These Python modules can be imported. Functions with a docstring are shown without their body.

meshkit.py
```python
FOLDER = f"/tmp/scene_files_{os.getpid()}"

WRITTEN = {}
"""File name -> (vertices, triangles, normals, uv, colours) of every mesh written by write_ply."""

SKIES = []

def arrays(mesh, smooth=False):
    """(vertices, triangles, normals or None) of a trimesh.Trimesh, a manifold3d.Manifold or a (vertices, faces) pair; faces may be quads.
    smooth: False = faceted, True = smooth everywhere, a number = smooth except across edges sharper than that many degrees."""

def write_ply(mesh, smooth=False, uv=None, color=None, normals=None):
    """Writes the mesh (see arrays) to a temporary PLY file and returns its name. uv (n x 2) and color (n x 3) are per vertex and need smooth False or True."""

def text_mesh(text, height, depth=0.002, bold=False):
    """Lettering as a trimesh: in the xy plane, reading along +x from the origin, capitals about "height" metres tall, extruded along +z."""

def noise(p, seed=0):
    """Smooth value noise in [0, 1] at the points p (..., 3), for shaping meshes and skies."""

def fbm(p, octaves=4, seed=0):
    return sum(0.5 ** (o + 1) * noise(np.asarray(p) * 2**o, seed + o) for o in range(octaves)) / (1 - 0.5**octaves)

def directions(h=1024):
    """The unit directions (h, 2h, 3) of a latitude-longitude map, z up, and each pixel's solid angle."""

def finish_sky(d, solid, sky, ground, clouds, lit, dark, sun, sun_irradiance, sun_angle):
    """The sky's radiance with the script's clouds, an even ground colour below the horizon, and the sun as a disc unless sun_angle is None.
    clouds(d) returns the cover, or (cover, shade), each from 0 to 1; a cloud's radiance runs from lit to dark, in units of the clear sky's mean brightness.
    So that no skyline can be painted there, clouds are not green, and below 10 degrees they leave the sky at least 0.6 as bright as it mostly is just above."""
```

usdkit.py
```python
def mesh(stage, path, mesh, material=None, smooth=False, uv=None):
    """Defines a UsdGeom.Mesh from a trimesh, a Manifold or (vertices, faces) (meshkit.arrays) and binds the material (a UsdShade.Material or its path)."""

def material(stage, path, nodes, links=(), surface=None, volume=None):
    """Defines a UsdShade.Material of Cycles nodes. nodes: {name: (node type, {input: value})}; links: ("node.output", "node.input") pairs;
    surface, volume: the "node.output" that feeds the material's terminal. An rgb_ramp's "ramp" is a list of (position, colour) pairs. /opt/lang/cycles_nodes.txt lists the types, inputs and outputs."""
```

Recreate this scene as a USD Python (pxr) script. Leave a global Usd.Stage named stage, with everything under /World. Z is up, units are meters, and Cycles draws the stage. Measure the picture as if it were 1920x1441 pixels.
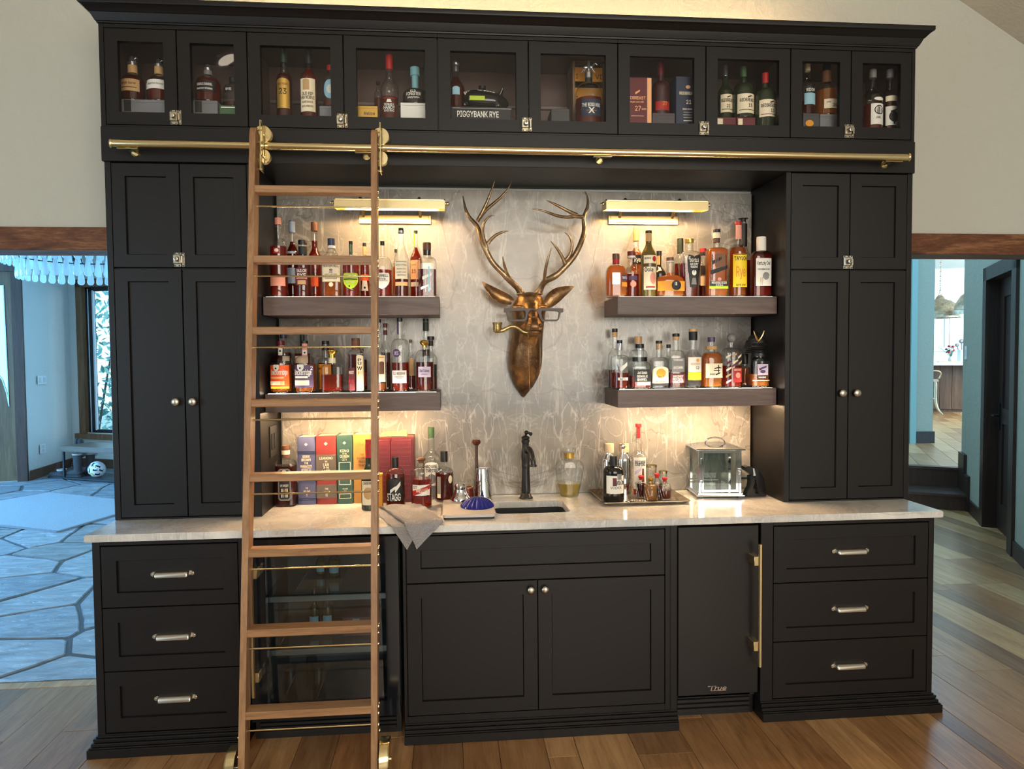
import math, random
import numpy as np
import trimesh, manifold3d, shapely
from shapely.geometry import Polygon, Point, LineString, box as sbox
from pxr import Usd, UsdGeom, UsdLux, UsdShade, Gf, Sdf
import usdkit, meshkit
from meshkit import text_mesh

random.seed(7)
RNG = np.random.default_rng(7)
stage = Usd.Stage.CreateInMemory()
UsdGeom.SetStageUpAxis(stage, UsdGeom.Tokens.z)
UsdGeom.SetStageMetersPerUnit(stage, 1.0)
UsdGeom.Xform.Define(stage, '/World')
UsdGeom.Scope.Define(stage, '/World/Looks')
pi = math.pi

# ------------------------------------------------------------------ camera, sky, large lights, exposure
EXPOSURE = 0.0
yaw, pitch, roll, F = 0.0874, -0.0393, -0.0081, 1328.68
fw = np.array([math.sin(yaw) * math.cos(pitch), math.cos(yaw) * math.cos(pitch), math.sin(pitch)])
rt = np.array([math.cos(yaw), -math.sin(yaw), 0.0]); up = np.cross(rt, fw)
rt, up = rt * math.cos(roll) + up * math.sin(roll), -rt * math.sin(roll) + up * math.cos(roll)
CAM = np.array([-0.3664, -2.9832, 1.6184])
cam = UsdGeom.Camera.Define(stage, '/World/camera')
cam.CreateHorizontalApertureAttr(36.0)
cam.CreateVerticalApertureAttr(36.0 * 1441 / 1920)
cam.CreateFocalLengthAttr(36.0 * F / 1920)
cam.CreateClippingRangeAttr(Gf.Vec2f(0.05, 500))
cam.CreateExposureAttr(EXPOSURE)
cam.AddTransformOp().Set(Gf.Matrix4d(*[float(x) for row in ((*rt, 0), (*up, 0), (*(-fw), 0), (*CAM, 1)) for x in row]))

dome = UsdLux.DomeLight.Define(stage, '/World/sky_light')
dome.CreateIntensityAttr(1.0)
dome.CreateColorAttr(Gf.Vec3f(0.36, 0.70, 1.0))


def rect_light(name, at, aim, w, h, power, color, spread=None):
    """A rectangular lamp at AT whose face looks at AIM."""
    l = UsdLux.RectLight.Define(stage, '/World/' + name)
    l.CreateWidthAttr(w); l.CreateHeightAttr(h); l.CreateIntensityAttr(power); l.CreateColorAttr(Gf.Vec3f(*color))
    z = np.array(at, float) - np.array(aim, float); z /= np.linalg.norm(z)
    x = np.cross([0, 0, 1.0] if abs(z[2]) < 0.99 else [0, 1.0, 0], z); x /= np.linalg.norm(x); y = np.cross(z, x)
    l.AddTransformOp().Set(Gf.Matrix4d(*[float(q) for row in ((*x, 0), (*y, 0), (*z, 0), (*at, 1)) for q in row]))
    return l


# window daylight from the left and entry hall; added fills behind and in kitchen
rect_light('window_light_left', (-4.05, -2.4, 1.5), (1.0, -1.2, 1.2), 3.4, 2.2, 3.6, (0.56, 0.80, 1.0))
rect_light('window_light_back', (1.0, -6.95, 2.3), (0.6, 0.3, 1.5), 4.6, 3.0, 8.0, (1.0, 0.93, 0.82))  # unseen warm fill added behind the camera
rect_light('foyer_window_light', (-8.3, 4.0, 1.9), (-4.0, 3.4, 0.3), 3.2, 2.2, 30.0, (0.13, 0.47, 1.0))
rect_light('kitchen_window_light', (12.5, 8.0, 2.6), (10.0, 10.8, 1.2), 2.6, 2.0, 26.0, (0.93, 1.0, 0.97))  # unseen area light added to brighten the kitchen

sun = UsdLux.DistantLight.Define(stage, '/World/sun_light')
sun.CreateIntensityAttr(14.0); sun.CreateAngleAttr(0.53); sun.CreateColorAttr(Gf.Vec3f(1.0, 0.98, 0.93))
zs_ = np.array([-0.25, 0.75, 0.61]); zs_ /= np.linalg.norm(zs_); xs_ = np.cross([0, 0, 1.0], zs_); xs_ /= np.linalg.norm(xs_); ys_ = np.cross(zs_, xs_)
sun.AddTransformOp().Set(Gf.Matrix4d(*[float(q) for row in ((*xs_, 0), (*ys_, 0), (*zs_, 0), (0, 0, 0, 1)) for q in row]))

# ------------------------------------------------------------------ helpers: names, things, parts
taken, base_of = set(), {}


def numbered(parent, name):
    k, out = 0, f'{parent}/{name}'
    while out in taken:
        k += 1
        out = f'{parent}/{name}_{k:03d}'
    taken.add(out)
    return out


def tag(path, label=None, cat=None, group=None, kind=None):
    p = stage.GetPrimAtPath(path)
    for k, v in (('label', label), ('category', cat), ('group', group), ('kind', kind)):
        if v:
            p.SetCustomDataByKey(k, v)
    return path


def thing(name, label, cat, loc=(0, 0, 0), group=None, kind=None):
    path = numbered('/World', name)
    x = UsdGeom.Xform.Define(stage, path)
    x.AddTranslateOp().Set(Gf.Vec3d(*map(float, loc)))
    base_of[path] = np.array(loc, float)
    return tag(path, label, cat, group, kind)


def part(parent, name, mesh, m, label=None, smooth=35, kind=None):
    """One mesh under PARENT (a thing, or a part: then it is a sub-part). MESH is in world coordinates."""
    path = numbered(parent, name)
    v, f, n = meshkit.arrays(mesh, False)
    off = base_of.get('/'.join(parent.split('/')[:3]), np.zeros(3))
    usdkit.mesh(stage, path, trimesh.Trimesh(v - off, f, process=False), m, smooth=smooth)
    return tag(path, label, None, None, kind)


def single(name, mesh, m, label=None, cat=None, group=None, kind=None, smooth=35):
    """A thing, or a piece of the setting, that is one mesh."""
    path = numbered('/World', name)
    usdkit.mesh(stage, path, mesh, m, smooth=smooth)
    return tag(path, label, cat, group, kind)


# ------------------------------------------------------------------ helpers: shapes
def cat(*ms):
    return trimesh.util.concatenate([tm(m) for q in ms for m in (q if isinstance(q, (list, tuple)) else [q])])


def tm(m):
    if isinstance(m, trimesh.Trimesh):
        return m
    v, f, _ = meshkit.arrays(m, False)
    return trimesh.Trimesh(v, f, process=False)


def bx(x0, x1, y0, y1, z0, z1, c=0.0015):
    """A box with chamfered edges."""
    x0, x1 = min(x0, x1), max(x0, x1); y0, y1 = min(y0, y1), max(y0, y1); z0, z1 = min(z0, z1), max(z0, z1)
    c = min(c, (x1 - x0) / 3, (y1 - y0) / 3, (z1 - z0) / 3)
    if c <= 0:
        return trimesh.creation.box(bounds=[(x0, y0, z0), (x1, y1, z1)])
    p = []
    for X, sx in ((x0, 1), (x1, -1)):
        for Y, sy in ((y0, 1), (y1, -1)):
            for Z, sz in ((z0, 1), (z1, -1)):
                p += [(X + sx * c, Y + sy * c, Z), (X + sx * c, Y, Z + sz * c), (X, Y + sy * c, Z + sz * c)]
    return tm(manifold3d.Manifold.hull_points(p))


def hull(points):
    return tm(manifold3d.Manifold.hull_points([tuple(map(float, p)) for p in points]))


def place(m, at=(0, 0, 0), rz=0.0, rx=0.0, ry=0.0, s=1.0):
    m = tm(m).copy()
    m.apply_scale(s)
    T = trimesh.transformations.euler_matrix(rx, ry, rz, 'sxyz'); T[:3, 3] = at
    m.apply_transform(T)
    return m


def lathe(profile, at=(0, 0, 0), n=32, axis='z'):
    """Revolves (radius, height) pairs."""
    p = np.array(profile, float)
    m = trimesh.creation.revolve(p, sections=n)
    m.fix_normals()
    if axis == 'y':
        m.apply_transform(trimesh.transformations.rotation_matrix(pi / 2, [1, 0, 0]))     # height runs to -y
    if axis == 'x':
        m.apply_transform(trimesh.transformations.rotation_matrix(pi / 2, [0, 1, 0]))     # height runs to +x
    m.apply_translation(at)
    return m


def cyl(a, b, r, n=20, r2=None):
    a, b = np.array(a, float), np.array(b, float)
    d = b - a; L = np.linalg.norm(d)
    m = trimesh.creation.revolve([(0, 0), (r, 0), (r if r2 is None else r2, L), (0, L)], sections=n)
    m.apply_transform(trimesh.geometry.align_vectors([0, 0, 1], d / L))
    m.apply_translation(a)
    return m


def tube(path, r, n=10, caps=True):
    """A round tube along PATH; r is one radius or one for each point."""
    P = np.array(path, float)
    R = np.broadcast_to(np.asarray(r, float), (len(P),))
    T = np.gradient(P, axis=0); T /= np.linalg.norm(T, axis=1)[:, None]
    u = np.cross(T[0], [0.31, 0.52, 0.79]); u /= np.linalg.norm(u)
    V, a = [], np.linspace(0, 2 * pi, n, endpoint=False)
    for p, t, q in zip(P, T, R):
        u = u - t * (u @ t); u /= np.linalg.norm(u); w = np.cross(t, u)
        V.append(p + q * (np.cos(a)[:, None] * u + np.sin(a)[:, None] * w))
    V = np.vstack(V); Fc = []
    k = len(P)
    for i in range(k - 1):
        for j in range(n):
            A, B = i * n + j, i * n + (j + 1) % n
            Fc += [(A, B, B + n), (A, B + n, A + n)]
    if caps:
        V = np.vstack([V, P[0], P[-1]])
        for j in range(n):
            Fc += [(k * n, (j + 1) % n, j), (k * n + 1, (k - 1) * n + j, (k - 1) * n + (j + 1) % n)]
    return trimesh.Trimesh(V, Fc, process=False)


def spline(pts, n=24):
    from scipy.interpolate import CubicSpline
    P = np.array(pts, float)
    t = np.concatenate([[0], np.cumsum(np.linalg.norm(np.diff(P[:, :3], axis=0), axis=1))])
    return CubicSpline(t, P)(np.linspace(0, t[-1], n))


def extr(poly, h, at=(0, 0, 0), plane='xy'):
    """Extrudes a polygon: 'xy' upwards, 'xz' (drawn in x, z) towards +y, 'yz' (drawn in y, z) towards +x."""
    if not isinstance(poly, (Polygon, shapely.geometry.MultiPolygon)):
        poly = Polygon(poly)
    poly = poly.buffer(0)
    m = trimesh.util.concatenate([trimesh.creation.extrude_polygon(g, h, engine='earcut') for g in getattr(poly, 'geoms', [poly])])
    v = m.vertices.copy()
    if plane == 'xz':
        m = trimesh.Trimesh(np.stack([v[:, 0], v[:, 2], v[:, 1]], 1), m.faces[:, ::-1], process=False)
    if plane == 'yz':
        m = trimesh.Trimesh(np.stack([v[:, 2], v[:, 0], v[:, 1]], 1), m.faces, process=False)
    m.apply_translation(at)
    return m


def rrect(x0, x1, y0, y1, r, n=6):
    return sbox(x0 + r, y0 + r, x1 - r, y1 - r).buffer(r, quad_segs=n)


def diff(a, *b):
    A = manifold(a)
    for q in b:
        A = A - manifold(q)
    return tm(A)


def manifold(m):
    m = tm(m).copy(); m.merge_vertices()
    return manifold3d.Manifold(manifold3d.Mesh(np.asarray(m.vertices, np.float32), np.asarray(m.faces, np.uint32)))


def bones(chain, refine=0.012, smooth=6):
    """Hulls of spheres along the bones, joined, refined and smoothed. chain: list of ((p, r), (q, s))."""
    A = None
    for (p, r), (q, s) in chain:
        a, b = trimesh.creation.icosphere(2, 1.0), trimesh.creation.icosphere(2, 1.0)
        h = manifold3d.Manifold.hull_points([tuple(x) for x in np.vstack([a.vertices * r + p, b.vertices * s + q])])
        A = h if A is None else A + h
    m = tm(A.refine_to_length(refine)); m.merge_vertices()
    trimesh.smoothing.filter_taubin(m, iterations=smooth)
    return m


def tri_count():
    return sum(len(p.GetAttribute('faceVertexCounts').Get() or []) for p in stage.Traverse() if p.GetTypeName() == 'Mesh')


# ------------------------------------------------------------------ materials
def srgb(r, g, b):
    f = lambda c: (c / 255 / 12.92) if c / 255 < 0.04045 else ((c / 255 + 0.055) / 1.055) ** 2.4
    return (f(r), f(g), f(b))


made_mats = {}


def PM(name, color, rough=0.5, metal=0.0, bump=None, **kw):
    """A plain principled material; bump = (noise scale, strength)."""
    if name in made_mats:
        return made_mats[name]
    nodes = {'p': ('principled_bsdf', {'base_color': color, 'roughness': rough, 'metallic': metal, **kw})}
    links = []
    if bump:
        nodes |= {'g': ('geometry', {}), 'n': ('noise_texture', {'scale': bump[0], 'detail': 4.0}), 'b': ('bump', {'strength': bump[1], 'distance': 0.01})}
        links += [('g.position', 'n.vector'), ('n.fac', 'b.height'), ('b.normal', 'p.normal')]
    made_mats[name] = usdkit.material(stage, '/World/Looks/' + name, nodes, links, surface='p.BSDF')
    return made_mats[name]


def EM(name, color, strength):
    if name not in made_mats:
        made_mats[name] = usdkit.material(stage, '/World/Looks/' + name, {'e': ('emission', {'color': color, 'strength': strength})}, surface='e.emission')
    return made_mats[name]


def wood(name, dark, mid, light, axis='x', scale=9.0, rough=0.45, stretch=0.07, shift=0.0, bump=0.15, spec=0.5):
    """Wood grain that runs along an axis; each object gets its own piece of the grain."""
    if name in made_mats:
        return made_mats[name]
    s = [1.0, 1.0, 1.0]; s['xyz'.index(axis)] = stretch
    nodes = {'g': ('geometry', {}), 'o': ('object_info', {}),
             'm1': ('math', {'math_type': 'multiply', 'value2': 37.0}), 'c': ('combine_xyz', {'x': shift, 'z': shift}),
             'add': ('vector_math', {'math_type': 'add'}), 'map': ('mapping', {'scale': tuple(s)}),
             'n': ('noise_texture', {'scale': scale, 'detail': 5.0, 'roughness': 0.6, 'distortion': 1.6}),
             'n2': ('noise_texture', {'scale': scale * 9, 'detail': 3.0, 'roughness': 0.7, 'distortion': 0.3}),
             'mx': ('mix_float', {'fac': 0.35}),
             'r': ('rgb_ramp', {'ramp': [(0.28, dark), (0.48, mid), (0.68, light)]}),
             'b': ('bump', {'strength': bump, 'distance': 0.004}),
             'p': ('principled_bsdf', {'roughness': rough, 'specular_ior_level': spec})}
    links = [('o.random', 'm1.value1'), ('m1.value', 'c.y'), ('g.position', 'add.vector1'), ('c.vector', 'add.vector2'), ('add.vector', 'map.vector'),
             ('map.vector', 'n.vector'), ('map.vector', 'n2.vector'), ('n.fac', 'mx.a'), ('n2.fac', 'mx.b'), ('mx.result', 'r.fac'), ('r.color', 'p.base_color'),
             ('mx.result', 'b.height'), ('b.normal', 'p.normal')]
    made_mats[name] = usdkit.material(stage, '/World/Looks/' + name, nodes, links, surface='p.BSDF')
    return made_mats[name]


def marble(name, mirror, base, warm, vein_w, vein_d, scale=1.0, rough=0.18, amt=1.0, dark=1.0):
    """Polished quartzite: cloudy ground, fine pale hairlines and a few dark veins; MIRROR folds it into a bookmatched pair of slabs about that x."""
    nodes = {'g': ('geometry', {}), 's': ('separate_xyz', {}), 'sub': ('math', {'math_type': 'subtract', 'value2': mirror or 0.0}),
             'ab': ('math', {'math_type': 'absolute' if mirror is not None else 'add', 'value2': 0.0}), 'c': ('combine_xyz', {}),
             'rot': ('mapping', {'rotation': (0, 0.62, 0), 'scale': (scale, scale, scale)}),
             'rot2': ('mapping', {'rotation': (0, -0.9, 0), 'scale': (2.6 * scale, scale, 0.6 * scale)}),
             'rot3': ('mapping', {'rotation': (0, 0.35, 0), 'scale': (3.2 * scale, scale, 0.45 * scale), 'location': (3.1, 0, 1.7)}),
             'cloud': ('noise_texture', {'scale': 2.2, 'detail': 7.0, 'roughness': 0.62, 'distortion': 0.8}),
             'cr': ('rgb_ramp', {'ramp': [(0.32, base), (0.52, tuple((a + b) / 2 for a, b in zip(base, warm))), (0.68, warm)]})}
    links = [('g.position', 's.vector'), ('s.x', 'sub.value1'), ('sub.value', 'ab.value1'), ('ab.value', 'c.x'), ('s.y', 'c.y'), ('s.z', 'c.z'),
             ('c.vector', 'rot.vector'), ('c.vector', 'rot2.vector'), ('c.vector', 'rot3.vector'), ('rot.vector', 'cloud.vector'), ('cloud.fac', 'cr.fac')]
    last = 'cr.color'
    for k, (vec, sc, dist, w, col, amt_) in enumerate((('rot2', 2.6, 0.7, 0.011, vein_w, 0.40 * amt), ('rot3', 2.1, 0.6, 0.009, vein_w, 0.45 * amt), ('rot', 4.5, 1.0, 0.014, vein_w, 0.25 * amt), ('rot', 1.15, 1.3, 0.006, vein_d, 0.55 * dark))):
        nodes |= {f'v{k}': ('noise_texture', {'scale': sc, 'detail': 4.0, 'roughness': 0.55, 'distortion': dist}),
                  f'd{k}': ('math', {'math_type': 'subtract', 'value2': 0.5}), f'a{k}': ('math', {'math_type': 'absolute'}),
                  f'r{k}': ('map_range', {'from_min': 0.0, 'from_max': w, 'to_min': amt_, 'to_max': 0.0, 'clamp': True}),
                  f'x{k}': ('mix_color', {'b': col})}
        links += [(f'{vec}.vector', f'v{k}.vector'), (f'v{k}.fac', f'd{k}.value1'), (f'd{k}.value', f'a{k}.value1'), (f'a{k}.value', f'r{k}.value'),
                  (f'r{k}.result', f'x{k}.fac'), (last, f'x{k}.a')]
        last = f'x{k}.result'
    nodes['p'] = ('principled_bsdf', {'roughness': rough, 'specular_ior_level': 0.5})
    links.append((last, 'p.base_color'))
    made_mats[name] = usdkit.material(stage, '/World/Looks/' + name, nodes, links, surface='p.BSDF')
    return made_mats[name]


def mirror_nodes(ior):
    """How much a thin clear wall mirrors, by Schlick's rule, alike from both of its faces."""
    f0 = ((ior - 1) / (ior + 1)) ** 2
    return {'fw': ('layer_weight', {'blend': 0.5}), 'fp': ('math', {'math_type': 'power', 'value2': 5.0}), 'fz': ('math', {'math_type': 'multiply_add', 'value2': 1 - f0, 'value3': f0})}


MIRROR = [('fw.facing', 'fp.value1'), ('fp.value', 'fz.value1')]


def pane_mat(name, tint=(1, 1, 1), ior=1.45, rough=0.0, gloss=(1, 1, 1)):
    """Thin glass: see-through, mirrored by fresnel."""
    if name not in made_mats:
        made_mats[name] = usdkit.material(stage, '/World/Looks/' + name, {
            **mirror_nodes(ior), 't': ('transparent_bsdf', {'color': tint}), 'g': ('glossy_bsdf', {'color': gloss, 'roughness': rough}), 'm': ('mix_closure', {})},
            MIRROR + [('fz.value', 'm.fac'), ('t.BSDF', 'm.closure1'), ('g.BSDF', 'm.closure2')], surface='m.closure')
    return made_mats[name]


def plaster(name, color, strength=0.35):
    if name not in made_mats:
        made_mats[name] = usdkit.material(stage, '/World/Looks/' + name, {
            'g': ('geometry', {}), 'n': ('noise_texture', {'scale': 7.0, 'detail': 6.0, 'roughness': 0.55, 'distortion': 2.2}),
            'n2': ('noise_texture', {'scale': 60.0, 'detail': 3.0}), 'mx': ('mix_float', {'fac': 0.2}),
            'b': ('bump', {'strength': strength, 'distance': 0.02}), 'p': ('principled_bsdf', {'base_color': color, 'roughness': 0.75, 'specular_ior_level': 0.3})},
            [('g.position', 'n.vector'), ('g.position', 'n2.vector'), ('n.fac', 'mx.a'), ('n2.fac', 'mx.b'), ('mx.result', 'b.height'), ('b.normal', 'p.normal')], surface='p.BSDF')
    return made_mats[name]


CAB = PM('cabinet_paint', (0.0062, 0.0048, 0.0046), 0.42, specular_ior_level=0.34)
CAB_DARK = PM('cabinet_gap', (0.004, 0.004, 0.004), 0.7)
BLACK = PM('black_plastic', (0.01, 0.01, 0.01), 0.3)
BLACK_MATTE = PM('black_matte', (0.012, 0.012, 0.013), 0.6)
BRASS = PM('polished_brass', (0.80, 0.67, 0.38), 0.2, 1.0)
BRASS_SATIN = PM('satin_brass', (0.74, 0.60, 0.33), 0.3, 1.0)
NICKEL = PM('brushed_nickel', (0.62, 0.58, 0.50), 0.28, 1.0)
CHROME = PM('chrome', (0.85, 0.85, 0.85), 0.06, 1.0)
WALL = plaster('wall_plaster', (0.49, 0.49, 0.43))
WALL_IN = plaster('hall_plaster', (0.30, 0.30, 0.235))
WHITE = PM('white_paint', (0.75, 0.77, 0.76), 0.4)
WALNUT_Z = wood('walnut_upright', (0.13, 0.060, 0.026), (0.27, 0.138, 0.060), (0.40, 0.22, 0.10), 'z', 16, 0.42)
WALNUT_X = wood('walnut_across', (0.13, 0.060, 0.026), (0.29, 0.148, 0.064), (0.42, 0.235, 0.11), 'x', 16, 0.42)
SHELF_WOOD = wood('dark_walnut', (0.055, 0.032, 0.026), (0.105, 0.066, 0.055), (0.16, 0.105, 0.085), 'x', 14, 0.45)
BEAM_WOOD = wood('stained_beam', (0.035, 0.012, 0.006), (0.13, 0.05, 0.022), (0.32, 0.15, 0.065), 'x', 11, 0.5, 0.16, 0.0, 0.5, 0.3)
DARK_WOOD = wood('dark_trim_wood', (0.010, 0.0045, 0.003), (0.024, 0.010, 0.006), (0.042, 0.02, 0.011), 'z', 12, 0.45)
BASE_WOOD = wood('baseboard_wood', (0.05, 0.024, 0.012), (0.11, 0.055, 0.028), (0.17, 0.09, 0.05), 'x', 12, 0.45)
DOOR_WOOD = wood('entry_door_wood', (0.055, 0.028, 0.010), (0.115, 0.062, 0.024), (0.18, 0.105, 0.045), 'z', 10, 0.45)
CAB_IN = PM('cabinet_inside', (0.085, 0.046, 0.036), 0.4)
PANE = pane_mat('clear_pane')
CAB_PANE = pane_mat('cupboard_pane', (1, 1, 1), 1.27)
BACKSPLASH = marble('bookmatched_quartzite', 0.006, (0.17, 0.165, 0.152), (0.39, 0.36, 0.31), (0.60, 0.58, 0.54), (0.12, 0.09, 0.07))
COUNTER = marble('quartzite_counter', None, (0.40, 0.40, 0.385), (0.72, 0.69, 0.63), (0.80, 0.80, 0.78), (0.26, 0.25, 0.24), 1.3, 0.15, 0.8, 0.6)
# ================================================================== the setting
# ---- wood floor: planks run away from the viewer
fl = thing('floor', None, None, (0, 0, 0), kind='structure')
part(fl, 'subfloor', bx(-9, 9, -7.5, 0.66, -0.06, -0.012, 0), BLACK_MATTE)
part(fl, 'subfloor', bx(1.7, 6, 0.66, 4.6, -0.06, -0.012, 0), BLACK_MATTE)
PL = [((0.135, 0.060, 0.020), (0.27, 0.132, 0.050), (0.38, 0.205, 0.088)), ((0.175, 0.083, 0.029), (0.34, 0.175, 0.070), (0.46, 0.26, 0.115)),
      ((0.095, 0.043, 0.017), (0.20, 0.097, 0.039), (0.28, 0.15, 0.07)), ((0.22, 0.11, 0.040), (0.41, 0.225, 0.093), (0.55, 0.325, 0.15)),
      ((0.14, 0.056, 0.020), (0.28, 0.122, 0.043), (0.39, 0.19, 0.076))]
PLANK = [wood(f'plank_{w}', *c, 'y', 11, 0.30, 0.09, i * 3.7, 0.08) for i, (w, c) in enumerate(zip(('tawny', 'honey', 'dark', 'pale', 'russet'), PL))]


def plank_run(parent, x0, x1, y0, y1, z, seed, wmin=0.12, wmax=0.24):
    r = random.Random(seed)
    x = x0
    while x < x1 - 0.02:
        w = min(r.uniform(wmin, wmax), x1 - x)
        y = y0 - r.uniform(0, 1.4)
        while y < y1:
            L = r.uniform(1.1, 2.3)
            a, b = max(y, y0), min(y + L, y1)
            if b - a > 0.02:
                h = r.uniform(0, 0.0006)
                part(parent, 'plank', bx(x + 0.0008, x + w - 0.0008, a + 0.0008, b - 0.0008, z - 0.014, z - 0.0006 + h, 0.0012), r.choice(PLANK), smooth=False)
            y += L
        x += w


plank_run(fl, -3.0, 1.86, -1.5, 0.655, 0.0, 11)
plank_run(fl, 1.86, 4.9, -1.5, 4.2, 0.0, 5)
plank_run(fl, -3.0, 4.9, -4.6, -1.5, 0.0, 3, 0.22, 0.3)
single('trim_1', bx(-3.4, -1.6, 0.655, 0.725, -0.014, 0.001), PLANK[3], kind='structure')

# ---- flagstone floor of the entry hall
from scipy.spatial import Voronoi
SLATE = []
for i, c in enumerate(((0.27, 0.285, 0.30), (0.22, 0.235, 0.25), (0.33, 0.335, 0.34), (0.26, 0.25, 0.235))):
    SLATE.append(usdkit.material(stage, f'/World/Looks/slate_{"abcd"[i]}', {
        'g': ('geometry', {}), 'm': ('mapping', {'rotation': (0, 0, 0.4), 'scale': (1.2, 3.5, 1)}), 'n': ('noise_texture', {'scale': 4.0, 'detail': 8.0, 'roughness': 0.65, 'distortion': 0.8}),
        'r': ('rgb_ramp', {'ramp': [(0.3, tuple(x * 0.6 for x in c)), (0.55, c), (0.75, tuple(min(1, x * 1.5) for x in c))]}),
        'b': ('bump', {'strength': 1.0, 'distance': 0.05}), 'p': ('principled_bsdf', {'roughness': 0.38})},
        [('g.position', 'm.vector'), ('m.vector', 'n.vector'), ('n.fac', 'r.fac'), ('r.color', 'p.base_color'), ('n.fac', 'b.height'), ('b.normal', 'p.normal')], surface='p.BSDF'))
ff = thing('floor', None, None, (0, 0, 0), kind='structure')
part(ff, 'mortar_bed', bx(-10, -1.7, 0.725, 10, -0.05, -0.008, 0), PM('mortar', (0.07, 0.07, 0.068), 0.9, bump=(40, 0.5)))
rg = np.random.default_rng(21)
pts = np.array([(x + rg.uniform(-.26, .26), y + rg.uniform(-.26, .26)) for x in np.arange(-10.5, -1.2, 0.62) for y in np.arange(0.2, 10.6, 0.62)])
keep = [i for i in range(len(pts)) if rg.uniform() > 0.22]
pts = pts[keep]
vor = Voronoi(pts)
zone = Polygon([(-1.75, .73), (-3.3, .73), (-8.4, 7.2), (-6.8, 9.2), (-4.0, 9.2), (-3.2, 6.5)])
for i, reg in enumerate(vor.point_region):
    idx = vor.regions[reg]
    if -1 in idx or not idx:
        continue
    P = Polygon(vor.vertices[idx]).intersection(sbox(-9.5, .728, -1.72, 9.6))
    if P.is_empty or P.area < 0.03 or not P.intersects(zone):
        continue
    P = P.buffer(-0.013).buffer(-0.03).buffer(0.03).simplify(0.006)
    if P.is_empty or P.geom_type != 'Polygon':
        continue
    C = np.array(P.exterior.coords)[:-1]; Q = []
    for a, b in zip(C, np.roll(C, -1, 0)):
        k = max(1, int(np.linalg.norm(b - a) / 0.14))
        for t in range(k):
            q = a + (b - a) * t / k
            Q.append(q + (rg.normal(0, 0.006, 2) if t else 0))
    P = Polygon(Q).buffer(0)
    if P.geom_type != 'Polygon' or P.is_empty:
        continue
    h = rg.uniform(-0.003, 0.003)
    top = P.buffer(-0.006)
    part(ff, 'stone', cat(extr(P, 0.012, (0, 0, -0.018 + h)), extr(top if top.geom_type == 'Polygon' and not top.is_empty else P, 0.018, (0, 0, -0.018 + h))), SLATE[rg.integers(0, 4)], smooth=False)

# ---- walls, header beams and ceiling of the main room
ridge_x, ridge_z, slope = -0.3, 5.08, 0.597


def strip0(p, q, z0, z1, t=.12):
    p, q = np.array(p, float), np.array(q, float)
    d = (q - p) / np.linalg.norm(q - p); n = np.array([-d[1], d[0]]) * t
    return extr(Polygon([p, q, q + n, p + n]), z1 - z0, (0, 0, z0))


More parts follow.
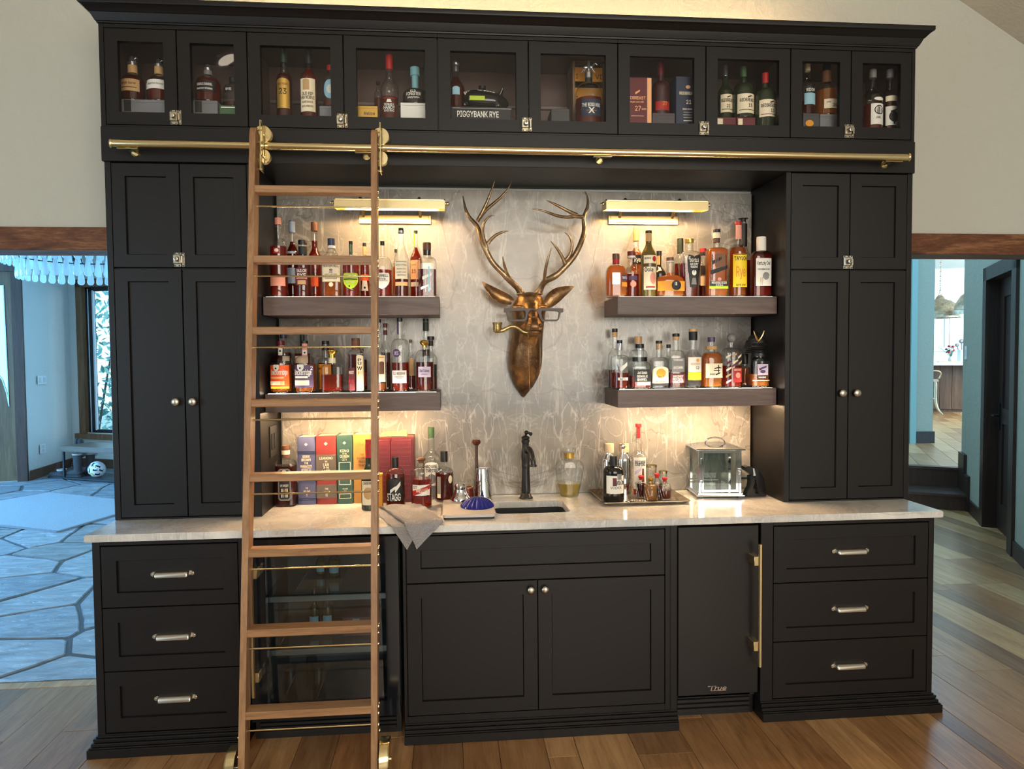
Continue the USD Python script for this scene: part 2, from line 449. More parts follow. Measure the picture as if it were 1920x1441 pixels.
wall_poly = Polygon([(-7, 2.25), (7, 2.25), (7, ridge_z - slope * (7.3)), (ridge_x, ridge_z), (-7, ridge_z - slope * 6.7)])
poly = Polygon([(-4.3, 2.255), (3.3, 2.255), (3.3, ridge_z - slope * 3.6), (ridge_x, ridge_z), (-4.3, ridge_z - slope * 4.0)])
single('wall_back', cat(extr(poly, 0.16, (0, 0.64, 0), 'xz'), bx(-1.80, 1.80, 0.64, 0.80, 0, 2.26, 0)), WALL, kind='structure')
single('trim_2', bx(-4.3, -1.80, 0.615, 0.815, 2.147, 2.257, 0.004), BEAM_WOOD, kind='structure')
single('trim_3', bx(1.80, 3.35, 0.615, 0.815, 2.147, 2.257, 0.004), BEAM_WOOD, kind='structure')
cpoly = Polygon([(-4.3, ridge_z - slope * 4.0), (ridge_x, ridge_z), (3.3, ridge_z - slope * 3.6), (3.3, ridge_z - slope * 3.6 + .1), (ridge_x, ridge_z + .1), (-4.3, ridge_z - slope * 4.0 + .1)])
single('ceiling', extr(cpoly, 7.85, (0, -7.2, 0), 'xz'), plaster('ceiling_plaster', (0.56, 0.52, 0.44)), kind='structure')

single('wall_side', cat(bx(-4.3, -4.15, -7.2, .64, 0, 2.8, 0), bx(3.3, 3.45, -7.2, .64, 0, 2.95, 0)), WALL, kind='structure')
single('wall_rear', extr(Polygon([(-4.3, 0), (3.45, 0), (3.45, ridge_z - slope * 3.75), (ridge_x, ridge_z), (-4.3, ridge_z - slope * 4.0)]), .12, (0, -7.32, 0), 'xz'), WALL, kind='structure')
single('wall_partition', cat(bx(.8, .95, .82, 5.0, 0, 4.3, 0), strip0((.88, 5.0), (4.7, 6.6), 0, 4.3)), WALL, kind='structure')  # unseen wall added to keep the foyer light out of the hall
# ---- entry hall beyond the left opening
A = np.array([-6.036, 7.082]); Bc = np.array([-6.128, 8.371]); wd = np.array([math.cos(math.radians(-24)), math.sin(math.radians(-24))])
wn = np.array([-wd[1], wd[0]])


def strip(p, q, z0, z1, t=0.12, side=1):
    """An upright wall slab from p to q, t thick towards its left (side 1) or right (-1)."""
    p, q = np.array(p, float), np.array(q, float)
    d = (q - p) / np.linalg.norm(q - p); n = np.array([-d[1], d[0]]) * t * side
    return extr(Polygon([p, q, q + n, p + n]), z1 - z0, (0, 0, z0))


FOYER_WALL = plaster('foyer_plaster', (0.62, 0.63, 0.60))
D0 = np.array([-6.9, 6.88])
single('wall_left', cat(strip(A + [-.02, 0], Bc, 0, 3.3), strip(D0 - [2.0, .46], A, 2.93, 3.3)), FOYER_WALL, kind='structure')
wpt = lambda s, off=0.0: Bc + wd * s + wn * off
single('wall_far', cat(strip(wpt(0), wpt(.30), 0, 3.3), strip(wpt(.30), wpt(1.75), 0, 0.52), strip(wpt(.30), wpt(1.75), 2.73, 3.3), strip(wpt(1.75), wpt(4.4), 0, 3.3)), FOYER_WALL, kind='structure')
single('ceiling', bx(-10, -1.7, 0.82, 9.8, 3.3, 3.4, 0), FOYER_WALL, kind='structure')
single('baseboard_left', strip(A, Bc, 0, 0.13, 0.02, -1), BASE_WOOD, kind='structure')
single('baseboard_far', strip(wpt(0.02), wpt(4.4), 0, 0.13, 0.02, -1), BASE_WOOD, kind='structure')
# window with timber casing and a dark sash
w1 = thing('window_1', None, None, (0, 0, 0), kind='structure')
SILLWOOD = wood('casing_wood', (0.07, 0.032, 0.014), (0.16, 0.08, 0.035), (0.26, 0.14, 0.07), 'z', 10, 0.45)
part(w1, 'casing', cat(strip(wpt(.18, -.03), wpt(.31, -.03), 0.49, 2.81, 0.17), strip(wpt(1.74, -.03), wpt(1.87, -.03), 0.49, 2.81, 0.17), strip(wpt(.18, -.03), wpt(1.87, -.03), 2.71, 2.83, 0.16)), SILLWOOD)
part(w1, 'window_sill', strip(wpt(.13, -.07), wpt(1.92, -.07), 0.43, 0.51, 0.2), SILLWOOD)
part(w1, 'sash', cat(strip(wpt(.31, .03), wpt(.45, .03), 0.51, 2.71, .05), strip(wpt(1.60, .03), wpt(1.74, .03), 0.51, 2.71, .05), strip(wpt(.31, .03), wpt(1.74, .03), 0.51, 0.57, .05), strip(wpt(.31, .03), wpt(1.74, .03), 2.65, 2.71, .05)), BLACK_MATTE)
part(w1, 'bead', cat(strip(wpt(.448, .02), wpt(.475, .02), 0.56, 2.66, .03), strip(wpt(.36, .02), wpt(.37, .02), 0.53, 2.69, .02)), PM('pale_bead', (0.55, 0.6, 0.62), 0.4))
part(w1, 'pane', strip(wpt(.44, .05), wpt(1.61, .05), 0.56, 2.66, .006), PANE)
# entry door with a tapering glass light
d1 = thing('door_1', None, None, (0, 0, 0), kind='structure')
part(d1, 'casing', cat(strip(A + [-.118, -.05], A + [-.005, -.02], 0, 2.90, .06, -1), strip(D0 - [.5, .13], A + [-.0, -.02], 2.80, 2.93, .07, -1)), wood('door_casing_wood', (0.020, 0.008, 0.005), (0.05, 0.021, 0.012), (0.085, 0.04, 0.022), 'z', 9, 0.45))
dd_ = np.array([math.cos(math.radians(13)), math.sin(math.radians(13))])
hinge = A + np.array([-.112, -.045])
px_ = lambda s: hinge - dd_ * s
slab = Polygon([(0, 0.01), (1.05, 0.01), (1.05, 2.80), (0, 2.80)])
lite = Polygon([(0.10, 2.62), (0.085, 1.0), (0.095, 1.02), (0.12, 1.2), (0.16, 1.36), (0.25, 1.52), (0.40, 1.7), (0.60, 1.82), (0.74, 1.86), (0.74, 2.62)])


def on_door(m):
    v = m.vertices.copy()
    out = np.zeros_like(v)
    out[:, 0] = hinge[0] - dd_[0] * v[:, 0] - dd_[1] * v[:, 1]
    out[:, 1] = hinge[1] - dd_[1] * v[:, 0] + dd_[0] * v[:, 1]
    out[:, 2] = v[:, 2]
    return trimesh.Trimesh(out, m.faces[:, ::-1], process=False)


part(d1, 'door_slab', on_door(extr(slab.difference(lite), 0.05, (0, 0, 0), 'xz')), DOOR_WOOD)
part(d1, 'pane', on_door(extr(lite.buffer(.004), 0.012, (0, 0.02, 0), 'xz')), pane_mat('frosted_pane', (0.8, 0.93, 0.93), 1.45, 0.2))
part(d1, 'glass_bead', on_door(extr(lite.difference(lite.buffer(-0.012)), 0.012, (0, -0.01, 0), 'xz')), PM('pale_bead', (0.55, 0.6, 0.62), 0.4))

# ---- hall and steps beyond the right opening
W0 = np.array([3.943, 1.96]); hd = np.array([math.cos(math.radians(62)), math.sin(math.radians(62))]); hn = np.array([-hd[1], hd[0]])
hp = lambda s, off=0.0: W0 + hd * s + hn * off            # off > 0 is into the hall
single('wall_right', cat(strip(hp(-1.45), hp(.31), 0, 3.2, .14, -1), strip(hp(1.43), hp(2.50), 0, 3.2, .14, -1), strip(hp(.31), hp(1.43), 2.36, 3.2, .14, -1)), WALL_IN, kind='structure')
single('baseboard_right', cat(strip(hp(-1.45, .018), hp(.31, .018), 0, 0.13, .02, -1), strip(hp(1.43, .018), hp(2.0, .018), 0, 0.13, .02, -1)), DARK_WOOD, kind='structure')
d2 = thing('door_2', None, None, (0, 0, 0), kind='structure')
part(d2, 'casing', cat(strip(hp(.28, .025), hp(.42, .025), 0, 2.40, .165, -1), strip(hp(1.33, .025), hp(1.46, .025), 0, 2.40, .165, -1), strip(hp(.28, .025), hp(1.46, .025), 2.28, 2.40, .165, -1)), DARK_WOOD)
part(d2, 'door_slab', cat(strip(hp(.42, -.09), hp(.56, -.09), 0.01, 2.28, .04, -1), strip(hp(1.19, -.09), hp(1.33, -.09), 0.01, 2.28, .04, -1), strip(hp(.56, -.09), hp(1.19, -.09), 2.12, 2.28, .04, -1),
                          strip(hp(.56, -.09), hp(1.19, -.09), 0.01, 0.25, .04, -1), strip(hp(.56, -.09), hp(1.19, -.09), 0.98, 1.12, .04, -1), strip(hp(.56, -.105), hp(1.19, -.105), 0.2, 2.15, .02, -1)), DARK_WOOD)
hq = hp(1.26, -.08)
part(d2, 'door_handle', cat(strip(hp(1.235, -.075), hp(1.285, -.075), 0.92, 1.16, .015, -1), cyl((*hp(1.26, -.075), 1.05), (*hp(1.26, -.02), 1.05), .012), cyl((*hp(1.26, -.025), 1.05), (*hp(1.15, -.025), 1.05), .010)), BLACK)
# two steps up
sd = np.array([math.cos(math.radians(-28)), math.sin(math.radians(-28))]); sn = np.array([-sd[1], sd[0]])
S0 = np.array([4.913, 3.754])
sp = lambda a, b: S0 - sd * a + sn * b
stair = thing('stairs', 'two dark wooden steps rising from the hall to the kitchen floor', 'stairs', (*S0, 0), kind='structure')
STEP = wood('step_wood', (0.014, 0.0065, 0.004), (0.034, 0.016, 0.009), (0.055, 0.028, 0.016), 'x', 9, 0.35)
quad = lambda a0, a1, b0, b1, z0, z1: extr(Polygon([sp(a0, b0), sp(a1, b0), sp(a1, b1), sp(a0, b1)]), z1 - z0, (0, 0, z0))
part(stair, 'riser', quad(-.0, 2.4, 0.02, 0.05, 0, .145), DARK_WOOD)
part(stair, 'tread', quad(-.0, 2.4, -.01, .50, .145, .17), STEP)
part(stair, 'riser', quad(-.0, 2.4, .48, .51, .17, .355), DARK_WOOD)
part(stair, 'nosing', quad(-.0, 2.4, .455, .55, .355, .38), STEP)
part(stair, 'stringer', cat(strip(hp(2.02, .03), hp(2.20, .03), 0, 0.36, .03, -1), strip(hp(2.20, .03), hp(2.50, .03), .17, 0.56, .03, -1)), DARK_WOOD)
kf = thing('floor', None, None, (0, 0, 0), kind='structure')
kq = lambda a0, a1, b0, b1, z0, z1: quad(a0, a1, b0, b1, z0, z1)
part(kf, 'subfloor', kq(-12, 4, .55, 13, .30, .365), BLACK_MATTE)
KPL = [wood(f'kitchen_plank_{w}', *c, 'y', 8, 0.32, 0.12, i * 2.3) for i, (w, c) in enumerate(zip(('tawny', 'honey', 'pale'), (PL[0], PL[1], PL[3])))]
r = random.Random(4)
for k in range(-9, 4):
    b = 0.552 - r.uniform(0, .8)
    while b < 10:
        L = r.uniform(1.2, 2.2)
        if b + L > .56:
            part(kf, 'plank', kq(k * .2 + .002, k * .2 + .198, max(b, .552) + .002, b + L - .002, .365, .38 + r.uniform(0, .0006)), r.choice(KPL), smooth=False)
        b += L
# stub wall left of the kitchen view
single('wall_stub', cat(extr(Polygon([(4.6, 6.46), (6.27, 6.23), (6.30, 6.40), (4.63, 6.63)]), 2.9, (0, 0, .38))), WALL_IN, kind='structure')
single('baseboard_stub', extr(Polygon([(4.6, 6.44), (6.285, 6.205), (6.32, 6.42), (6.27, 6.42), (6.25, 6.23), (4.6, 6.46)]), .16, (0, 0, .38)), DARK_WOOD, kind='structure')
single('trim_4', extr(Polygon([(5.92, 6.20), (6.00, 6.19), (6.00, 6.28), (5.92, 6.29)]), 2.6, (0, 0, .38)), PM('painted_daylight_aqua', (0.20, 0.32, 0.29), 0.5), kind='structure')  # aqua colour stands in for blue daylight on a wall edge
# ================================================================== the built-in bar
def shaker(x0, x1, z0, z1, yf, w=0.062, t=0.020, rec=0.010, glass=False):
    """A door or drawer front: chamfered slab with a recessed panel, or with an opening for a pane."""
    slab_ = bx(x0, x1, yf, yf + t, z0, z1, 0.0012)
    d = t + 0.01 if glass else rec
    a, b = w, w - 0.0035
    p = [(X, Y, Z) for (q, Y) in ((b, yf - 0.001), (a, yf + 0.004), (a, yf + d)) for X in (x0 + q, x1 - q) for Z in (z0 + q, z1 - q)]
    return diff(slab_, hull(p))


def knob(parent, x, y, z, r=0.0165):
    prof = [(0, 0), (0.006, 0), (0.006, 0.012), (0.010, 0.014), (r, 0.018), (r, 0.022), (r * .8, 0.027), (r * .4, 0.029), (0, 0.0295)]
    part(parent, 'knob', lathe(prof, (x, y, z), 28, 'y'), NICKEL, 'brushed nickel knob', 40)


def bin_pull(parent, x, y, z, w=0.150):
    """Rounded cup-like bar pull with screw ears."""
    h, dpt = 0.020, 0.026
    prof = [(0, -h * .55), (-dpt * .55, -h * .62), (-dpt, -h * .45), (-dpt * 1.02, h * .1), (-dpt * .75, h * .55), (-dpt * .3, h * .75), (0, h * .8)]
    body = []
    for sx, sc in ((-1, .62), (-.94, .85), (-.86, 1.0), (.86, 1.0), (.94, .85), (1, .62)):
        body += [(x + sx * w * .41, y + a * sc, z + b * sc) for a, b in prof]
    ears = [cyl((x + s * w * .46, y - .002, z), (x + s * w * .46, y, z), 0.0085, 16) for s in (-1, 1)] + [bx(x - w * .46, x + w * .46, y - .003, y, z - .006, z + .011, .001)]
    ears += [cyl((x + s * w * .47, y - .005, z), (x + s * w * .47, y - .002, z), 0.0038, 10) for s in (-1, 1)]
    part(parent, 'pull', cat(hull(body), ears), NICKEL, 'brushed nickel bar pull', 40)


def base_moulding(x0, x1, yf, yb, l=True, r=True):
    """Stepped plinth moulding along the front, mitred round the ends."""
    steps = [(0.032, 0, 0.036), (0.027, 0.036, 0.042), (0.020, 0.042, 0.056), (0.012, 0.056, 0.062), (0.014, 0.062, 0.072), (0.006, 0.072, 0.079)]
    out = []
    for p, z0, z1 in steps:
        out.append(bx(x0 - p * l, x1 + p * r, yf - p, yb, z0, z1, 0.002))
    return cat(out)


def cabinet_body(x0, x1, yf, yb, z0, z1, frames, open_gap=0.003):
    """Face frame bars (given boxes) in front of a dark carcase."""
    return [bx(a, b, yf, yf + .02, c, d, .001) for a, b, c, d in frames]


YB = 0.607


def frame_parts(c, bars):
    for b in bars:
        part(c, 'frame_bar', b, CAB)


# ---- drawer cabinets left and right
for side, (X0, X1, O0, O1), text in (('l', (-1.820, -1.225, -1.790, -1.245), 'black cabinet of three drawers with nickel pulls, left end of the bar'),
                                     ('r', (0.990, 1.797, 1.046, 1.772), 'black cabinet of three drawers with nickel pulls, right end of the bar')):
    c = thing('drawer_cabinet', text, 'cabinet', ((X0 + X1) / 2, 0.3, 0))
    zs = [0.862, 0.607, 0.343, 0.088]
    frame_parts(c, cabinet_body(X0, X1, 0, YB, 0, .884, [(X0, O0, .07, .884), (O1, X1, .07, .884), (O0, O1, .865, .884), (O0, O1, .07, .085)]))
    part(c, 'body', bx(X0 + .001, X1 - .001, .0205, YB, .07, .884, .001), CAB)
    for k in range(3):
        d = part(c, 'drawer', shaker(O0 + .003, O1 - .003, zs[k + 1] + .002, zs[k] - .002, 0.0), CAB)
        bin_pull(d, (O0 + O1) / 2 + (0.006 if side == 'l' else 0.0), 0.011 - .001, (zs[k] + zs[k + 1]) / 2 + .004, .17)
    part(c, 'plinth', base_moulding(X0, X1, 0, YB, side == 'l', side == 'r'), CAB)

# ---- sink cabinet, a little proud of the rest
SY = -0.028
c = thing('sink_cabinet', 'wide black cabinet under the sink with two doors and a false drawer', 'cabinet', (0.0, 0.3, 0))
frame_parts(c, cabinet_body(0, 0, SY, YB, 0, .884, [(-.572, -.559, .07, .884), (.550, .603, .07, .884), (-.559, .550, .874, .884), (-.559, .550, .07, .106)]) + [bx(.572, .6, SY - .004, SY, .07, .884, .001)])
part(c, 'body', cat(bx(-.571, .602, SY + .0205, YB, .07, .70, .001), bx(-.571, .602, SY + .0205, .06, .70, .884, .001)), CAB)
part(c, 'drawer_front', shaker(-.556, .547, .674, .871, SY), CAB)
for s, (a, b) in ((-1, (-.556, -.0065)), (1, (-.0035, .547))):
    d = part(c, 'door', shaker(a, b, .109, .669, SY), CAB)
    knob(d, -.005 + s * .030, SY + .001, .632)
part(c, 'plinth', base_moulding(-.572, .603, SY, YB, False, False), CAB)

# ---- beverage fridge with a glass door
FRIDGE_IN = PM('fridge_liner', (0.13, 0.14, 0.15), 0.5)
f = thing('beverage_fridge', 'glass-doored beverage fridge behind the foot of the ladder', 'fridge', (-0.90, 0.3, 0))
fx0, fx1, fy = -1.205, -0.592, 0.005
part(f, 'body', cat(bx(fx0, fx0 + .03, fy + .05, YB, .09, .87, 0), bx(fx1 - .03, fx1, fy + .05, YB, .09, .87, 0), bx(fx0, fx1, .56, YB, .09, .87, 0), bx(fx0, fx1, fy + .05, YB, .84, .87, 0), bx(fx0, fx1, fy + .05, YB, .09, .115, 0)), FRIDGE_IN)
ring = Polygon([(fx0, .10), (fx1, .10), (fx1, .868), (fx0, .868)]).difference(rrect(fx0 + .065, fx1 - .055, .165, .800, .004))
dr = part(f, 'door', extr(ring, .04, (0, fy, 0), 'xz'), PM('black_gloss', (0.006, 0.007, 0.009), 0.12))
part(dr, 'pane', bx(fx0 + .062, fx1 - .052, fy + .012, fy + .018, .163, .803, 0), pane_mat('fridge_pane', (0.72, 0.78, 0.80), 1.6), 'tinted glass pane')
part(dr, 'handle', cat(cyl((fx0 + .022, fy - .052, .23), (fx0 + .022, fy - .052, .80), .0085, 6), bx(fx0 + .012, fx0 + .045, fy - .05, fy, .29, .33, .002), bx(fx0 + .012, fx0 + .045, fy - .05, fy, .72, .76, .002)), BRASS_SATIN, 'brass bar handle', 40)
part(f, 'vent', cat([bx(fx0 + .02, fx1 - .02, .045, .06, .025 + k * .018, .037 + k * .018, .001) for k in range(4)], bx(fx0, fx1, .06, .10, 0, .10, 0)), BLACK)
STEEL = PM('brushed_steel', (0.6, 0.62, 0.63), 0.3, 1.0)
for z in (.360, .590):
    s = part(f, 'shelf', bx(fx0 + .035, fx1 - .035, fy + .075, .55, z, z + .006, 0), pane_mat('shelf_glass', (0.75, 0.82, 0.82), 1.5))
    part(s, 'shelf_trim', bx(fx0 + .035, fx1 - .035, fy + .06, fy + .078, z - .008, z + .018, .002), STEEL, 'steel trim on the shelf edge')
gl = [cyl((-.90 + .011 * a, .40 + .011 * b, .833), (-.90 + .011 * a, .40 + .011 * b, .84), .0035, 6) for a in range(-6, 7) for b in range(-6, 7) if a * a + b * b < 40]
part(f, 'grille', cat(gl), BLACK, kind='stuff')

# ---- ice maker fridge with a black panel door
f2 = thing('undercounter_fridge', 'narrow black panel fridge with a long brass handle, right of the sink cabinet', 'fridge', (0.80, 0.3, 0))
part(f2, 'body', bx(.612, .985, .05, YB, .09, .872, 0), BLACK_MATTE)
dr = part(f2, 'door', bx(.616, .982, .004, .048, .118, .870, .003), PM('black_door', (0.0055, 0.0052, 0.005), 0.32))
part(dr, 'handle', cat(cyl((.962, -.055, .262), (.962, -.055, .800), .0085, 6), bx(.935, .962, -.055, .006, .330, .372, .002), bx(.935, .962, -.055, .006, .705, .747, .002)), BRASS_SATIN, 'brass bar handle', 40)


def lettering(text, height, at, depth=0.0012, shear=0.0, width=None, bold=False, center=True):
    """Upright letters that face the viewer (-y)."""
    m = text_mesh(text, height, depth, bold)
    v = m.vertices.copy()
    if width:
        v[:, 0] *= width / np.ptp(v[:, 0])
    if center:
        v[:, 0] -= (v[:, 0].min() + v[:, 0].max()) / 2
    v[:, 0] += shear * v[:, 1]
    return trimesh.Trimesh(np.stack([v[:, 0] + at[0], at[1] - v[:, 2], v[:, 1] + at[2]], 1), m.faces, process=False)


part(dr, 'badge', cat(lettering('True', .019, (.795, .004, .139), .002, .35, .078), bx(.752, .79, .002, .004, .156, .1585, 0), bx(.765, .836, .002, .004, .1365, .138, 0)), PM('badge_bronze', (0.75, 0.58, 0.48), 0.3, 0.8), 'small slanted metal name badge')
part(f2, 'vent', cat([bx(.63, .965, .05, .065, .022 + k * .021, .036 + k * .021, .001) for k in range(4)], bx(.612, .985, .065, .10, 0, .10, 0)), BLACK)

# ---- worktop with the undermount sink
outer = sbox(-1.839, -0.022, 1.823, YB)
SX0, SX1, SY0, SY1 = -0.165, 0.172, 0.165, 0.425
hole = rrect(SX0, SX1, SY0, SY1, .03)
top = outer.buffer(-.004)
wt = thing('worktop', 'pale veined stone worktop along the whole bar', 'worktop', (0, .3, .884))
part(wt, 'slab', cat(extr(outer.buffer(-.003, join_style=2).difference(hole), .003, (0, 0, .8842)), extr(outer.buffer(.0, join_style=2).difference(hole), .024, (0, 0, .8870)), extr(outer.buffer(-.003, join_style=2).difference(hole.buffer(.001)), .003, (0, 0, .9110))), COUNTER)
snk = thing('sink', 'black undermount bar sink let into the worktop', 'sink', (0, .3, .72))
rim = rrect(SX0 - .015, SX1 + .015, SY0 - .015, SY1 + .015, .04)
part(snk, 'basin', cat(extr(rim.difference(rrect(SX0 - .004, SX1 + .004, SY0 - .004, SY1 + .004, .03)), .16, (0, 0, .724)), extr(rim, .006, (0, 0, .718))), BLACK_MATTE)
part(snk, 'drain', lathe([(0, 0), (.04, 0), (.042, .003), (.03, .004), (.028, .002), (0, .002)], (0, .3, .724), 28), STEEL)
bs = single('backsplash', bx(-1.197, 1.205, YB, YB + .02, .9145, 2.452, .001), BACKSPLASH, 'bookmatched grey-beige stone slab behind the shelves', 'backsplash')

# ---- tall cabinets on the worktop
TY, ZT = 0.242, 2.470
KEEP = PM('latch_nickel', (0.66, 0.61, 0.50), 0.25, 1.0)


def latch(parent, x, y, z):
    """Square cupboard latch: plate, case and turn button on one door, keeper on the other."""
    L = part(parent, 'latch', cat(bx(x - .031, x - .001, y - .003, y, z - .031, z + .031, .001), bx(x - .033, x - .001, y - .013, y - .003, z - .019, z + .022, .003)), KEEP, 'nickel cupboard latch')
    part(L, 'turn_button', cat(lathe([(0, 0), (.004, 0), (.004, .008), (.011, .012), (.009, .018), (0, .02)], (x - .014, y - .012, z + .001), 20, 'y'), hull([(x - .017, y - .03, z - .009), (x - .011, y - .03, z + .011), (x - .017, y - .036, z + .002), (x - .009, y - .028, z - .004)])), KEEP)
    part(L, 'keeper', cat(bx(x + .002, x + .014, y - .003, y, z - .031, z + .031, .001), bx(x + .003, x + .012, y - .014, y - .003, z - .016, z + .016, .002)), KEEP)
    part(L, 'screws', cat([cyl((x + a, y - .0045, z + b), (x + a, y - .003, z + b), .003, 8) for a in (-.026, -.008, .008) for b in (-.026, .027)]), BLACK)


for text, X0, X1, O0, OM, O1, in (('tall black cupboard left of the shelves, behind the ladder', -1.837, -1.208, -1.812, -1.527, -1.243), ('tall black cupboard right of the shelves', 1.212, 1.837, 1.236, 1.527, 1.812)):
    c = thing('tall_cabinet', text, 'cupboard', ((X0 + X1) / 2, .42, .914))
    frame_parts(c, [bx(X0, O0, TY, TY + .02, .915, ZT, .001), bx(O1, X1, TY, TY + .02, .915, ZT, .001), bx(O0, O1, TY + .001, TY + .02, .915, .922, .001)])
    part(c, 'body', bx(X0 + .0008, X1 - .0008, TY + .0205, YB + .03, .9148, ZT - .001, .001), CAB)
    for a, b in ((O0, OM), (OM, O1)):
        part(c, 'door', shaker(a + .002, b - .002, 2.019, ZT - .004, TY, .058), CAB)
        d = part(c, 'door', shaker(a + .002, b - .002, .925, 2.013, TY, .058), CAB)
        knob(d, OM + (-.036 if a == O0 else .036), TY + .001, 1.432, .0185)
    latch(f'{c}/door', OM, TY, 2.052)

# ---- board that carries the rail, glass-fronted cupboards and crown above
single('valance', cat(bx(-1.842, 1.838, .228, YB + .03, ZT, 2.617, .0015)), CAB, 'long black board across the bar carrying the brass rail', 'panel')
U = [(-1.822, -1.523, -1.228), (-1.228, -.817, -.405), (-.405, .001, .410), (.410, .822, 1.227), (1.227, 1.522, 1.822)]
UL = ['glass-fronted cupboard at the left end of the top row', 'glass-fronted cupboard second from left in the top row, above the ladder', 'glass-fronted cupboard in the middle of the top row', 'glass-fronted cupboard second from right in the top row', 'glass-fronted cupboard at the right end of the top row']
UY = 0.235
for i, (a, m_, b) in enumerate(U):
    c = thing('display_cabinet', UL[i], 'cupboard', ((a + b) / 2, .42, 2.617))
    part(c, 'body', cat(bx(a, a + .004, UY + .021, YB, 2.62, 3.05, 0), bx(b - .004, b, UY + .021, YB, 2.62, 3.05, 0), bx(a, b, YB, YB + .03, 2.617, 3.052, 0), bx(a, b, UY + .021, YB, 2.617, 2.634, 0), bx(a, b, UY + .021, YB, 3.034, 3.052, 0)), CAB_IN, 'dark brown inside of the cupboard')
    part(c, 'cleat', bx(a + .012, b - .012, YB - .02, YB, 2.855, 2.868, .001), PM('back_strip_pale', (0.16, 0.13, 0.12), 0.4), 'pale strip along the back')  # thin paler strip across the back panel
    fr = [bx(a, b, UY, UY + .02, 3.035, 3.052, .001), bx(a, b, UY, UY + .02, 2.617, 2.626, .001)]
    if i == 0:
        fr.append(bx(-1.842, a, UY, YB + .03, 2.617, 3.052, .001))
    if i == 4:
        fr.append(bx(b, 1.838, UY, YB + .03, 2.617, 3.052, .001))
    frame_parts(c, fr)
    for x0, x1 in ((a, m_), (m_, b)):
        d = part(c, 'door', shaker(x0 + .002, x1 - .002, 2.628, 3.033, UY, .057, glass=True), CAB)
        part(d, 'pane', bx(x0 + .052, x1 - .052, UY + .010, UY + .014, 2.678, 2.984, 0), CAB_PANE, 'clear glass pane')
    latch(f'{c}/door', m_, UY, 2.662)
cp = [(p_ * .6, z_ if z_ < 3.06 else 3.06 + (z_ - 3.06) * 1.13) for p_, z_ in [(0, 3.0525), (.008, 3.0525), (.010, 3.058), (.016, 3.060), (.030, 3.074), (.040, 3.086), (.048, 3.088), (.075, 3.104), (.092, 3.108), (.096, 3.112), (.096, 3.126), (0, 3.126)]]
lo = [(-p, z) for p, z in cp]
front, ends = [], []
n_ = len(cp)
V, Fc = [], []
for X, Y0, sx, sy in ((-1.842, YB + .03, -1, 0), (-1.842, UY, -1, -1), (1.838, UY, 1, -1), (1.838, YB + .03, 1, 0)):
    V += [(X + sx * p, Y0 + sy * p, z) for p, z in cp]
for s in range(3):
    for k in range(n_):
        A_, B_ = s * n_ + k, s * n_ + (k + 1) % n_
        Fc += [(A_, B_, B_ + n_), (A_, B_ + n_, A_ + n_)]
crown = trimesh.Trimesh(V, Fc, process=False); crown.fix_normals()
cr = thing('crown_moulding', 'black crown moulding along the top of the bar', 'moulding', (0, .4, 3.05))
part(cr, 'moulding', cat(crown, bx(-1.842, 1.838, UY, YB + .03, 3.053, 3.12, 0)), CAB, smooth=30)

# ---- four thick floating shelves; each holds a light strip
SF = 0.321
shelf_text = {('l', 1): 'thick walnut floating shelf, upper left behind the ladder', ('l', 0): 'thick walnut floating shelf, lower left behind the ladder', ('r', 1): 'thick walnut floating shelf, upper right below the brass lamp', ('r', 0): 'thick walnut floating shelf, lower right'}
SHELF_Z = {}
for side, (a, b) in (('l', (-1.205, -.411)), ('r', (.427, 1.209))):
    for lv, (z0, z1) in ((1, (1.815, 1.898)), (0, (1.372, 1.457))):
        s = thing('floating_shelf', shelf_text[side, lv], 'shelf', ((a + b) / 2, .46, z0))
        SHELF_Z[side, lv] = z1
        part(s, 'board', cat(bx(a, b, SF, YB - .0005, z0, z1, .0015)), SHELF_WOOD)
        part(s, 'light_strip', bx(a + .012, b - .02, SF + .006, SF + .018, z1 - .001, z1 + .0006, 0), EM(f'shelf_strip_{"high" if lv else "low"}', (1.0, 0.86, 0.68), 22.0 if lv else 50.0), 'glowing strip let into the top')
        if lv == 0:
            part(s, 'light_strip', bx(a + .03, b - .03, .40, .415, z0 - .003, z0, 0), EM('under_strip', (1.0, 0.66, 0.36), 240.0), 'glowing strip on the underside')

# ---- brass rail on brackets
ra = thing('ladder_rail', 'long brass rail across the valance for the rolling ladder', 'rail', (0, .152, 2.517))
rz, ry = 2.520, .152
part(ra, 'tube', cyl((-1.762, ry, rz + .003), (1.752, ry, rz), .0165, 28), BRASS)
for x in (-1.762, 1.752):
    part(ra, 'end_cap', lathe([(0, 0), (.019, 0), (.021, .004), (.019, .010), (0, .013)], (x - .006 if x > 0 else x - .006, ry, rz + .001), 28, 'x'), BRASS)
for x in (-1.70, -.72, .32, 1.68):
    part(ra, 'bracket', cat(bx(x - .042, x + .042, ry - .010, ry + .012, rz - .0215, rz - .0165, .0015), bx(x - .010, x + .010, ry, .228, rz - .0215, rz - .012, .0015), cyl((x, .218, rz - .015), (x, .228, rz - .015), .017, 20)), BRASS)

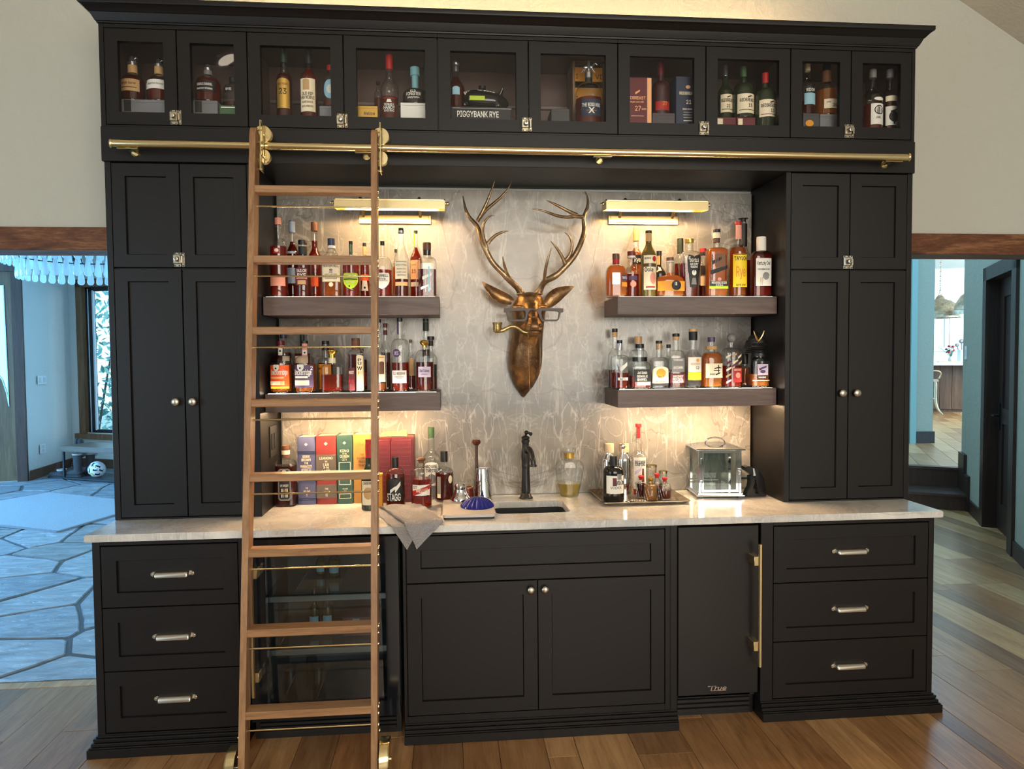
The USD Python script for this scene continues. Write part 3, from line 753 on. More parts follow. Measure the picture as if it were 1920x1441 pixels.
# ---- two brass picture lamps; the hood shades a warm lamp
for text, (x0, x1), (p0, p1), z, spot in (('brass trough picture lamp on the left half of the backsplash', (-.895, -.380), (-.805, -.450), 2.345, .9), ('brass trough picture lamp on the right half of the backsplash', (.392, .900), (.446, .810), 2.352, .9)):
    L = thing('picture_lamp', text, 'lamp', ((x0 + x1) / 2, .5, z))
    yh = .455
    prof = [(yh - .052, z - .028), (yh - .050, z + .012), (yh - .040, z + .020), (yh + .030, z + .020), (yh + .040, z + .008), (yh + .040, z - .020)]
    inner = [(yh + .0385, z - .020), (yh + .0385, z + .006), (yh + .028, z + .0185), (yh - .039, z + .0185), (yh - .0485, z + .011), (yh - .0505, z - .028)]
    part(L, 'hood', cat(extr(Polygon(prof + inner), x1 - x0, (x0, 0, 0), 'yz'), extr(Polygon(prof), .0015, (x0, 0, 0), 'yz'), extr(Polygon(prof), .0015, (x1 - .0015, 0, 0), 'yz'), bx(x0 + .004, x1 - .004, yh - .054, yh - .050, z + .008, z + .016, .001)), BRASS_SATIN)
    part(L, 'back_plate', cat(bx(p0, p1, YB - .012, YB - .001, z - .065, z - .02, .002), bx(p0 + .012, p1 - .012, YB - .016, YB - .012, z - .055, z - .022, .002)), BRASS_SATIN)
    for t in (.22, .76):
        X = x0 + (x1 - x0) * t
        part(L, 'arm', tube([(X, yh, z + .018), (X, yh + .02, z + .034), (X, yh + .07, z + .03), (X, YB - .03, z - .01), (X, YB - .012, z - .03)], .008, 10), BRASS_SATIN)
    for X, s in ((x0, -1), (x1, 1)):
        part(L, 'finial', lathe([(0, 0), (.005, 0), (.004, .006), (.009, .010), (.009, .016), (.004, .020), (0, .022)], (X - (0 if s > 0 else .022), yh - .02, z + .002), 14, 'x'), BRASS_SATIN)
    part(L, 'bulb', cyl((x0 + .05, yh - .012, z - .002), (x1 - .05, yh - .012, z - .002), .008, 12), EM('lamp_bulb', (1.0, 0.64, 0.31), 190.0), 'glowing tube under the hood')

# ---- light strip on top of the bar washes the wall
st = thing('cove_light', 'warm light strip lying on top of the bar behind the crown', 'lamp', (0, .45, 3.127))
part(st, 'strip', bx(-1.35, 1.35, .46, .485, 3.127, 3.135, 0), EM('cove_strip', (1.0, 0.62, 0.28), 75.0))
# ---- switch plate on the inner side of the left tall cabinet
sw = thing('switch_plate', 'black double switch plate on the left cupboard side above the worktop', 'switch', (-1.207, .45, 1.24))
part(sw, 'plate', bx(-1.208, -1.2035, .395, .515, 1.155, 1.30, .0015), BLACK)
part(sw, 'rockers', cat(bx(-1.2035, -1.200, .412, .443, 1.19, 1.265, .001), bx(-1.2035, -1.200, .467, .498, 1.19, 1.265, .001)), BLACK_MATTE)
# ---- recessed downlight in the sloping ceiling; it shows as a reflection in a pane
dl = thing('downlight', 'round recessed downlight in the sloping ceiling behind the viewer', 'lamp', (-2.101, -2.416, 3.99))
DLX, DLY, DLZ = -2.101, -2.416, 3.99
sl_ = math.atan(slope) * (1 if DLX > ridge_x else -1)
part(dl, 'trim', place(lathe([(.075, -.006), (.10, -.006), (.10, .002), (.075, .002), (.075, -.006)], (0, 0, 0), 40), (DLX, DLY, DLZ), ry=sl_), WHITE)
part(dl, 'lens', place(lathe([(0, -.003), (.076, -.003), (.076, .001), (0, .001)], (0, 0, 0), 40), (DLX, DLY, DLZ), ry=sl_), EM('downlight_lens', (1.0, 0.86, 0.66), 14.0))
# ================================================================== rolling ladder
ld = thing('library_ladder', 'walnut rolling ladder hooked on the brass rail, left of the middle', 'ladder', (-.93, -.2, 0))
LX0, LX1, TH = -1.180, -.660, .0245
ly = lambda z: -.300 + .144 * z
DP = .070
for x in (LX0, LX1 - TH):
    zt = 2.50
    poly = [(ly(0.03), .03)]
    a = math.atan2(1, .144)
    P0 = [(ly(.012), .012), (ly(zt), zt)]
    cx, cz = ly(zt) + DP / 2, zt + .004
    arc = [(cx + DP / 2 * math.cos(t), cz + .078 * math.sin(t)) for t in np.linspace(pi, 0, 15)]
    pg = Polygon([(ly(.012), .012)] + arc + [(ly(.012) + DP, .012)])
    part(ld, 'stile', extr(pg, TH, (x, 0, 0), 'yz'), WALNUT_Z, smooth=30)
RZ = [2.331, 2.038, 1.746, 1.455, 1.163, .874, .575, .274]
for z in RZ:
    part(ld, 'rung', bx(LX0 + TH - .006, LX1 - TH + .006, ly(z) + .000, ly(z) + DP - .004, z - .030, z, .003), WALNUT_X)
    zr = z - .082
    part(ld, 'tie_rod', cat(cyl((LX0 + .012, ly(zr) + .035, zr), (LX1 + .004, ly(zr) + .035, zr), .0038, 10), [lathe([(0, 0), (.0075, 0), (.0065, .004), (0, .006)], (LX1, ly(q) + .035, q), 14, 'x') for q in (zr, z - .015, z - .04)],
                            [lathe([(0, 0), (.006, 0), (.005, .003), (0, .004)], (LX1, ly(z - .015) + .06, z - .015), 12, 'x')]), BRASS, 'slim brass rod')
for x in (LX0 + TH + .014, LX1 + .012):
    hk = part(ld, 'roller_bracket', cat(tube(spline([(x, .098, 2.405), (x, .09, 2.44), (x, .112, 2.49), (x, .122, 2.54), (x, .116, 2.585), (x, .10, 2.615)], 16), .0045, 8), bx(x - .0025, x + .0025, .075, .128, 2.40, 2.47, .001), bx(x - .0025, x + .0025, .085, .131, 2.46, 2.612, .001)), BRASS, 'cast brass hook bracket')
    wx = x - .004
    for zc, r0, r1 in ((rz + .0490, .030, .036), (rz - .0440, .0245, .0295)):
        part(hk, 'wheel', cat(lathe([(0, -.0135), (r1 * .55, -.0135), (r1 * .62, -.0125), (r1, -.0125), (r1 + .0008, -.0115), (r0, -.004), (r0, .004), (r1 + .0008, .0115), (r1, .0125), (0, .0125)], (wx, ry, zc), 32, 'y'), cyl((wx, .118, zc), (wx, ry + .016, zc), .006, 12), cyl((wx, .122, zc), (x, .122, zc), .006, 12)), BRASS, 'grooved brass wheel')
    part(hk, 'bolts', cat([cyl((x - .016, .09, q), (x + .006, .09, q), .004, 8) for q in (2.41, 2.45, 2.52, 2.57)]), BRASS)
# rubber-tyred brass castors at the feet
for x, s in ((LX0 - .004, -1), (LX1 + .004, 1)):
    xc = x + s * .022
    w = part(ld, 'castor', cat(lathe([(0, -.012), (.050, -.012), (.055, -.008), (.055, .008), (.050, .012), (0, .012)], (xc, ly(.0) + .05, .0585), 32, 'x')), BLACK, 'black tyre')
    guard = [(math.cos(t) * .075, math.sin(t) * .078) for t in np.linspace(-.15, pi * .86, 18)]
    g = Polygon([(ly(0) + .05 - a * 1.0, .062 + b) for a, b in guard] + [(ly(0) + .05 + .03, .062), (ly(0) + .05 - .03, .05)])
    part(w, 'castor_guard', cat(extr(g, .005, (xc + s * .0155 - .0025, 0, 0), 'yz'), extr(Polygon([(ly(0) + .05 - a, .062 + b) for a, b in guard] + [(ly(0) + .05 - a * .9, .062 + b * .9) for a, b in guard[::-1]]), .036, (xc - .018, 0, 0), 'yz'), cyl((x - s * .02, ly(0) + .05, .0585), (xc + s * .024, ly(0) + .05, .0585), .008, 12)), BRASS, 'cast brass guard')
    part(w, 'bolts', cat([lathe([(0, 0), (.007, 0), (.006, .004), (0, .006)], (x + (0 if s > 0 else -.006) , ly(q) + .035, q), 12, 'x') for q in (.10, .17)]), BRASS)
# ================================================================== bronze deer head on the backsplash
def bronze(name, dark, mid, light, rough=0.38):
    made_mats[name] = usdkit.material(stage, '/World/Looks/' + name, {
        'g': ('geometry', {}), 'n': ('noise_texture', {'scale': 14.0, 'detail': 6.0, 'roughness': 0.65, 'distortion': 0.6}), 'n2': ('noise_texture', {'scale': 90.0, 'detail': 3.0}),
        'r': ('rgb_ramp', {'ramp': [(0.30, dark), (0.52, mid), (0.70, light)]}), 'b': ('bump', {'strength': 0.3, 'distance': 0.006}),
        'p': ('principled_bsdf', {'metallic': 0.85, 'roughness': rough})},
        [('g.position', 'n.vector'), ('g.position', 'n2.vector'), ('n.fac', 'r.fac'), ('r.color', 'p.base_color'), ('n2.fac', 'b.height'), ('b.normal', 'p.normal')], surface='p.BSDF')
    return made_mats[name]


BRONZE = bronze('aged_bronze', (0.10, 0.055, 0.03), (0.26, 0.15, 0.07), (0.55, 0.30, 0.11))
BRONZE_A = bronze('antler_bronze', (0.16, 0.10, 0.06), (0.36, 0.25, 0.14), (0.58, 0.42, 0.24), 0.32)
BRONZE_G = bronze('golden_bronze', (0.26, 0.17, 0.06), (0.48, 0.34, 0.14), (0.70, 0.52, 0.24), 0.25)
BRONZE_B = PM('brown_bronze', (0.05, 0.022, 0.013), 0.45, 0.0)
deer = thing('deer_head_sculpture', 'bronze stag head with antlers, spectacles and a smoking pipe on the backsplash', 'sculpture', (0.014, .6, 1.7))


def loft(rings):
    n = len(rings[0]); V = [p for r_ in rings for p in r_]; Fq = []
    for i in range(len(rings) - 1):
        for j in range(n):
            a, b = i * n + j, i * n + (j + 1) % n
            Fq += [(a, b, b + n), (a, b + n, a + n)]
    V = V + [tuple(np.mean(rings[0], 0)), tuple(np.mean(rings[-1], 0))]
    m0, m1, k = len(V) - 2, len(V) - 1, (len(rings) - 1) * n
    for j in range(n):
        Fq += [(m0, (j + 1) % n, j), (m1, k + j, k + (j + 1) % n)]
    m = trimesh.Trimesh(V, Fq, process=True); m.fix_normals()
    return m


def ellring(cx, cy, z, a, b, n=28):
    return [(cx + a * math.cos(t), cy + b * math.sin(t) * (1.15 if math.sin(t) < 0 else .9), z) for t in np.linspace(0, 2 * pi, n, endpoint=False)]


neck = loft([ellring(.004, .585, 1.412, .004, .006), ellring(.003, .560, 1.440, .024, .030), ellring(.005, .548, 1.473, .047, .046), ellring(.008, .54, 1.520, .069, .06), ellring(.009, .53, 1.570, .081, .073),
             ellring(.010, .525, 1.626, .084, .08), ellring(.014, .52, 1.682, .079, .084), ellring(.019, .50, 1.725, .075, .085), ellring(.021, .49, 1.78, .077, .09)])


def ell(c, r, rx=0.0):
    m = trimesh.creation.icosphere(3, 1.0); m.apply_scale(r)
    m.apply_transform(trimesh.transformations.rotation_matrix(rx, [1, 0, 0])); m.apply_translation(c)
    return m


hp_ = lambda *es: hull(np.vstack([e.vertices for e in es]))
skull = hp_(ell((.022, .475, 1.845), (.083, .095, .075)), ell((.024, .455, 1.885), (.068, .065, .046)), ell((.022, .48, 1.76), (.072, .085, .06)))
face = hp_(ell((.024, .42, 1.862), (.045, .04, .04)), ell((.031, .36, 1.795), (.029, .03, .03)))
muz = hp_(ell((.031, .372, 1.80), (.028, .03, .028)), ell((.033, .335, 1.758), (.041, .034, .026)), ell((.031, .352, 1.738), (.040, .040, .026)))
jaw = hp_(ell((.031, .352, 1.732), (.036, .036, .022)), ell((.022, .44, 1.755), (.06, .05, .04)))
brow = [hp_(ell((x, .405, 1.852), (.020, .018, .014)), ell((x + s * .03, .43, 1.85), (.018, .02, .016))) for x, s in ((-.018, -1), (.064, 1))]
A_ = manifold(neck)
for q in (skull, face, muz, jaw, *brow):
    A_ = A_ + manifold(q)
for s in (-1, 1):
    A_ = A_ - manifold(ell((.033 + s * .026, .302, 1.764), (.009, .016, .011)))
A_ = A_ - manifold(hull([(-.02, .30, 1.7395), (.085, .30, 1.7395), (-.02, .335, 1.7365), (.085, .335, 1.7365), (-.02, .30, 1.735), (.085, .30, 1.735)]))
A_ = A_ ^ manifold(trimesh.creation.box(bounds=[(-1, 0, 1), (1, .6065, 3)]))
hm = tm(A_.refine_to_length(.012)); hm.merge_vertices()
trimesh.smoothing.filter_taubin(hm, iterations=8)
part(deer, 'head', hm, BRONZE, smooth=60)
ANT = {'antler': ([[(-.017, .46, 1.923), (-.031, .45, 1.945), (-.058, .43, 1.969), (-.106, .41, 2.014), (-.159, .40, 2.068), (-.184, .40, 2.114), (-.210, .41, 2.177), (-.231, .43, 2.246), (-.262, .44, 2.282), (-.284, .45, 2.334), (-.294, .46, 2.390)],
                   [(-.070, .425, 1.982), (-.096, .39, 2.028), (-.112, .36, 2.089)], [(-.183, .40, 2.129), (-.199, .385, 2.173), (-.204, .37, 2.224), (-.186, .36, 2.263), (-.149, .355, 2.279)],
                   [(-.179, .395, 2.155), (-.142, .38, 2.191), (-.085, .365, 2.209)], [(-.227, .43, 2.265), (-.200, .42, 2.313), (-.172, .42, 2.375), (-.144, .42, 2.453)], [(-.215, .43, 2.284), (-.183, .44, 2.322), (-.132, .45, 2.367), (-.058, .46, 2.467)]],),
       'antler2': ([[(.067, .46, 1.925), (.081, .45, 1.953), (.096, .43, 1.979), (.137, .41, 2.0), (.187, .40, 2.042), (.239, .40, 2.104), (.273, .41, 2.172), (.290, .43, 2.238), (.289, .44, 2.287), (.308, .45, 2.336), (.313, .455, 2.377), (.300, .46, 2.419)],
                    [(.094, .43, 1.971), (.095, .39, 2.037), (.120, .36, 2.131)], [(.190, .40, 2.061), (.167, .385, 2.104), (.115, .36, 2.162)], [(.193, .40, 2.078), (.218, .39, 2.118), (.218, .38, 2.167), (.183, .365, 2.203)],
                    [(.289, .44, 2.291), (.239, .42, 2.289), (.177, .40, 2.284), (.119, .38, 2.295), (.029, .36, 2.310)], [(.251, .42, 2.298), (.204, .40, 2.313), (.160, .39, 2.332), (.100, .37, 2.353)]],)}
for key, (paths,) in ANT.items():
    M_ = None
    for i, P in enumerate(paths):
        sp_ = spline(P, 30)
        t = np.linspace(0, 1, 30)
        rad = np.interp(t, [0, .06, .25, .6, .85, 1], [.019, .0155, .0135, .0125, .008, .0025]) if i == 0 else np.interp(t, [0, .2, .7, 1], [.010, .0085, .006, .0018])
        if i == 0:
            rad = rad * (1 + .10 * np.sin(t * 160) * (t < .22))
        w = manifold(tube(sp_, rad, 14))
        M_ = w if M_ is None else M_ + w
    b = paths[0][0]
    M_ = M_ + manifold(ell((b[0], b[1], b[2] - .002), (.023, .021, .008)))
    part(deer, 'antler', tm(M_), BRONZE_A, smooth=50)
for base, tip, wid, bend in (((-.058, .47, 1.884), (-.207, .45, 1.980), .030, -.012), ((.104, .47, 1.868), (.241, .45, 1.957), .036, .012)):
    base, tip = np.array(base), np.array(tip)
    d = tip - base; L_ = np.linalg.norm(d); d /= L_; nrm = np.cross(d, [0, 1, 0]); nrm *= np.sign(nrm[2])
    up_, dn_, G = [], [], 9
    V, Fq = [], []
    N_ = 18
    for i in range(N_ + 1):
        t = i / N_
        w = wid * (math.sin(pi * min(1, t * .93 + .07) ** .8) ** .8) * (1 - .25 * t) + .002
        c = base + d * L_ * t + nrm * bend * math.sin(pi * t)
        for j in range(G):
            q = -1 + 2 * j / (G - 1)
            V.append(c + nrm * w * q + np.array([0, .016 * (1 - q * q) * math.sin(pi * min(1, t + .1)) - .004, 0]))
    nb = len(V)
    V += [v + np.array([0, .006, 0]) for v in V]
    for i in range(N_):
        for j in range(G - 1):
            a = i * G + j
            Fq += [(a, a + 1, a + G), (a + 1, a + G + 1, a + G), (nb + a, nb + a + G, nb + a + 1), (nb + a + 1, nb + a + G, nb + a + G + 1)]
    edge = [i * G for i in range(N_ + 1)] + [N_ * G + j for j in range(1, G)] + [i * G + G - 1 for i in range(N_ - 1, -1, -1)] + [j for j in range(G - 2, 0, -1)]
    for a, b in zip(edge, edge[1:] + edge[:1]):
        Fq += [(a, nb + a, b), (b, nb + a, nb + b)]
    m = trimesh.Trimesh(V, Fq, process=True); m.fix_normals()
    part(deer, 'ear', m, BRONZE, smooth=60)
gx = lambda pts: [(-.109 + (a - 425) * .2645e-3, 1.848 - (b - 745) * .2645e-3) for a, b in pts]
outl = Polygon(gx([(425, 745), (425, 815), (465, 832), (485, 950), (515, 985), (780, 985), (830, 960), (870, 880), (900, 830), (1010, 830), (1050, 880), (1080, 950), (1110, 985), (1380, 985), (1415, 950), (1450, 832), (1495, 825), (1495, 755), (1150, 747), (960, 765), (760, 742)]))
lens = [Polygon(gx([(495, 830), (520, 808), (800, 792), (815, 830), (800, 930), (760, 950), (540, 955), (515, 935)])), Polygon(gx([(1095, 830), (1110, 795), (1385, 810), (1415, 830), (1395, 935), (1370, 955), (1130, 955), (1105, 925)]))]
fr = outl.difference(lens[0]).difference(lens[1])
gl_ = part(deer, 'spectacles', cat(extr(fr.buffer(-.0008), .002, (0, .3555, 0), 'xz'), extr(fr, .009, (0, .357, 0), 'xz')), BRONZE_B, 'brown bronze spectacles', 30)
part(gl_, 'temple', cat([hull([(x + a, y, z + b) for a in (-.003, .003) for b in (-.006, .006) for x, y, z in ((X, .365, 1.838), (X + s * -.012, .46, 1.845))]) for X, s in ((-.102, -1), (.168, 1))]), BRONZE_B)
pp = part(deer, 'pipe', cat(lathe([(0, 0), (.010, .001), (.018, .008), (.0205, .022), (.020, .036), (.023, .046), (.0235, .050), (.019, .0505), (.016, .046), (.015, .02), (0, .018)], (-.142, .345, 1.729), 28),
                            tube(spline([(-.135, .345, 1.742), (-.118, .345, 1.742), (-.096, .345, 1.752), (-.066, .343, 1.760), (-.044, .340, 1.752), (-.024, .335, 1.737), (.004, .335, 1.733)], 26), np.linspace(.011, .0045, 26), 12)), BRONZE_G, 'golden bronze smoking pipe', 50)
# ================================================================== entry hall things
rot = math.radians(-24)
fr_ = np.array([math.cos(rot), math.sin(rot)]); bk_ = np.array([-fr_[1], fr_[0]])
# rug: its corners as they lie on the stones
RUG = PM('rug_weave', (0.34, 0.35, 0.36), 0.95, bump=(260, 0.9))
rug_p = Polygon([(-4.062, 3.994), (-3.70, 5.20), (-5.25, 6.05), (-5.95, 4.87)])
rug = thing('rug', 'pale grey woven rug on the slate floor of the entry hall', 'rug', (-4.6, 4.9, 0))
part(rug, 'weave', cat(extr(rug_p.buffer(.02), .012, (0, 0, .001)), extr(rug_p, .005, (0, 0, .0115))), RUG)
part(rug, 'binding', extr(rug_p.buffer(.03).difference(rug_p.buffer(.012)), .016, (0, 0, .001)), PM('rug_binding', (0.18, 0.19, 0.20), 0.9))
# bench with leather top and an iron frame
q0 = np.array([-5.609, 7.067])
bp = lambda a, b: q0 + fr_ * a + bk_ * b
bn = thing('bench', 'brown leather-topped bench on a black iron frame under the window', 'bench', (*bp(.6, .2), 0))


def slabq(a0, a1, b0, b1, z0, z1, c=0.0):
    P = Polygon([bp(a0, b0), bp(a1, b0), bp(a1, b1), bp(a0, b1)])
    if c:
        return cat(extr(P.buffer(-c), c, (0, 0, z0)), extr(P.buffer(-c * .15), z1 - z0 - 2 * c, (0, 0, z0 + c)), extr(P.buffer(-c), c, (0, 0, z1 - c)), extr(P.buffer(-c * .45), z1 - z0 - c, (0, 0, z0 + c / 2)))
    return extr(P, z1 - z0, (0, 0, z0))


IRON = PM('black_iron', (0.012, 0.012, 0.013), 0.5)
part(bn, 'seat_pad', slabq(-.04, 1.24, -.03, .45, .385, .46, .022), PM('brown_leather', (0.13, 0.085, 0.055), 0.38, bump=(90, 0.3)), smooth=60)
for a, b in ((0, 0), (1.18, 0), (0, .39), (1.18, .39)):
    part(bn, 'leg', slabq(a, a + .025, b, b + .025, 0.0, .385), IRON)
for a0, a1, b0, b1 in ((0, 1.2, 0, .025), (0, 1.2, .39, .415), (0, .025, .025, .39), (1.18, 1.205, .025, .39)):
    part(bn, 'rail', slabq(a0, a1, b0, b1, .012, .034), IRON)
part(bn, 'shelf', slabq(.02, 1.19, .02, .40, .026, .034), PM('bench_shelf', (0.03, 0.03, 0.032), 0.6))
# ball on the bench shelf
bc = (*bp(.45, .14), .034 + .108)
bl = thing('football', 'white ball with black and yellow patches on the shelf of the bench', 'ball', (bc[0], bc[1], .034))
part(bl, 'shell', ell(bc, (.108, .108, .108)), PM('ball_white', (0.72, 0.75, 0.76), 0.4), smooth=True)
rb = np.random.default_rng(5)
for k, (th, ph, col) in enumerate([(t, p, c) for t, p, c in ((-2.4, .55, 0), (-1.7, .75, 0), (-1.0, .45, 0), (-2.1, .0, 0), (-1.3, .05, 0), (-2.7, -.1, 0), (-1.75, -.55, 1), (-1.05, -.55, 0), (-2.4, -.6, 0), (-.6, -.05, 0))]):
    d = np.array([math.cos(th) * math.cos(ph), math.sin(th) * math.cos(ph), math.sin(ph)])
    u = np.cross(d, [0.2, 0.1, 1]); u /= np.linalg.norm(u); w = np.cross(d, u)
    sh = [(-.034, -.014), (.026, -.018), (.036, .008), (.004, .016), (-.026, .02)]
    a0 = rb.uniform(0, 6.28)
    ring_ = []
    for x, y in sh:
        x, y = x * math.cos(a0) - y * math.sin(a0), x * math.sin(a0) + y * math.cos(a0)
        q = d * .108 + u * x + w * y
        ring_.append(q / np.linalg.norm(q))
    pts_ = [np.array(bc) + q * s for q in ring_ for s in (.1065, .1092)] + [np.array(bc) + d * .1096]
    part(bl, 'patch', hull(pts_), PM('ball_black', (0.02, 0.02, 0.02), 0.4) if col == 0 else PM('ball_yellow', (0.7, 0.5, 0.05), 0.4))
# winter boots beside and on the bench shelf
BOOT = PM('boot_suede', (0.045, 0.038, 0.036), 0.85, bump=(120, 0.4)); FUR = PM('boot_lining', (0.42, 0.38, 0.34), 0.95, bump=(200, 0.8)); SOLE = PM('boot_sole', (0.02, 0.02, 0.02), 0.7)


def boot(label, at, rz, h=.27, z=0.0, tip=0.0):
    b = thing('boot', label, 'boot', (*at, z))
    T = trimesh.transformations.euler_matrix(0, tip, rz, 'rxyz'); T = trimesh.transformations.rotation_matrix(rz, [0, 0, 1]) @ trimesh.transformations.rotation_matrix(tip, [0, 1, 0])
    T[:3, 3] = (*at, z)
    def mv(m):
        m = tm(m).copy(); m.apply_transform(T); return m
    up_ = hp_(ell((-.02, 0, .06), (.05, .045, .05)), ell((-.02, 0, h - .03), (.058, .052, .03)))
    foot = hp_(ell((-.03, 0, .05), (.05, .045, .045)), ell((.14, 0, .045), (.045, .046, .038)))
    m = manifold(up_) + manifold(foot)
    m = m - manifold(trimesh.creation.box(bounds=[(-1, -1, -1), (1, 1, .012)])) - manifold(cyl((-.02, 0, h - .05), (-.02, 0, h + .05), .045, 24))
    m = tm(m.refine_to_length(.03)); m.merge_vertices(); trimesh.smoothing.filter_taubin(m, iterations=4)
    part(b, 'upper', mv(m), BOOT, smooth=60)
    sl = Polygon([(-.085, -.035), (-.06, -.05), (.14, -.05), (.185, -.03), (.195, 0), (.185, .03), (.14, .05), (-.06, .05), (-.085, .035)]).buffer(.004)
    part(b, 'sole', mv(extr(sl, .024)), SOLE)
    part(b, 'lining', mv(lathe([(.043, h - .02), (.062, h - .018), (.066, h - .005), (.060, h + .006), (.046, h + .004), (.040, h - .01)], (-.02, 0, 0), 28)), FUR, 'pale fleece cuff')
    part(b, 'laces', mv(cat([tube([(.035 + .012 * (3 - k) * .6, -.032, .10 + k * .03), (.05 + .012 * (3 - k) * .6, 0, .105 + k * .03), (.035 + .012 * (3 - k) * .6, .032, .10 + k * .03)], .004, 6) for k in range(4)])), PM('boot_lace', (0.16, 0.10, 0.08), 0.8))


boot('dark winter boot with a fleece cuff lying on its side by the wall outlet', bp(-.10, .33), rot + pi + .25, .25, .335, -1.45)
boot('dark laced winter boot on the bench shelf nearer to its end', bp(.13, .10), rot + pi + .25, .31, .036)
boot('dark laced winter boot on the bench shelf beside the ball', bp(.16, .27), rot + pi + .25, .30, .036)
boot('low black boot standing on the floor left of the bench', bp(-.16, .10), rot + pi + .1, .12, 0.0)
# switch and outlet on the wall
nA = np.array([math.cos(math.radians(4)), math.sin(math.radians(4))])
dA = (Bc - A) / np.linalg.norm(Bc - A); nA = np.array([dA[1], -dA[0]])
PLATE = PM('switch_white', (0.72, 0.74, 0.74), 0.4)
for name, label, s, z, w, h, inner in (('light_switch', 'pale square switch plate on the entry hall wall', .40, 1.345, .12, .12, 2), ('wall_outlet', 'white outlet plate low on the entry hall wall by the boots', .36, .385, .075, .125, 1)):
    p0 = A + dA * s
    t_ = thing(name, label, 'switch' if inner == 2 else 'outlet', (*p0, z))
    s0, s1 = s - w * 1.0, s + w * 1.0
    part(t_, 'plate', strip(A + dA * s0 + nA * .001, A + dA * s1 + nA * .001, z - h / 2, z + h / 2, .006, -1), PLATE)
    for k in range(inner):
        a0 = s0 + (s1 - s0) * ((k + .25) / inner) if inner == 2 else s0 + (s1 - s0) * .28
        a1 = s0 + (s1 - s0) * ((k + .75) / inner) if inner == 2 else s0 + (s1 - s0) * .72
        zz = [(z - h * .3, z + h * .3)] if inner == 2 else [(z - h * .38, z - h * .05), (z + h * .05, z + h * .38)]
        for z0, z1 in zz:
            part(t_, 'rocker' if inner == 2 else 'socket', strip(A + dA * a0 + nA * .007, A + dA * a1 + nA * .007, z0, z1, .003, -1), PM('switch_inner', (0.58, 0.6, 0.6), 0.4))
# chandelier of glass drops in two rings
DROP = usdkit.material(stage, '/World/Looks/drop_glass', {**mirror_nodes(1.5), 't': ('transparent_bsdf', {'color': (0.80, 0.90, 0.94)}), 'g': ('glossy_bsdf', {'color': (1, 1, 1), 'roughness': 0.05}), 'tr': ('translucent_bsdf', {'color': (0.85, 0.92, 0.95)}),
                                                                   'd': ('diffuse_bsdf', {'color': (0.85, 0.92, 0.95)}), 'm0': ('mix_closure', {'fac': 0.5}), 'm1': ('mix_closure', {'fac': 0.55}), 'm': ('mix_closure', {})},
                       MIRROR + [('fz.value', 'm.fac'), ('tr.BSDF', 'm0.closure1'), ('d.BSDF', 'm0.closure2'), ('t.BSDF', 'm1.closure1'), ('m0.closure', 'm1.closure2'), ('m1.closure', 'm.closure1'), ('g.BSDF', 'm.closure2')], surface='m.closure')
cc = np.array([-3.50, 3.30])
ch = thing('chandelier', 'tiered chandelier of clear teardrop glass pieces in the entry hall', 'chandelier', (*cc, 2.30))
RING = PM('chandelier_iron', (0.03, 0.03, 0.03), 0.4, 0.8)
for rr, zt, n_, hh in ((.50, 2.575, 40, .165), (.40, 2.475, 34, .185)):
    part(ch, 'ring', lathe([(rr - .006, zt - .004), (rr + .006, zt - .004), (rr + .006, zt + .004), (rr - .006, zt + .004), (rr - .006, zt - .004)], (*cc, 0), 64), RING)
    for k in range(n_):
        a = 2 * pi * (k + .3) / n_
        c_ = cc + rr * np.array([math.cos(a), math.sin(a)])
        prof = [(0, 0), (.016, .003), (.026, .014), (.029, .032), (.026, .06), (.019, .10), (.011, .14), (.007, hh - .008), (.004, hh), (0, hh)]
        m = lathe(prof, (0, 0, 0), 12); m.apply_scale([.45, 1, 1])
        part(ch, 'glass_drop', place(m, (*c_, zt - hh - .006), a), DROP, smooth=60)
part(ch, 'stem', cat(cyl((*cc, 2.45), (*cc, 3.3), .012, 12), [cyl((*(cc + rr * np.array([math.cos(a), math.sin(a)])), zt), (*cc, 2.72), .005, 6) for rr, zt in ((.50, 2.575), (.40, 2.475)) for a in (0.3, 1.87, 3.44, 5.0)]), RING)
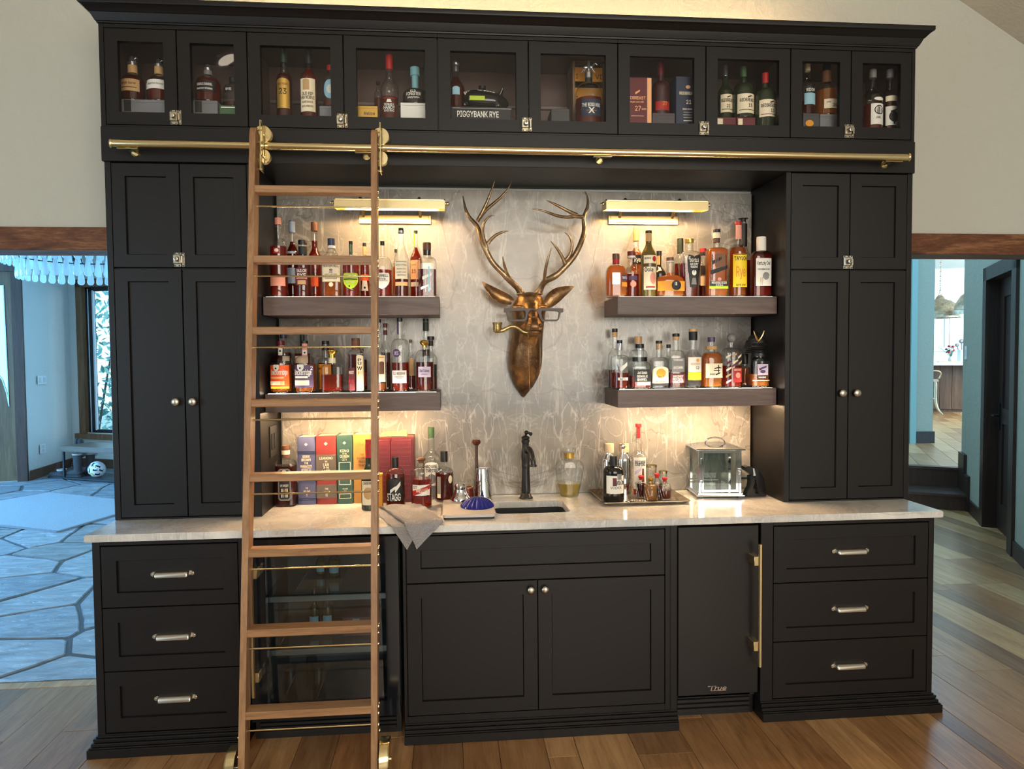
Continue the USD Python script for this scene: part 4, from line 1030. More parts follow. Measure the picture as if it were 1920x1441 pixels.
# bright shrubs outside the window and the entry door: leaf clusters, each with its own stem
LEAF = [usdkit.material(stage, f'/World/Looks/leaf_{w}', {'d': ('diffuse_bsdf', {'color': c}), 't': ('translucent_bsdf', {'color': tuple(x * 1.1 for x in c)}), 'm': ('mix_closure', {'fac': 0.4})}, [('d.BSDF', 'm.closure1'), ('t.BSDF', 'm.closure2')], surface='m.closure') for w, c in (('pale', (0.42, 0.62, 0.50)), ('deep', (0.10, 0.25, 0.20)), ('blue', (0.20, 0.42, 0.42)))]
BARK = PM('bark', (0.08, 0.06, 0.05), 0.9)
rs = np.random.default_rng(12)
for k, (x, y, s, h, lab) in enumerate(((-6.9, 10.6, 1.0, 3.0, 'broad pale shrub outside the entry hall window'), (-4.7, 11.6, .9, 1.9, 'smaller leafy shrub outside the entry hall window'), (-9.4, 9.6, 1.0, 3.0, 'leafy shrub seen through the glass of the entry door'))):
    t_ = thing('shrub', lab, 'shrub', (x, y, -.1))
    n_ = 900
    d = rs.normal(0, 1, (n_, 3)); d /= np.linalg.norm(d, axis=1)[:, None]
    c_ = np.array([x, y, h * .52]) + d * np.array([s, s * .7, h * .5]) * (rs.uniform(.3, 1, (n_, 1)) ** .5)
    V = np.zeros((n_, 4, 3)); u = rs.normal(0, 1, (n_, 3)); u /= np.linalg.norm(u, axis=1)[:, None]; w = np.cross(u, rs.normal(0, 1, (n_, 3))); w /= np.linalg.norm(w, axis=1)[:, None]
    sz = rs.uniform(.05, .10, (n_, 1))
    V[:, 0], V[:, 1], V[:, 2], V[:, 3] = c_ - u * sz, c_ + w * sz * .45, c_ + u * sz, c_ - w * sz * .45
    for j in range(3):
        idx = np.arange(n_)[j::3]
        Fq = np.vstack([np.stack([np.arange(len(idx)) * 4 + a for a in q], 1) for q in ((0, 1, 2), (0, 2, 3))])
        part(t_, 'foliage', (V[idx].reshape(-1, 3), Fq), LEAF[j], smooth=False, kind='stuff')
    part(t_, 'stem', cat([tube(spline([(x + a * .02, y, -.1), (x + a * .2 * s, y, h * .3), (x + a * .45 * s, y + .1, h * .8)], 8), np.linspace(.03, .008, 8), 6) for a in (-1, 0.1, 1)]), BARK)
single('ground', bx(-16, 6, 9.2, 22, -.3, -.12, 0), PM('outdoor_ground', (0.30, 0.34, 0.30), 0.9), kind='structure')

# ================================================================== kitchen beyond the steps
kr = math.radians(-30); kx = np.array([math.cos(kr), math.sin(kr)]); ky = np.array([-kx[1], kx[0]])
K0 = np.array([10.10, 11.04]); KZ = .38
kp = lambda a, b: K0 + kx * a + ky * b
kbox = lambda a0, a1, b0, b1, z0, z1: extr(Polygon([kp(a0, b0), kp(a1, b0), kp(a1, b1), kp(a0, b1)]), z1 - z0, (0, 0, KZ + z0))
isl = thing('kitchen_island', 'brown wooden kitchen island with a white worktop seen through the doorway', 'kitchen island', (*kp(0, .5), KZ))
ISL = wood('island_wood', (0.05, 0.028, 0.018), (0.115, 0.062, 0.036), (0.18, 0.10, 0.06), 'z', 8, 0.4)
part(isl, 'base', kbox(-1.6, 1.6, .03, .9, 0, .985), ISL)
for a in np.arange(-1.5, 1.5, .22):
    part(isl, 'panel', kbox(a + .004, a + .216, .0, .03, .06, .98), ISL)
part(isl, 'worktop', kbox(-1.7, 1.7, -.28, 1.0, .985, 1.045), PM('island_top', (0.80, 0.82, 0.82), 0.25))
STOOL = PM('stool_brass', (0.72, 0.60, 0.40), 0.35, 1.0)
for lab, a, b in (('brass-framed bar stool at the left of the island', -.46, -.46), ('brass-framed bar stool at the right of the island', .42, -.70)):
    st_ = thing('bar_stool', lab, 'stool', (*kp(a, b), KZ), 'bar stools at the kitchen island')
    for sx in (-1, 1):
        for sy in (-1, 1):
            P = [(*kp(a + sx * .15, b + sy * .14), KZ + .66), (*kp(a + sx * .155, b + sy * .145), KZ + .35), (*kp(a + sx * .18, b + sy * .17), KZ + .14), (*kp(a + sx * .27, b + sy * .24), KZ + .0)]
            part(st_, 'leg', tube(spline(P, 14), .014, 8), STOOL)
    part(st_, 'seat', kbox(a - .19, a + .19, b - .18, b + .18, .66, .70), PM('stool_seat', (0.45, 0.36, 0.26), 0.5))
    part(st_, 'backrest', tube(spline([(*kp(a - .2, b - .16), KZ + .72), (*kp(a - .21, b - .2), KZ + .86), (*kp(a, b - .27), KZ + .88), (*kp(a + .21, b - .2), KZ + .86), (*kp(a + .2, b - .16), KZ + .72)], 20), .014, 8), STOOL)
    part(st_, 'footrest', cat([tube([(*kp(a - .16, b + s * .15), KZ + .30), (*kp(a + .16, b + s * .15), KZ + .30)], .009, 8) for s in (-1, 1)]), STOOL)
fv = kp(.03, .10)
fl_ = thing('flower_vase', 'small vase of red and white flowers on the kitchen island', 'vase', (*fv, KZ + 1.045))
part(fl_, 'vase', lathe([(0, 0), (.04, 0), (.055, .04), (.05, .09), (.03, .12), (.033, .13), (.0, .125)], (*fv, KZ + 1.045), 20), PM('vase_cream', (0.6, 0.55, 0.45), 0.4))
rf = np.random.default_rng(2)
for k in range(14):
    p_ = np.array([fv[0] + rf.normal(0, .075), fv[1] + rf.normal(0, .06), KZ + 1.045 + rf.uniform(.19, .36)])
    b_ = part(fl_, 'flower', hp_(ell(p_, (.03, .03, .018)), ell(p_ + [0, 0, .012], (.018, .018, .012))), [PM('petal_red', (0.35, 0.03, 0.04), 0.6), PM('petal_pale', (0.8, 0.7, 0.65), 0.6), PM('petal_dark', (0.05, 0.06, 0.05), 0.6)][k % 3])
    part(b_, 'stem', tube([(fv[0], fv[1], KZ + 1.15), tuple(p_)], .004, 5), LEAF[1])
tr_ = thing('wooden_board', 'low wooden board under the vase on the kitchen island', 'board', (*kp(.0, .1), KZ + 1.045))
part(tr_, 'board', kbox(-.22, .30, -.06, .04, 1.0455, 1.07), PM('board_beech', (0.55, 0.45, 0.30), 0.6))
up_c = thing('utensil_crock', 'white crock holding dark cooking spoons on the kitchen island', 'crock', (*kp(.25, .25), KZ + 1.045))
part(up_c, 'crock', lathe([(0, 0), (.09, 0), (.092, .26), (.082, .26), (.08, .01), (0, .01)], (*kp(.25, .25), KZ + 1.045), 24), WHITE)
for dx, dz, s in ((-.10, .36, .045), (-.02, .44, .055), (.06, .40, .05)):
    q = kp(.25 + dx, .25)
    part(up_c, 'spoon', cat(ell((*q, KZ + 1.045 + dz), (s, .02, s * .8)), tube([(*kp(.25 + dx * .3, .25), KZ + 1.10), (*q, KZ + 1.045 + dz)], .008, 6)), PM('spoon_grey', (0.10, 0.13, 0.14), 0.4))
wc = thing('kitchen_wall_cabinet', 'white panelled kitchen cupboards along the far kitchen wall', 'cupboard', (*kp(.3, 2.0), KZ))
KW = PM('kitchen_white', (0.70, 0.76, 0.75), 0.4)
part(wc, 'body', kbox(-1.8, 2.4, 2.03, 2.4, 0, 2.38), KW)
for a in (-1.74, -1.09, -.44, .21, .86, 1.51):
    dd2 = part(wc, 'door', cat(kbox(a + .004, a + .646, 2.018, 2.03, 1.28, 2.34), kbox(a + .004, a + .09, 2.0, 2.018, 1.28, 2.34), kbox(a + .56, a + .646, 2.0, 2.018, 1.28, 2.34), kbox(a + .09, a + .56, 2.0, 2.018, 2.25, 2.34), kbox(a + .09, a + .56, 2.0, 2.018, 1.28, 1.37)), KW)
    part(dd2, 'knob', ell((*kp(a + (.06 if round((a + 1.74) / .65) % 2 else .59), 1.985), KZ + 2.29), (.016, .016, .016)), STEEL)
single('wall_kitchen', cat(kbox(-3.5, 5, 2.42, 2.55, 0, 4.2)), PM('kitchen_wall', (0.72, 0.76, 0.74), 0.7), kind='structure')
single('ceiling', extr(Polygon([kp(-2.6, -3), kp(5, -3), kp(5, 2.6), kp(-2.6, 2.6)]), .1, (0, 0, KZ + 3.25)), PM('kitchen_ceiling', (0.72, 0.76, 0.74), 0.7), kind='structure')
PEND = bronze('pendant_metal', (0.30, 0.24, 0.16), (0.5, 0.42, 0.30), (0.68, 0.60, 0.46), 0.35)
for lab, a, b, zb, sc in (('metal dome pendant lamp on a chain, the left one in the kitchen', -.14, .55, 2.0, 1.35), ('metal dome pendant lamp, the right and nearer one in the kitchen', .52, -.25, 2.02, 1.75)):
    p_ = kp(a, b)
    t_ = thing('pendant_lamp', lab, 'lamp', (*p_, KZ + zb))
    prof = [(.30, 0), (.30, .05), (.285, .06), (.27, .13), (.22, .22), (.15, .275), (.07, .30), (.05, .34), (.02, .37), (.02, .362), (.045, .335), (.065, .293), (.145, .268), (.215, .214), (.264, .127), (.279, .056), (.293, .046), (.294, 0), (.30, 0)]
    prof = [(a_ * sc, b_ * sc) for a_, b_ in prof]
    part(t_, 'shade', lathe(prof, (*p_, KZ + zb), 40), PEND, smooth=40)
    z = KZ + zb + .36 * sc
    part(t_, 'hook', cat(tube([(p_[0] - .05, p_[1], z - .05), (p_[0] - .03, p_[1], z + .03), (p_[0], p_[1], z + .06), (p_[0] + .03, p_[1], z + .03), (p_[0] + .05, p_[1], z - .05)], .009, 8)), PEND)
    links_ = []
    k = 0
    zz = z + .06
    while zz < KZ + 3.25:
        a_ = np.linspace(0, 2 * pi, 13)
        links_.append(tube([(p_[0] + math.cos(t) * .016 * (k % 2 == 0), p_[1] + math.cos(t) * .016 * (k % 2), zz + .03 + math.sin(t) * .033) for t in a_], .005, 5, False))
        zz += .05; k += 1
    part(t_, 'chain', cat(links_), PEND)
sw2 = thing('light_switch', 'narrow switch plate on the hall wall beside the kitchen opening', 'switch', (*hp(2.33), 1.62))
part(sw2, 'plate', strip(hp(2.29, .001), hp(2.38, .001), 1.55, 1.69, .006, 1), PLATE)
part(sw2, 'rocker', strip(hp(2.315, .007), hp(2.355, .007), 1.585, 1.655, .003, 1), PM('switch_inner', (0.58, 0.6, 0.6), 0.4))
# ================================================================== bottles: builder
def glassy(name, edge, mid=(0.97, 0.98, 0.975), ior=1.5):
    """Bottle glass: clear when seen square on, tinted towards its edges, mirrored by fresnel."""
    if name not in made_mats:
        made_mats[name] = usdkit.material(stage, '/World/Looks/' + name, {
            'w': ('layer_weight', {'blend': 0.5}), 'pw': ('math', {'math_type': 'power', 'value2': 2.2}), 'c': ('mix_color', {'a': mid, 'b': edge}), 't': ('transparent_bsdf', {}),
            **mirror_nodes(ior), 'g': ('glossy_bsdf', {'color': (1, 1, 1), 'roughness': 0.03}), 'm': ('mix_closure', {})},
            MIRROR + [('w.facing', 'pw.value1'), ('pw.value', 'c.fac'), ('c.result', 't.color'), ('fz.value', 'm.fac'), ('t.BSDF', 'm.closure1'), ('g.BSDF', 'm.closure2')], surface='m.closure')
    return made_mats[name]


def spirit(name, deep, edge, body, amt=0.3):
    """A spirit in its bottle: deep where the eye looks through the most of it, lighter at the sides, a little light scattered inside."""
    if name not in made_mats:
        made_mats[name] = usdkit.material(stage, '/World/Looks/' + name, {
            'w': ('layer_weight', {'blend': 0.5}), 'pw': ('math', {'math_type': 'power', 'value2': 1.6}), 'c': ('mix_color', {'a': deep, 'b': edge}), 't': ('transparent_bsdf', {}),
            'd': ('translucent_bsdf', {'color': body}), 'd2': ('diffuse_bsdf', {'color': body}), 'md': ('mix_closure', {'fac': 0.5}), 'mt': ('mix_closure', {'fac': amt}),
            **mirror_nodes(1.35), 'g': ('glossy_bsdf', {'color': (1, 1, 1), 'roughness': 0.05}), 'm': ('mix_closure', {})},
            MIRROR + [('w.facing', 'pw.value1'), ('pw.value', 'c.fac'), ('c.result', 't.color'), ('d.BSDF', 'md.closure1'), ('d2.BSDF', 'md.closure2'), ('t.BSDF', 'mt.closure1'), ('md.closure', 'mt.closure2'),
             ('fz.value', 'm.fac'), ('mt.closure', 'm.closure1'), ('g.BSDF', 'm.closure2')], surface='m.closure')
    return made_mats[name]


GLASS = {'clear': glassy('bottle_glass', (0.62, 0.65, 0.63)), 'blue': glassy('bottle_glass_cool', (0.58, 0.63, 0.70)), 'black': PM('bottle_black_glass', (0.008, 0.009, 0.008), 0.08),
         'green': PM('bottle_green_glass', (0.018, 0.028, 0.012), 0.08), 'olive': PM('bottle_olive_glass', (0.10, 0.075, 0.02), 0.08), 'white': PM('bottle_white_glaze', (0.62, 0.56, 0.50), 0.3), 'maroon': PM('bottle_maroon_glaze', (0.045, 0.012, 0.014), 0.35),
         'pewter': PM('bottle_pewter', (0.10, 0.10, 0.105), 0.38, 0.9, bump=(160, 0.8)), 'jet': PM('bottle_jet', (0.02, 0.018, 0.015), 0.15), 'rose': glassy('bottle_glass_rose', (0.45, 0.22, 0.18), (0.85, 0.6, 0.55))}
SPIRIT = {'red': spirit('spirit_red', (0.42, 0.075, 0.035), (0.85, 0.30, 0.12), (0.46, 0.045, 0.020)), 'amber': spirit('spirit_amber', (0.66, 0.24, 0.06), (0.92, 0.5, 0.16), (0.62, 0.18, 0.03)),
          'orange': spirit('spirit_orange', (0.78, 0.34, 0.07), (0.96, 0.6, 0.2), (0.80, 0.27, 0.035), 0.4), 'dark': spirit('spirit_dark', (0.26, 0.040, 0.024), (0.65, 0.18, 0.09), (0.26, 0.030, 0.016)),
          'pale': spirit('spirit_pale', (0.85, 0.74, 0.36), (0.95, 0.88, 0.6), (0.7, 0.58, 0.2), 0.25), 'straw': spirit('spirit_straw', (0.70, 0.42, 0.14), (0.86, 0.62, 0.3), (0.6, 0.36, 0.12), 0.4)}
INK = {'w': (225, 222, 212), 'cream': (232, 218, 186), 'k': (22, 21, 22), 'gold': (205, 165, 80), 'tan': (188, 150, 100), 'orange': (236, 92, 30), 'lime': (176, 205, 40), 'purple': (78, 58, 92), 'lav': (196, 180, 205), 'yellow': (242, 206, 40), 'red': (170, 32, 30),
       'maroon': (96, 24, 32), 'blue': (150, 170, 196), 'navy': (30, 42, 66), 'teal': (120, 172, 178), 'pink': (222, 150, 130), 'grey': (120, 118, 116), 'brown': (96, 60, 40), 'green': (60, 92, 56), 'dgreen': (28, 44, 34), 'silver': (170, 170, 172), 'cork': (196, 152, 104),
       'wood': (120, 78, 52), 'dblue': (44, 52, 84), 'sky': (150, 196, 214), 'peach': (240, 176, 120), 'amberlabel': (224, 150, 40)}


def ink(c, paper=False):
    metal = c in ('gold', 'silver')
    return PM(('print_' if not paper else 'paper_') + c, srgb(*INK[c]), 0.32 if metal else 0.55, 0.7 if metal else 0.0)


CAPM = lambda c: PM('cap_' + c, srgb(*INK[c]), 0.4 if c not in ('gold', 'silver') else 0.25, 0.9 if c in ('gold', 'silver') else 0.0)


class Body:
    """The outline of a bottle: radius by height, round or rounded square."""

    def __init__(s, prof, R, nr, sec, dep):
        s.p, s.R, s.nr, s.sec, s.dep = np.array(prof), R, nr, sec, dep

    def r(s, z):
        k = np.searchsorted(s.p[:, 1], z, 'left').clip(1, len(s.p) - 1)
        return np.interp(z, s.p[1:, 1], s.p[1:, 0])

    def sq(s, r):
        t = np.clip((r / s.R - s.nr) / max(1e-6, 1 - s.nr), 0, 1); t = t * t * (3 - 2 * t)
        return (2 + (s.sec - 2) * t), (1 + (s.dep - 1) * t)

    def ring(s, r, z, n=36):
        a = np.linspace(0, 2 * pi, n, endpoint=False) + pi / n
        e, d = s.sq(r)
        f = (np.abs(np.cos(a)) ** e + np.abs(np.sin(a)) ** e) ** (-1 / e)
        return np.stack([r * f * np.cos(a), r * d * f * np.sin(a), np.full(n, z)], 1)

    def solid(s, prof, n=36):
        rings = [s.ring(max(r, 1e-4), z, n) for r, z in prof if r > 1e-6]
        V = np.vstack(rings + [[(0, 0, prof[0][1])], [(0, 0, prof[-1][1])]]); F_ = []
        j = np.arange(n); k = (j + 1) % n
        for i in range(len(rings) - 1):
            a, b = i * n + j, i * n + k
            F_ += [np.stack([a, b, b + n], 1), np.stack([a, b + n, a + n], 1)]
        L = (len(rings) - 1) * n
        F_ += [np.stack([np.full(n, len(V) - 2), k, j], 1), np.stack([np.full(n, len(V) - 1), L + j, L + k], 1)]
        return trimesh.Trimesh(V, np.vstack(F_), process=False)

    def on(s, x, z, off):
        """Points on the front at arc x, height z, OFF above the glass."""
        r = s.r(z)
        e, d = s.sq(r)
        if s.sec <= 2.01:
            t = x / np.maximum(r, 1e-4)
            return np.stack([(r + off) * np.sin(t), -(r + off) * np.cos(t), z], -1)
        q = np.clip(np.abs(x) / np.maximum(r, 1e-4), 0, .995)
        return np.stack([x, -(d * r * (1 - q ** e) ** (1 / e) + off), z], -1)


def patch(body, poly, off, thick=0.0005, step=0.006):
    """A label: a polygon (arc x, height z) laid on the front of a bottle."""
    x0, z0, x1, z1 = poly.bounds
    nx, nz = max(2, int((x1 - x0) / step)), max(2, int((z1 - z0) / .03))
    if poly.equals(sbox(x0, z0, x1, z1)):
        X, Zz = np.meshgrid(np.linspace(x0, x1, nx + 1), np.linspace(z0, z1, nz + 1))
        P = body.on(X.ravel(), Zz.ravel(), off); Q = body.on(X.ravel(), Zz.ravel(), off - thick)
        w = nx + 1; F_ = []
        for i in range(nz):
            for j in range(nx):
                a = i * w + j
                F_ += [(a, a + 1, a + w + 1), (a, a + w + 1, a + w)]
        n = len(P); e = [j for j in range(w)] + [i * w + nx for i in range(1, nz + 1)] + [nz * w + j for j in range(nx - 1, -1, -1)] + [i * w for i in range(nz - 1, 0, -1)]
        F_ += [(n + b, n + a, a) for a, b in zip(e, e[1:] + e[:1])] + [(b, n + b, a) for a, b in zip(e, e[1:] + e[:1])]
        return trimesh.Trimesh(np.vstack([P, Q]), F_, process=False)
    strips = [poly.intersection(sbox(a, z0 - 1, b, z1 + 1)) for a, b in zip(np.linspace(x0, x1, nx + 1)[:-1], np.linspace(x0, x1, nx + 1)[1:])]
    m = trimesh.util.concatenate([trimesh.creation.extrude_polygon(g, thick, engine='earcut') for p in strips for g in getattr(p, 'geoms', [p]) if g.geom_type == 'Polygon' and g.area > 1e-9])
    v = m.vertices
    return trimesh.Trimesh(body.on(v[:, 0], v[:, 1], off - thick + v[:, 2]), m.faces[:, ::-1] if False else m.faces, process=False)


def shape_of(kind, x0, x1, z0, z1):
    cx, cz, w, h = (x0 + x1) / 2, (z0 + z1) / 2, x1 - x0, z1 - z0
    if kind == 'oval':
        return shapely.affinity.scale(Point(cx, cz).buffer(1, quad_segs=10), w / 2, h / 2)
    if kind == 'shield':
        return Polygon([(x0 + w * .06, z1), (x1 - w * .06, z1), (x1, z1 - h * .1), (x1, z0 + h * .5), (x1 - w * .08, z0 + h * .32), (cx + w * .22, z0 + h * .1), (cx, z0), (cx - w * .22, z0 + h * .1), (x0 + w * .08, z0 + h * .32), (x0, z0 + h * .5), (x0, z1 - h * .1)])
    if kind == 'deco':
        c = w * .16
        return Polygon([(x0 + c, z0), (x1 - c, z0), (x1, z0 + c), (x1, z1 - c), (x1 - c, z1), (x0 + c, z1), (x0, z1 - c), (x0, z0 + c)])
    if kind == 'gate':
        return Polygon([(x0 + w * .22, z0), (x1 - w * .22, z0), (x1 - w * .12, z0 + h * .4), (x1 - w * .05, z0 + h * .5), (x1, z0 + h * .9), (x1 - w * .1, z1), (cx + w * .12, z1 - h * .03), (cx, z1 - h * .07), (cx - w * .12, z1 - h * .03), (x0 + w * .1, z1), (x0, z0 + h * .9), (x0 + w * .05, z0 + h * .5), (x0 + w * .12, z0 + h * .4)])
    if kind == 'arch':
        return sbox(x0, z0, x1, z1 - w * .25).union(shapely.affinity.scale(Point(cx, z1 - w * .25).buffer(1, quad_segs=10), w / 2, w * .25))
    if kind == 'slash':
        return Polygon([(x0, z0), (x0 + w * .06, z0 - h * .1), (x1, z1 - h * .4), (x1, z1), (x0, z0 + h * .4)])
    if kind == 'trap':
        return Polygon([(x0, z0), (x1, z0), (x1 - w * .2, z1), (x0 + w * .2, z1)])
    return sbox(x0, z0, x1, z1)


BOTTLES = []


def bottle(label, at, H, R, sh, nk, nr, cap, cr, liq, liqm, glass, capm, labels=(), sec=2.0, dep=1.0, rz=0.0, style='cap', bands=(), taper=0.0, name='bottle', cat_='bottle', group=None):
    """sh, nk, cap, liq: heights where the shoulder starts, the neck starts, the cap starts and the drink ends; nr, cr: neck and cap radius. All in metres."""
    th = thing(name, label, cat_, at, group)
    x, y, z = at
    s_ = np.linspace(0, 1, 9)
    b0 = min(.006, R * .15)
    prof = [(R * (1 - taper) * .9, 0), (R * (1 - taper) * .975, b0 * .35), (R * (1 - taper), b0)] + ([(R * (1 - taper * .5), sh * .5)] if taper else [(R, sh * .5)])
    prof += [(nr + (R - nr) * (math.cos(pi * t / 2) ** .75 if nk - sh < (R - nr) * 1.6 else (1 + math.cos(pi * t)) / 2), sh + (nk - sh) * (t if nk - sh >= (R - nr) * 1.6 else math.sin(pi * t / 2))) for t in s_]
    prof += [(nr, cap - .003 if cap - .003 > nk else nk + .0005), (nr * 1.0, max(cap, nk + .001))]
    B = Body([(0, 0)] + prof, R, nr / R, sec, dep)

    def put(m):
        return place(m, at, rz)

    part(th, 'glass', put(B.solid(prof, 36 if sec <= 2.01 else 48)), GLASS[glass], smooth=42)
    if liq and liq > .012:
        lp, g = [], .0028
        zs = [q for q in [b0 + .004] + [p[1] for p in prof] if b0 + .003 < q < liq - .002] + [liq]
        for q in zs:
            lp.append((max(float(B.r(q)) - g - .02 * R, .002), q))
        lp = [(lp[0][0] * .93, lp[0][1] - .002)] + lp
        part(th, 'liquid', put(B.solid(lp, 36 if sec <= 2.01 else 48)), SPIRIT[liqm], smooth=42)
    if capm:
        hc = H - cap
        if style == 'cap':
            cp_ = [(cr * .97, cap - .002), (cr, cap), (cr, H - .0015), (cr * .94, H), (0, H)]
        elif style == 'flare':
            cp_ = [(cr * .55, cap), (cr * .5, H - hc * .12), (cr, H - hc * .09), (cr, H - hc * .02), (cr * .9, H), (0, H)]
        elif style == 'ball':
            rr = cr
            cp_ = [(nr * 1.05, cap - .002), (nr * 1.05, H - rr * 1.95)] + [(rr * math.sin(t), H - rr + rr * -math.cos(t)) for t in np.linspace(.5, pi, 12)]
        elif style == 'mush':
            cp_ = [(nr * .8, cap - .002), (nr * .8, cap + hc * .25), (cr * .8, cap + hc * .35), (cr, cap + hc * .62), (cr * .85, cap + hc * .88), (cr * .4, H), (0, H)]
        elif style == 'crown':
            cp_ = [(nr * .9, cap - .002), (nr * .9, cap + hc * .35), (cr * .75, cap + hc * .42), (cr, cap + hc * .7), (cr, cap + hc * .8), (cr * .55, cap + hc * .86), (cr * .3, H), (0, H)]
        elif style == 'figure':
            cp_ = [(nr * 1.1, cap - .002), (nr * 1.15, cap + hc * .3), (cr * .5, cap + hc * .34), (cr * .45, cap + hc * .45), (cr * .6, cap + hc * .55), (cr * .35, H), (0, H)]
        m = lathe([(0, cap - .002)] + cp_, (0, 0, 0), 24)
        if style == 'figure':    # a little galloping horse stands on the stopper
            u = hc * .5; zb = cap + hc * .5
            m = cat(m, hp_(ell((-.4 * u, 0, zb + .25 * u), (.28 * u, .2 * u, .24 * u)), ell((.35 * u, 0, zb + .3 * u), (.26 * u, .2 * u, .24 * u))), hp_(ell((.45 * u, 0, zb + .4 * u), (.16 * u,) * 3), ell((.75 * u, 0, zb + .75 * u), (.12 * u,) * 3)),
                    hp_(ell((.75 * u, 0, zb + .78 * u), (.12 * u,) * 3), ell((1.05 * u, 0, zb + .6 * u), (.08 * u,) * 3)), [hp_(ell((a * u, s * .1 * u, zb + .15 * u), (.08 * u,) * 3), ell((b * u, s * .1 * u, zb - .3 * u), (.05 * u,) * 3)) for a, b, s in ((-.5, -.85, 1), (-.4, -.6, -1), (.45, .8, 1), (.4, .65, -1))])
        part(th, 'stopper' if style in ('ball', 'mush', 'crown', 'figure') else 'cap', put(m), capm if isinstance(capm, UsdShade.Material) else CAPM(capm), smooth=40)
    for z0, z1, rr, c in bands:
        part(th, 'neck_band', put(lathe([(rr * .9, z0), (rr, z0 + .0008), (rr, z1 - .0008), (rr * .9, z1), (rr * .9, z0)], (0, 0, 0), 24)), ink(c, True), smooth=40)
    for L in labels:
        kind, x0, x1, z0, z1, c = L[:6]
        lb = part(th, 'label', put(patch(B, shape_of(kind, x0, x1, z0, z1), .0009)), ink(c, True), smooth=40)
        for txt, tx, tz, hgt, wid, tc in (L[6] if len(L) > 6 else ()):
            if txt.startswith('#'):
                k, tw = txt[1:], wid / 2
                m = patch(B, shape_of(k, tx - tw, tx + tw, tz - hgt / 2, tz + hgt / 2), .0013)
            else:
                t = text_mesh(txt, hgt, 0.0003, True)
                v = t.vertices.copy()
                v[:, 0] = (v[:, 0] - (v[:, 0].min() + v[:, 0].max()) / 2) * (wid / np.ptp(v[:, 0]) if wid else 1) + tx
                v[:, 1] += tz - hgt / 2
                m = trimesh.Trimesh(B.on(v[:, 0], v[:, 1], .0011 + v[:, 2]), t.faces, process=False)
            part(lb, 'lettering' if not txt.startswith('#') else 'emblem', put(m), ink(tc), smooth=False)
    return th


def strokes(th, B_at, lines, c, w=.0016):
    """Printed drawing: thin raised lines in front of the thing."""
    part(th, 'drawing', cat([tube(P, w / 2, 5) for P in lines]), ink(c), smooth=False)


# ---- the bottles: place, height, radii and printed matter measured one by one
bottle('tall bottle with a metallic pink label at the left end of the upper left shelf', (-1.1475, 0.39, 1.8985), 0.3667, 0.04, 0.2325, 0.2732, 0.0133, 0.3383, 0.0149, 0.2353, 'red', 'clear', 'pink', [('rect', -0.0379, 0.0384, 0.0517, 0.0952, 'pink'), ('rect', -0.0139, 0.0141, 0.2, 0.2244, 'red', [('#oval', 0, 0.2135, 0.016, 0.0187, 'w')])], bands=[(0.3396, 0.3613, 0.0144, 'w')])
bottle('long-necked bottle with a grey-blue neck wrap behind the pink-labelled one, upper left shelf', (-1.111, 0.515, 1.8985), 0.3786, 0.0311, 0.218, 0.2773, 0.0133, 0.373, 0.0139, 0.2773, 'dark', 'clear', 'grey', [('rect', -0.0244, 0.02, 0.0767, 0.1503, 'blue'), ('rect', -0.0244, 0.02, 0.218, 0.2293, 'blue')], bands=[(0.3223, 0.373, 0.0142, 'blue')])
bottle('red and black labelled bottle with an eye on its wide neck, upper left shelf', (-1.0387, 0.394, 1.8985), 0.2659, 0.0376, 0.1546, 0.1874, 0.0194, 0.2496, 0.0204, 0.1655, 'dark', 'clear', 'k', [('rect', -0.0296, 0.0255, 0.0562, 0.1355, 'maroon', [('SAILOR', -0.0013, 0.1218, 0.0134, 0.0457, 'w'), ('RYE', -0.0013, 0.1013, 0.0161, 0.0403, 'w'), ('#rect', -0.0013, 0.0685, 0.0188, 0.0376, 'tan'), ('#rect', -0.0013, 0.0877, 0.0048, 0.0511, 'pink')])], bands=[(0.1983, 0.2365, 0.0202, 'k')])
bottle('bottle with a cork-topped neck and an orange patch behind the eye bottle, upper left shelf', (-1.008, 0.525, 1.8985), 0.3729, 0.033, 0.2001, 0.2568, 0.0157, 0.3333, 0.016, 0.2837, 'red', 'clear', 'wood', [('rect', -0.0154, 0.0196, 0.0636, 0.1148, 'orange')], bands=[(0.3333, 0.3644, 0.0168, 'wood')])
bottle('square-shouldered bottle with a big cream label and dark blue cap, upper left shelf', (-0.9072, 0.39, 1.8985), 0.2734, 0.0419, 0.171, 0.2256, 0.0178, 0.2407, 0.0173, 0.0696, 'amber', 'clear', 'dblue', [('rect', -0.0406, 0.0406, 0.0724, 0.1545, 'cream', [('HEAVEN HILL', 0, 0.145, 0.013, 0.073, 'k'), ('#rect', 0, 0.1162, 0.0032, 0.0162, 'k'), ('aged in oak casks', 0, 0.1066, 0.007, 0.0568, 'grey'), ('bottled in bond', 0, 0.0874, 0.007, 0.0541, 'grey'), ('#oval', 0, 0.1258, 0.0108, 0.0162, 'grey')]), ('oval', -0.0108, 0.0095, 0.049, 0.0696, 'cream'), ('rect', -0.0351, 0.0351, 0.1567, 0.1669, 'grey')], sec=5.0, dep=0.7, bands=[(0.227, 0.2407, 0.0184, 'w')])
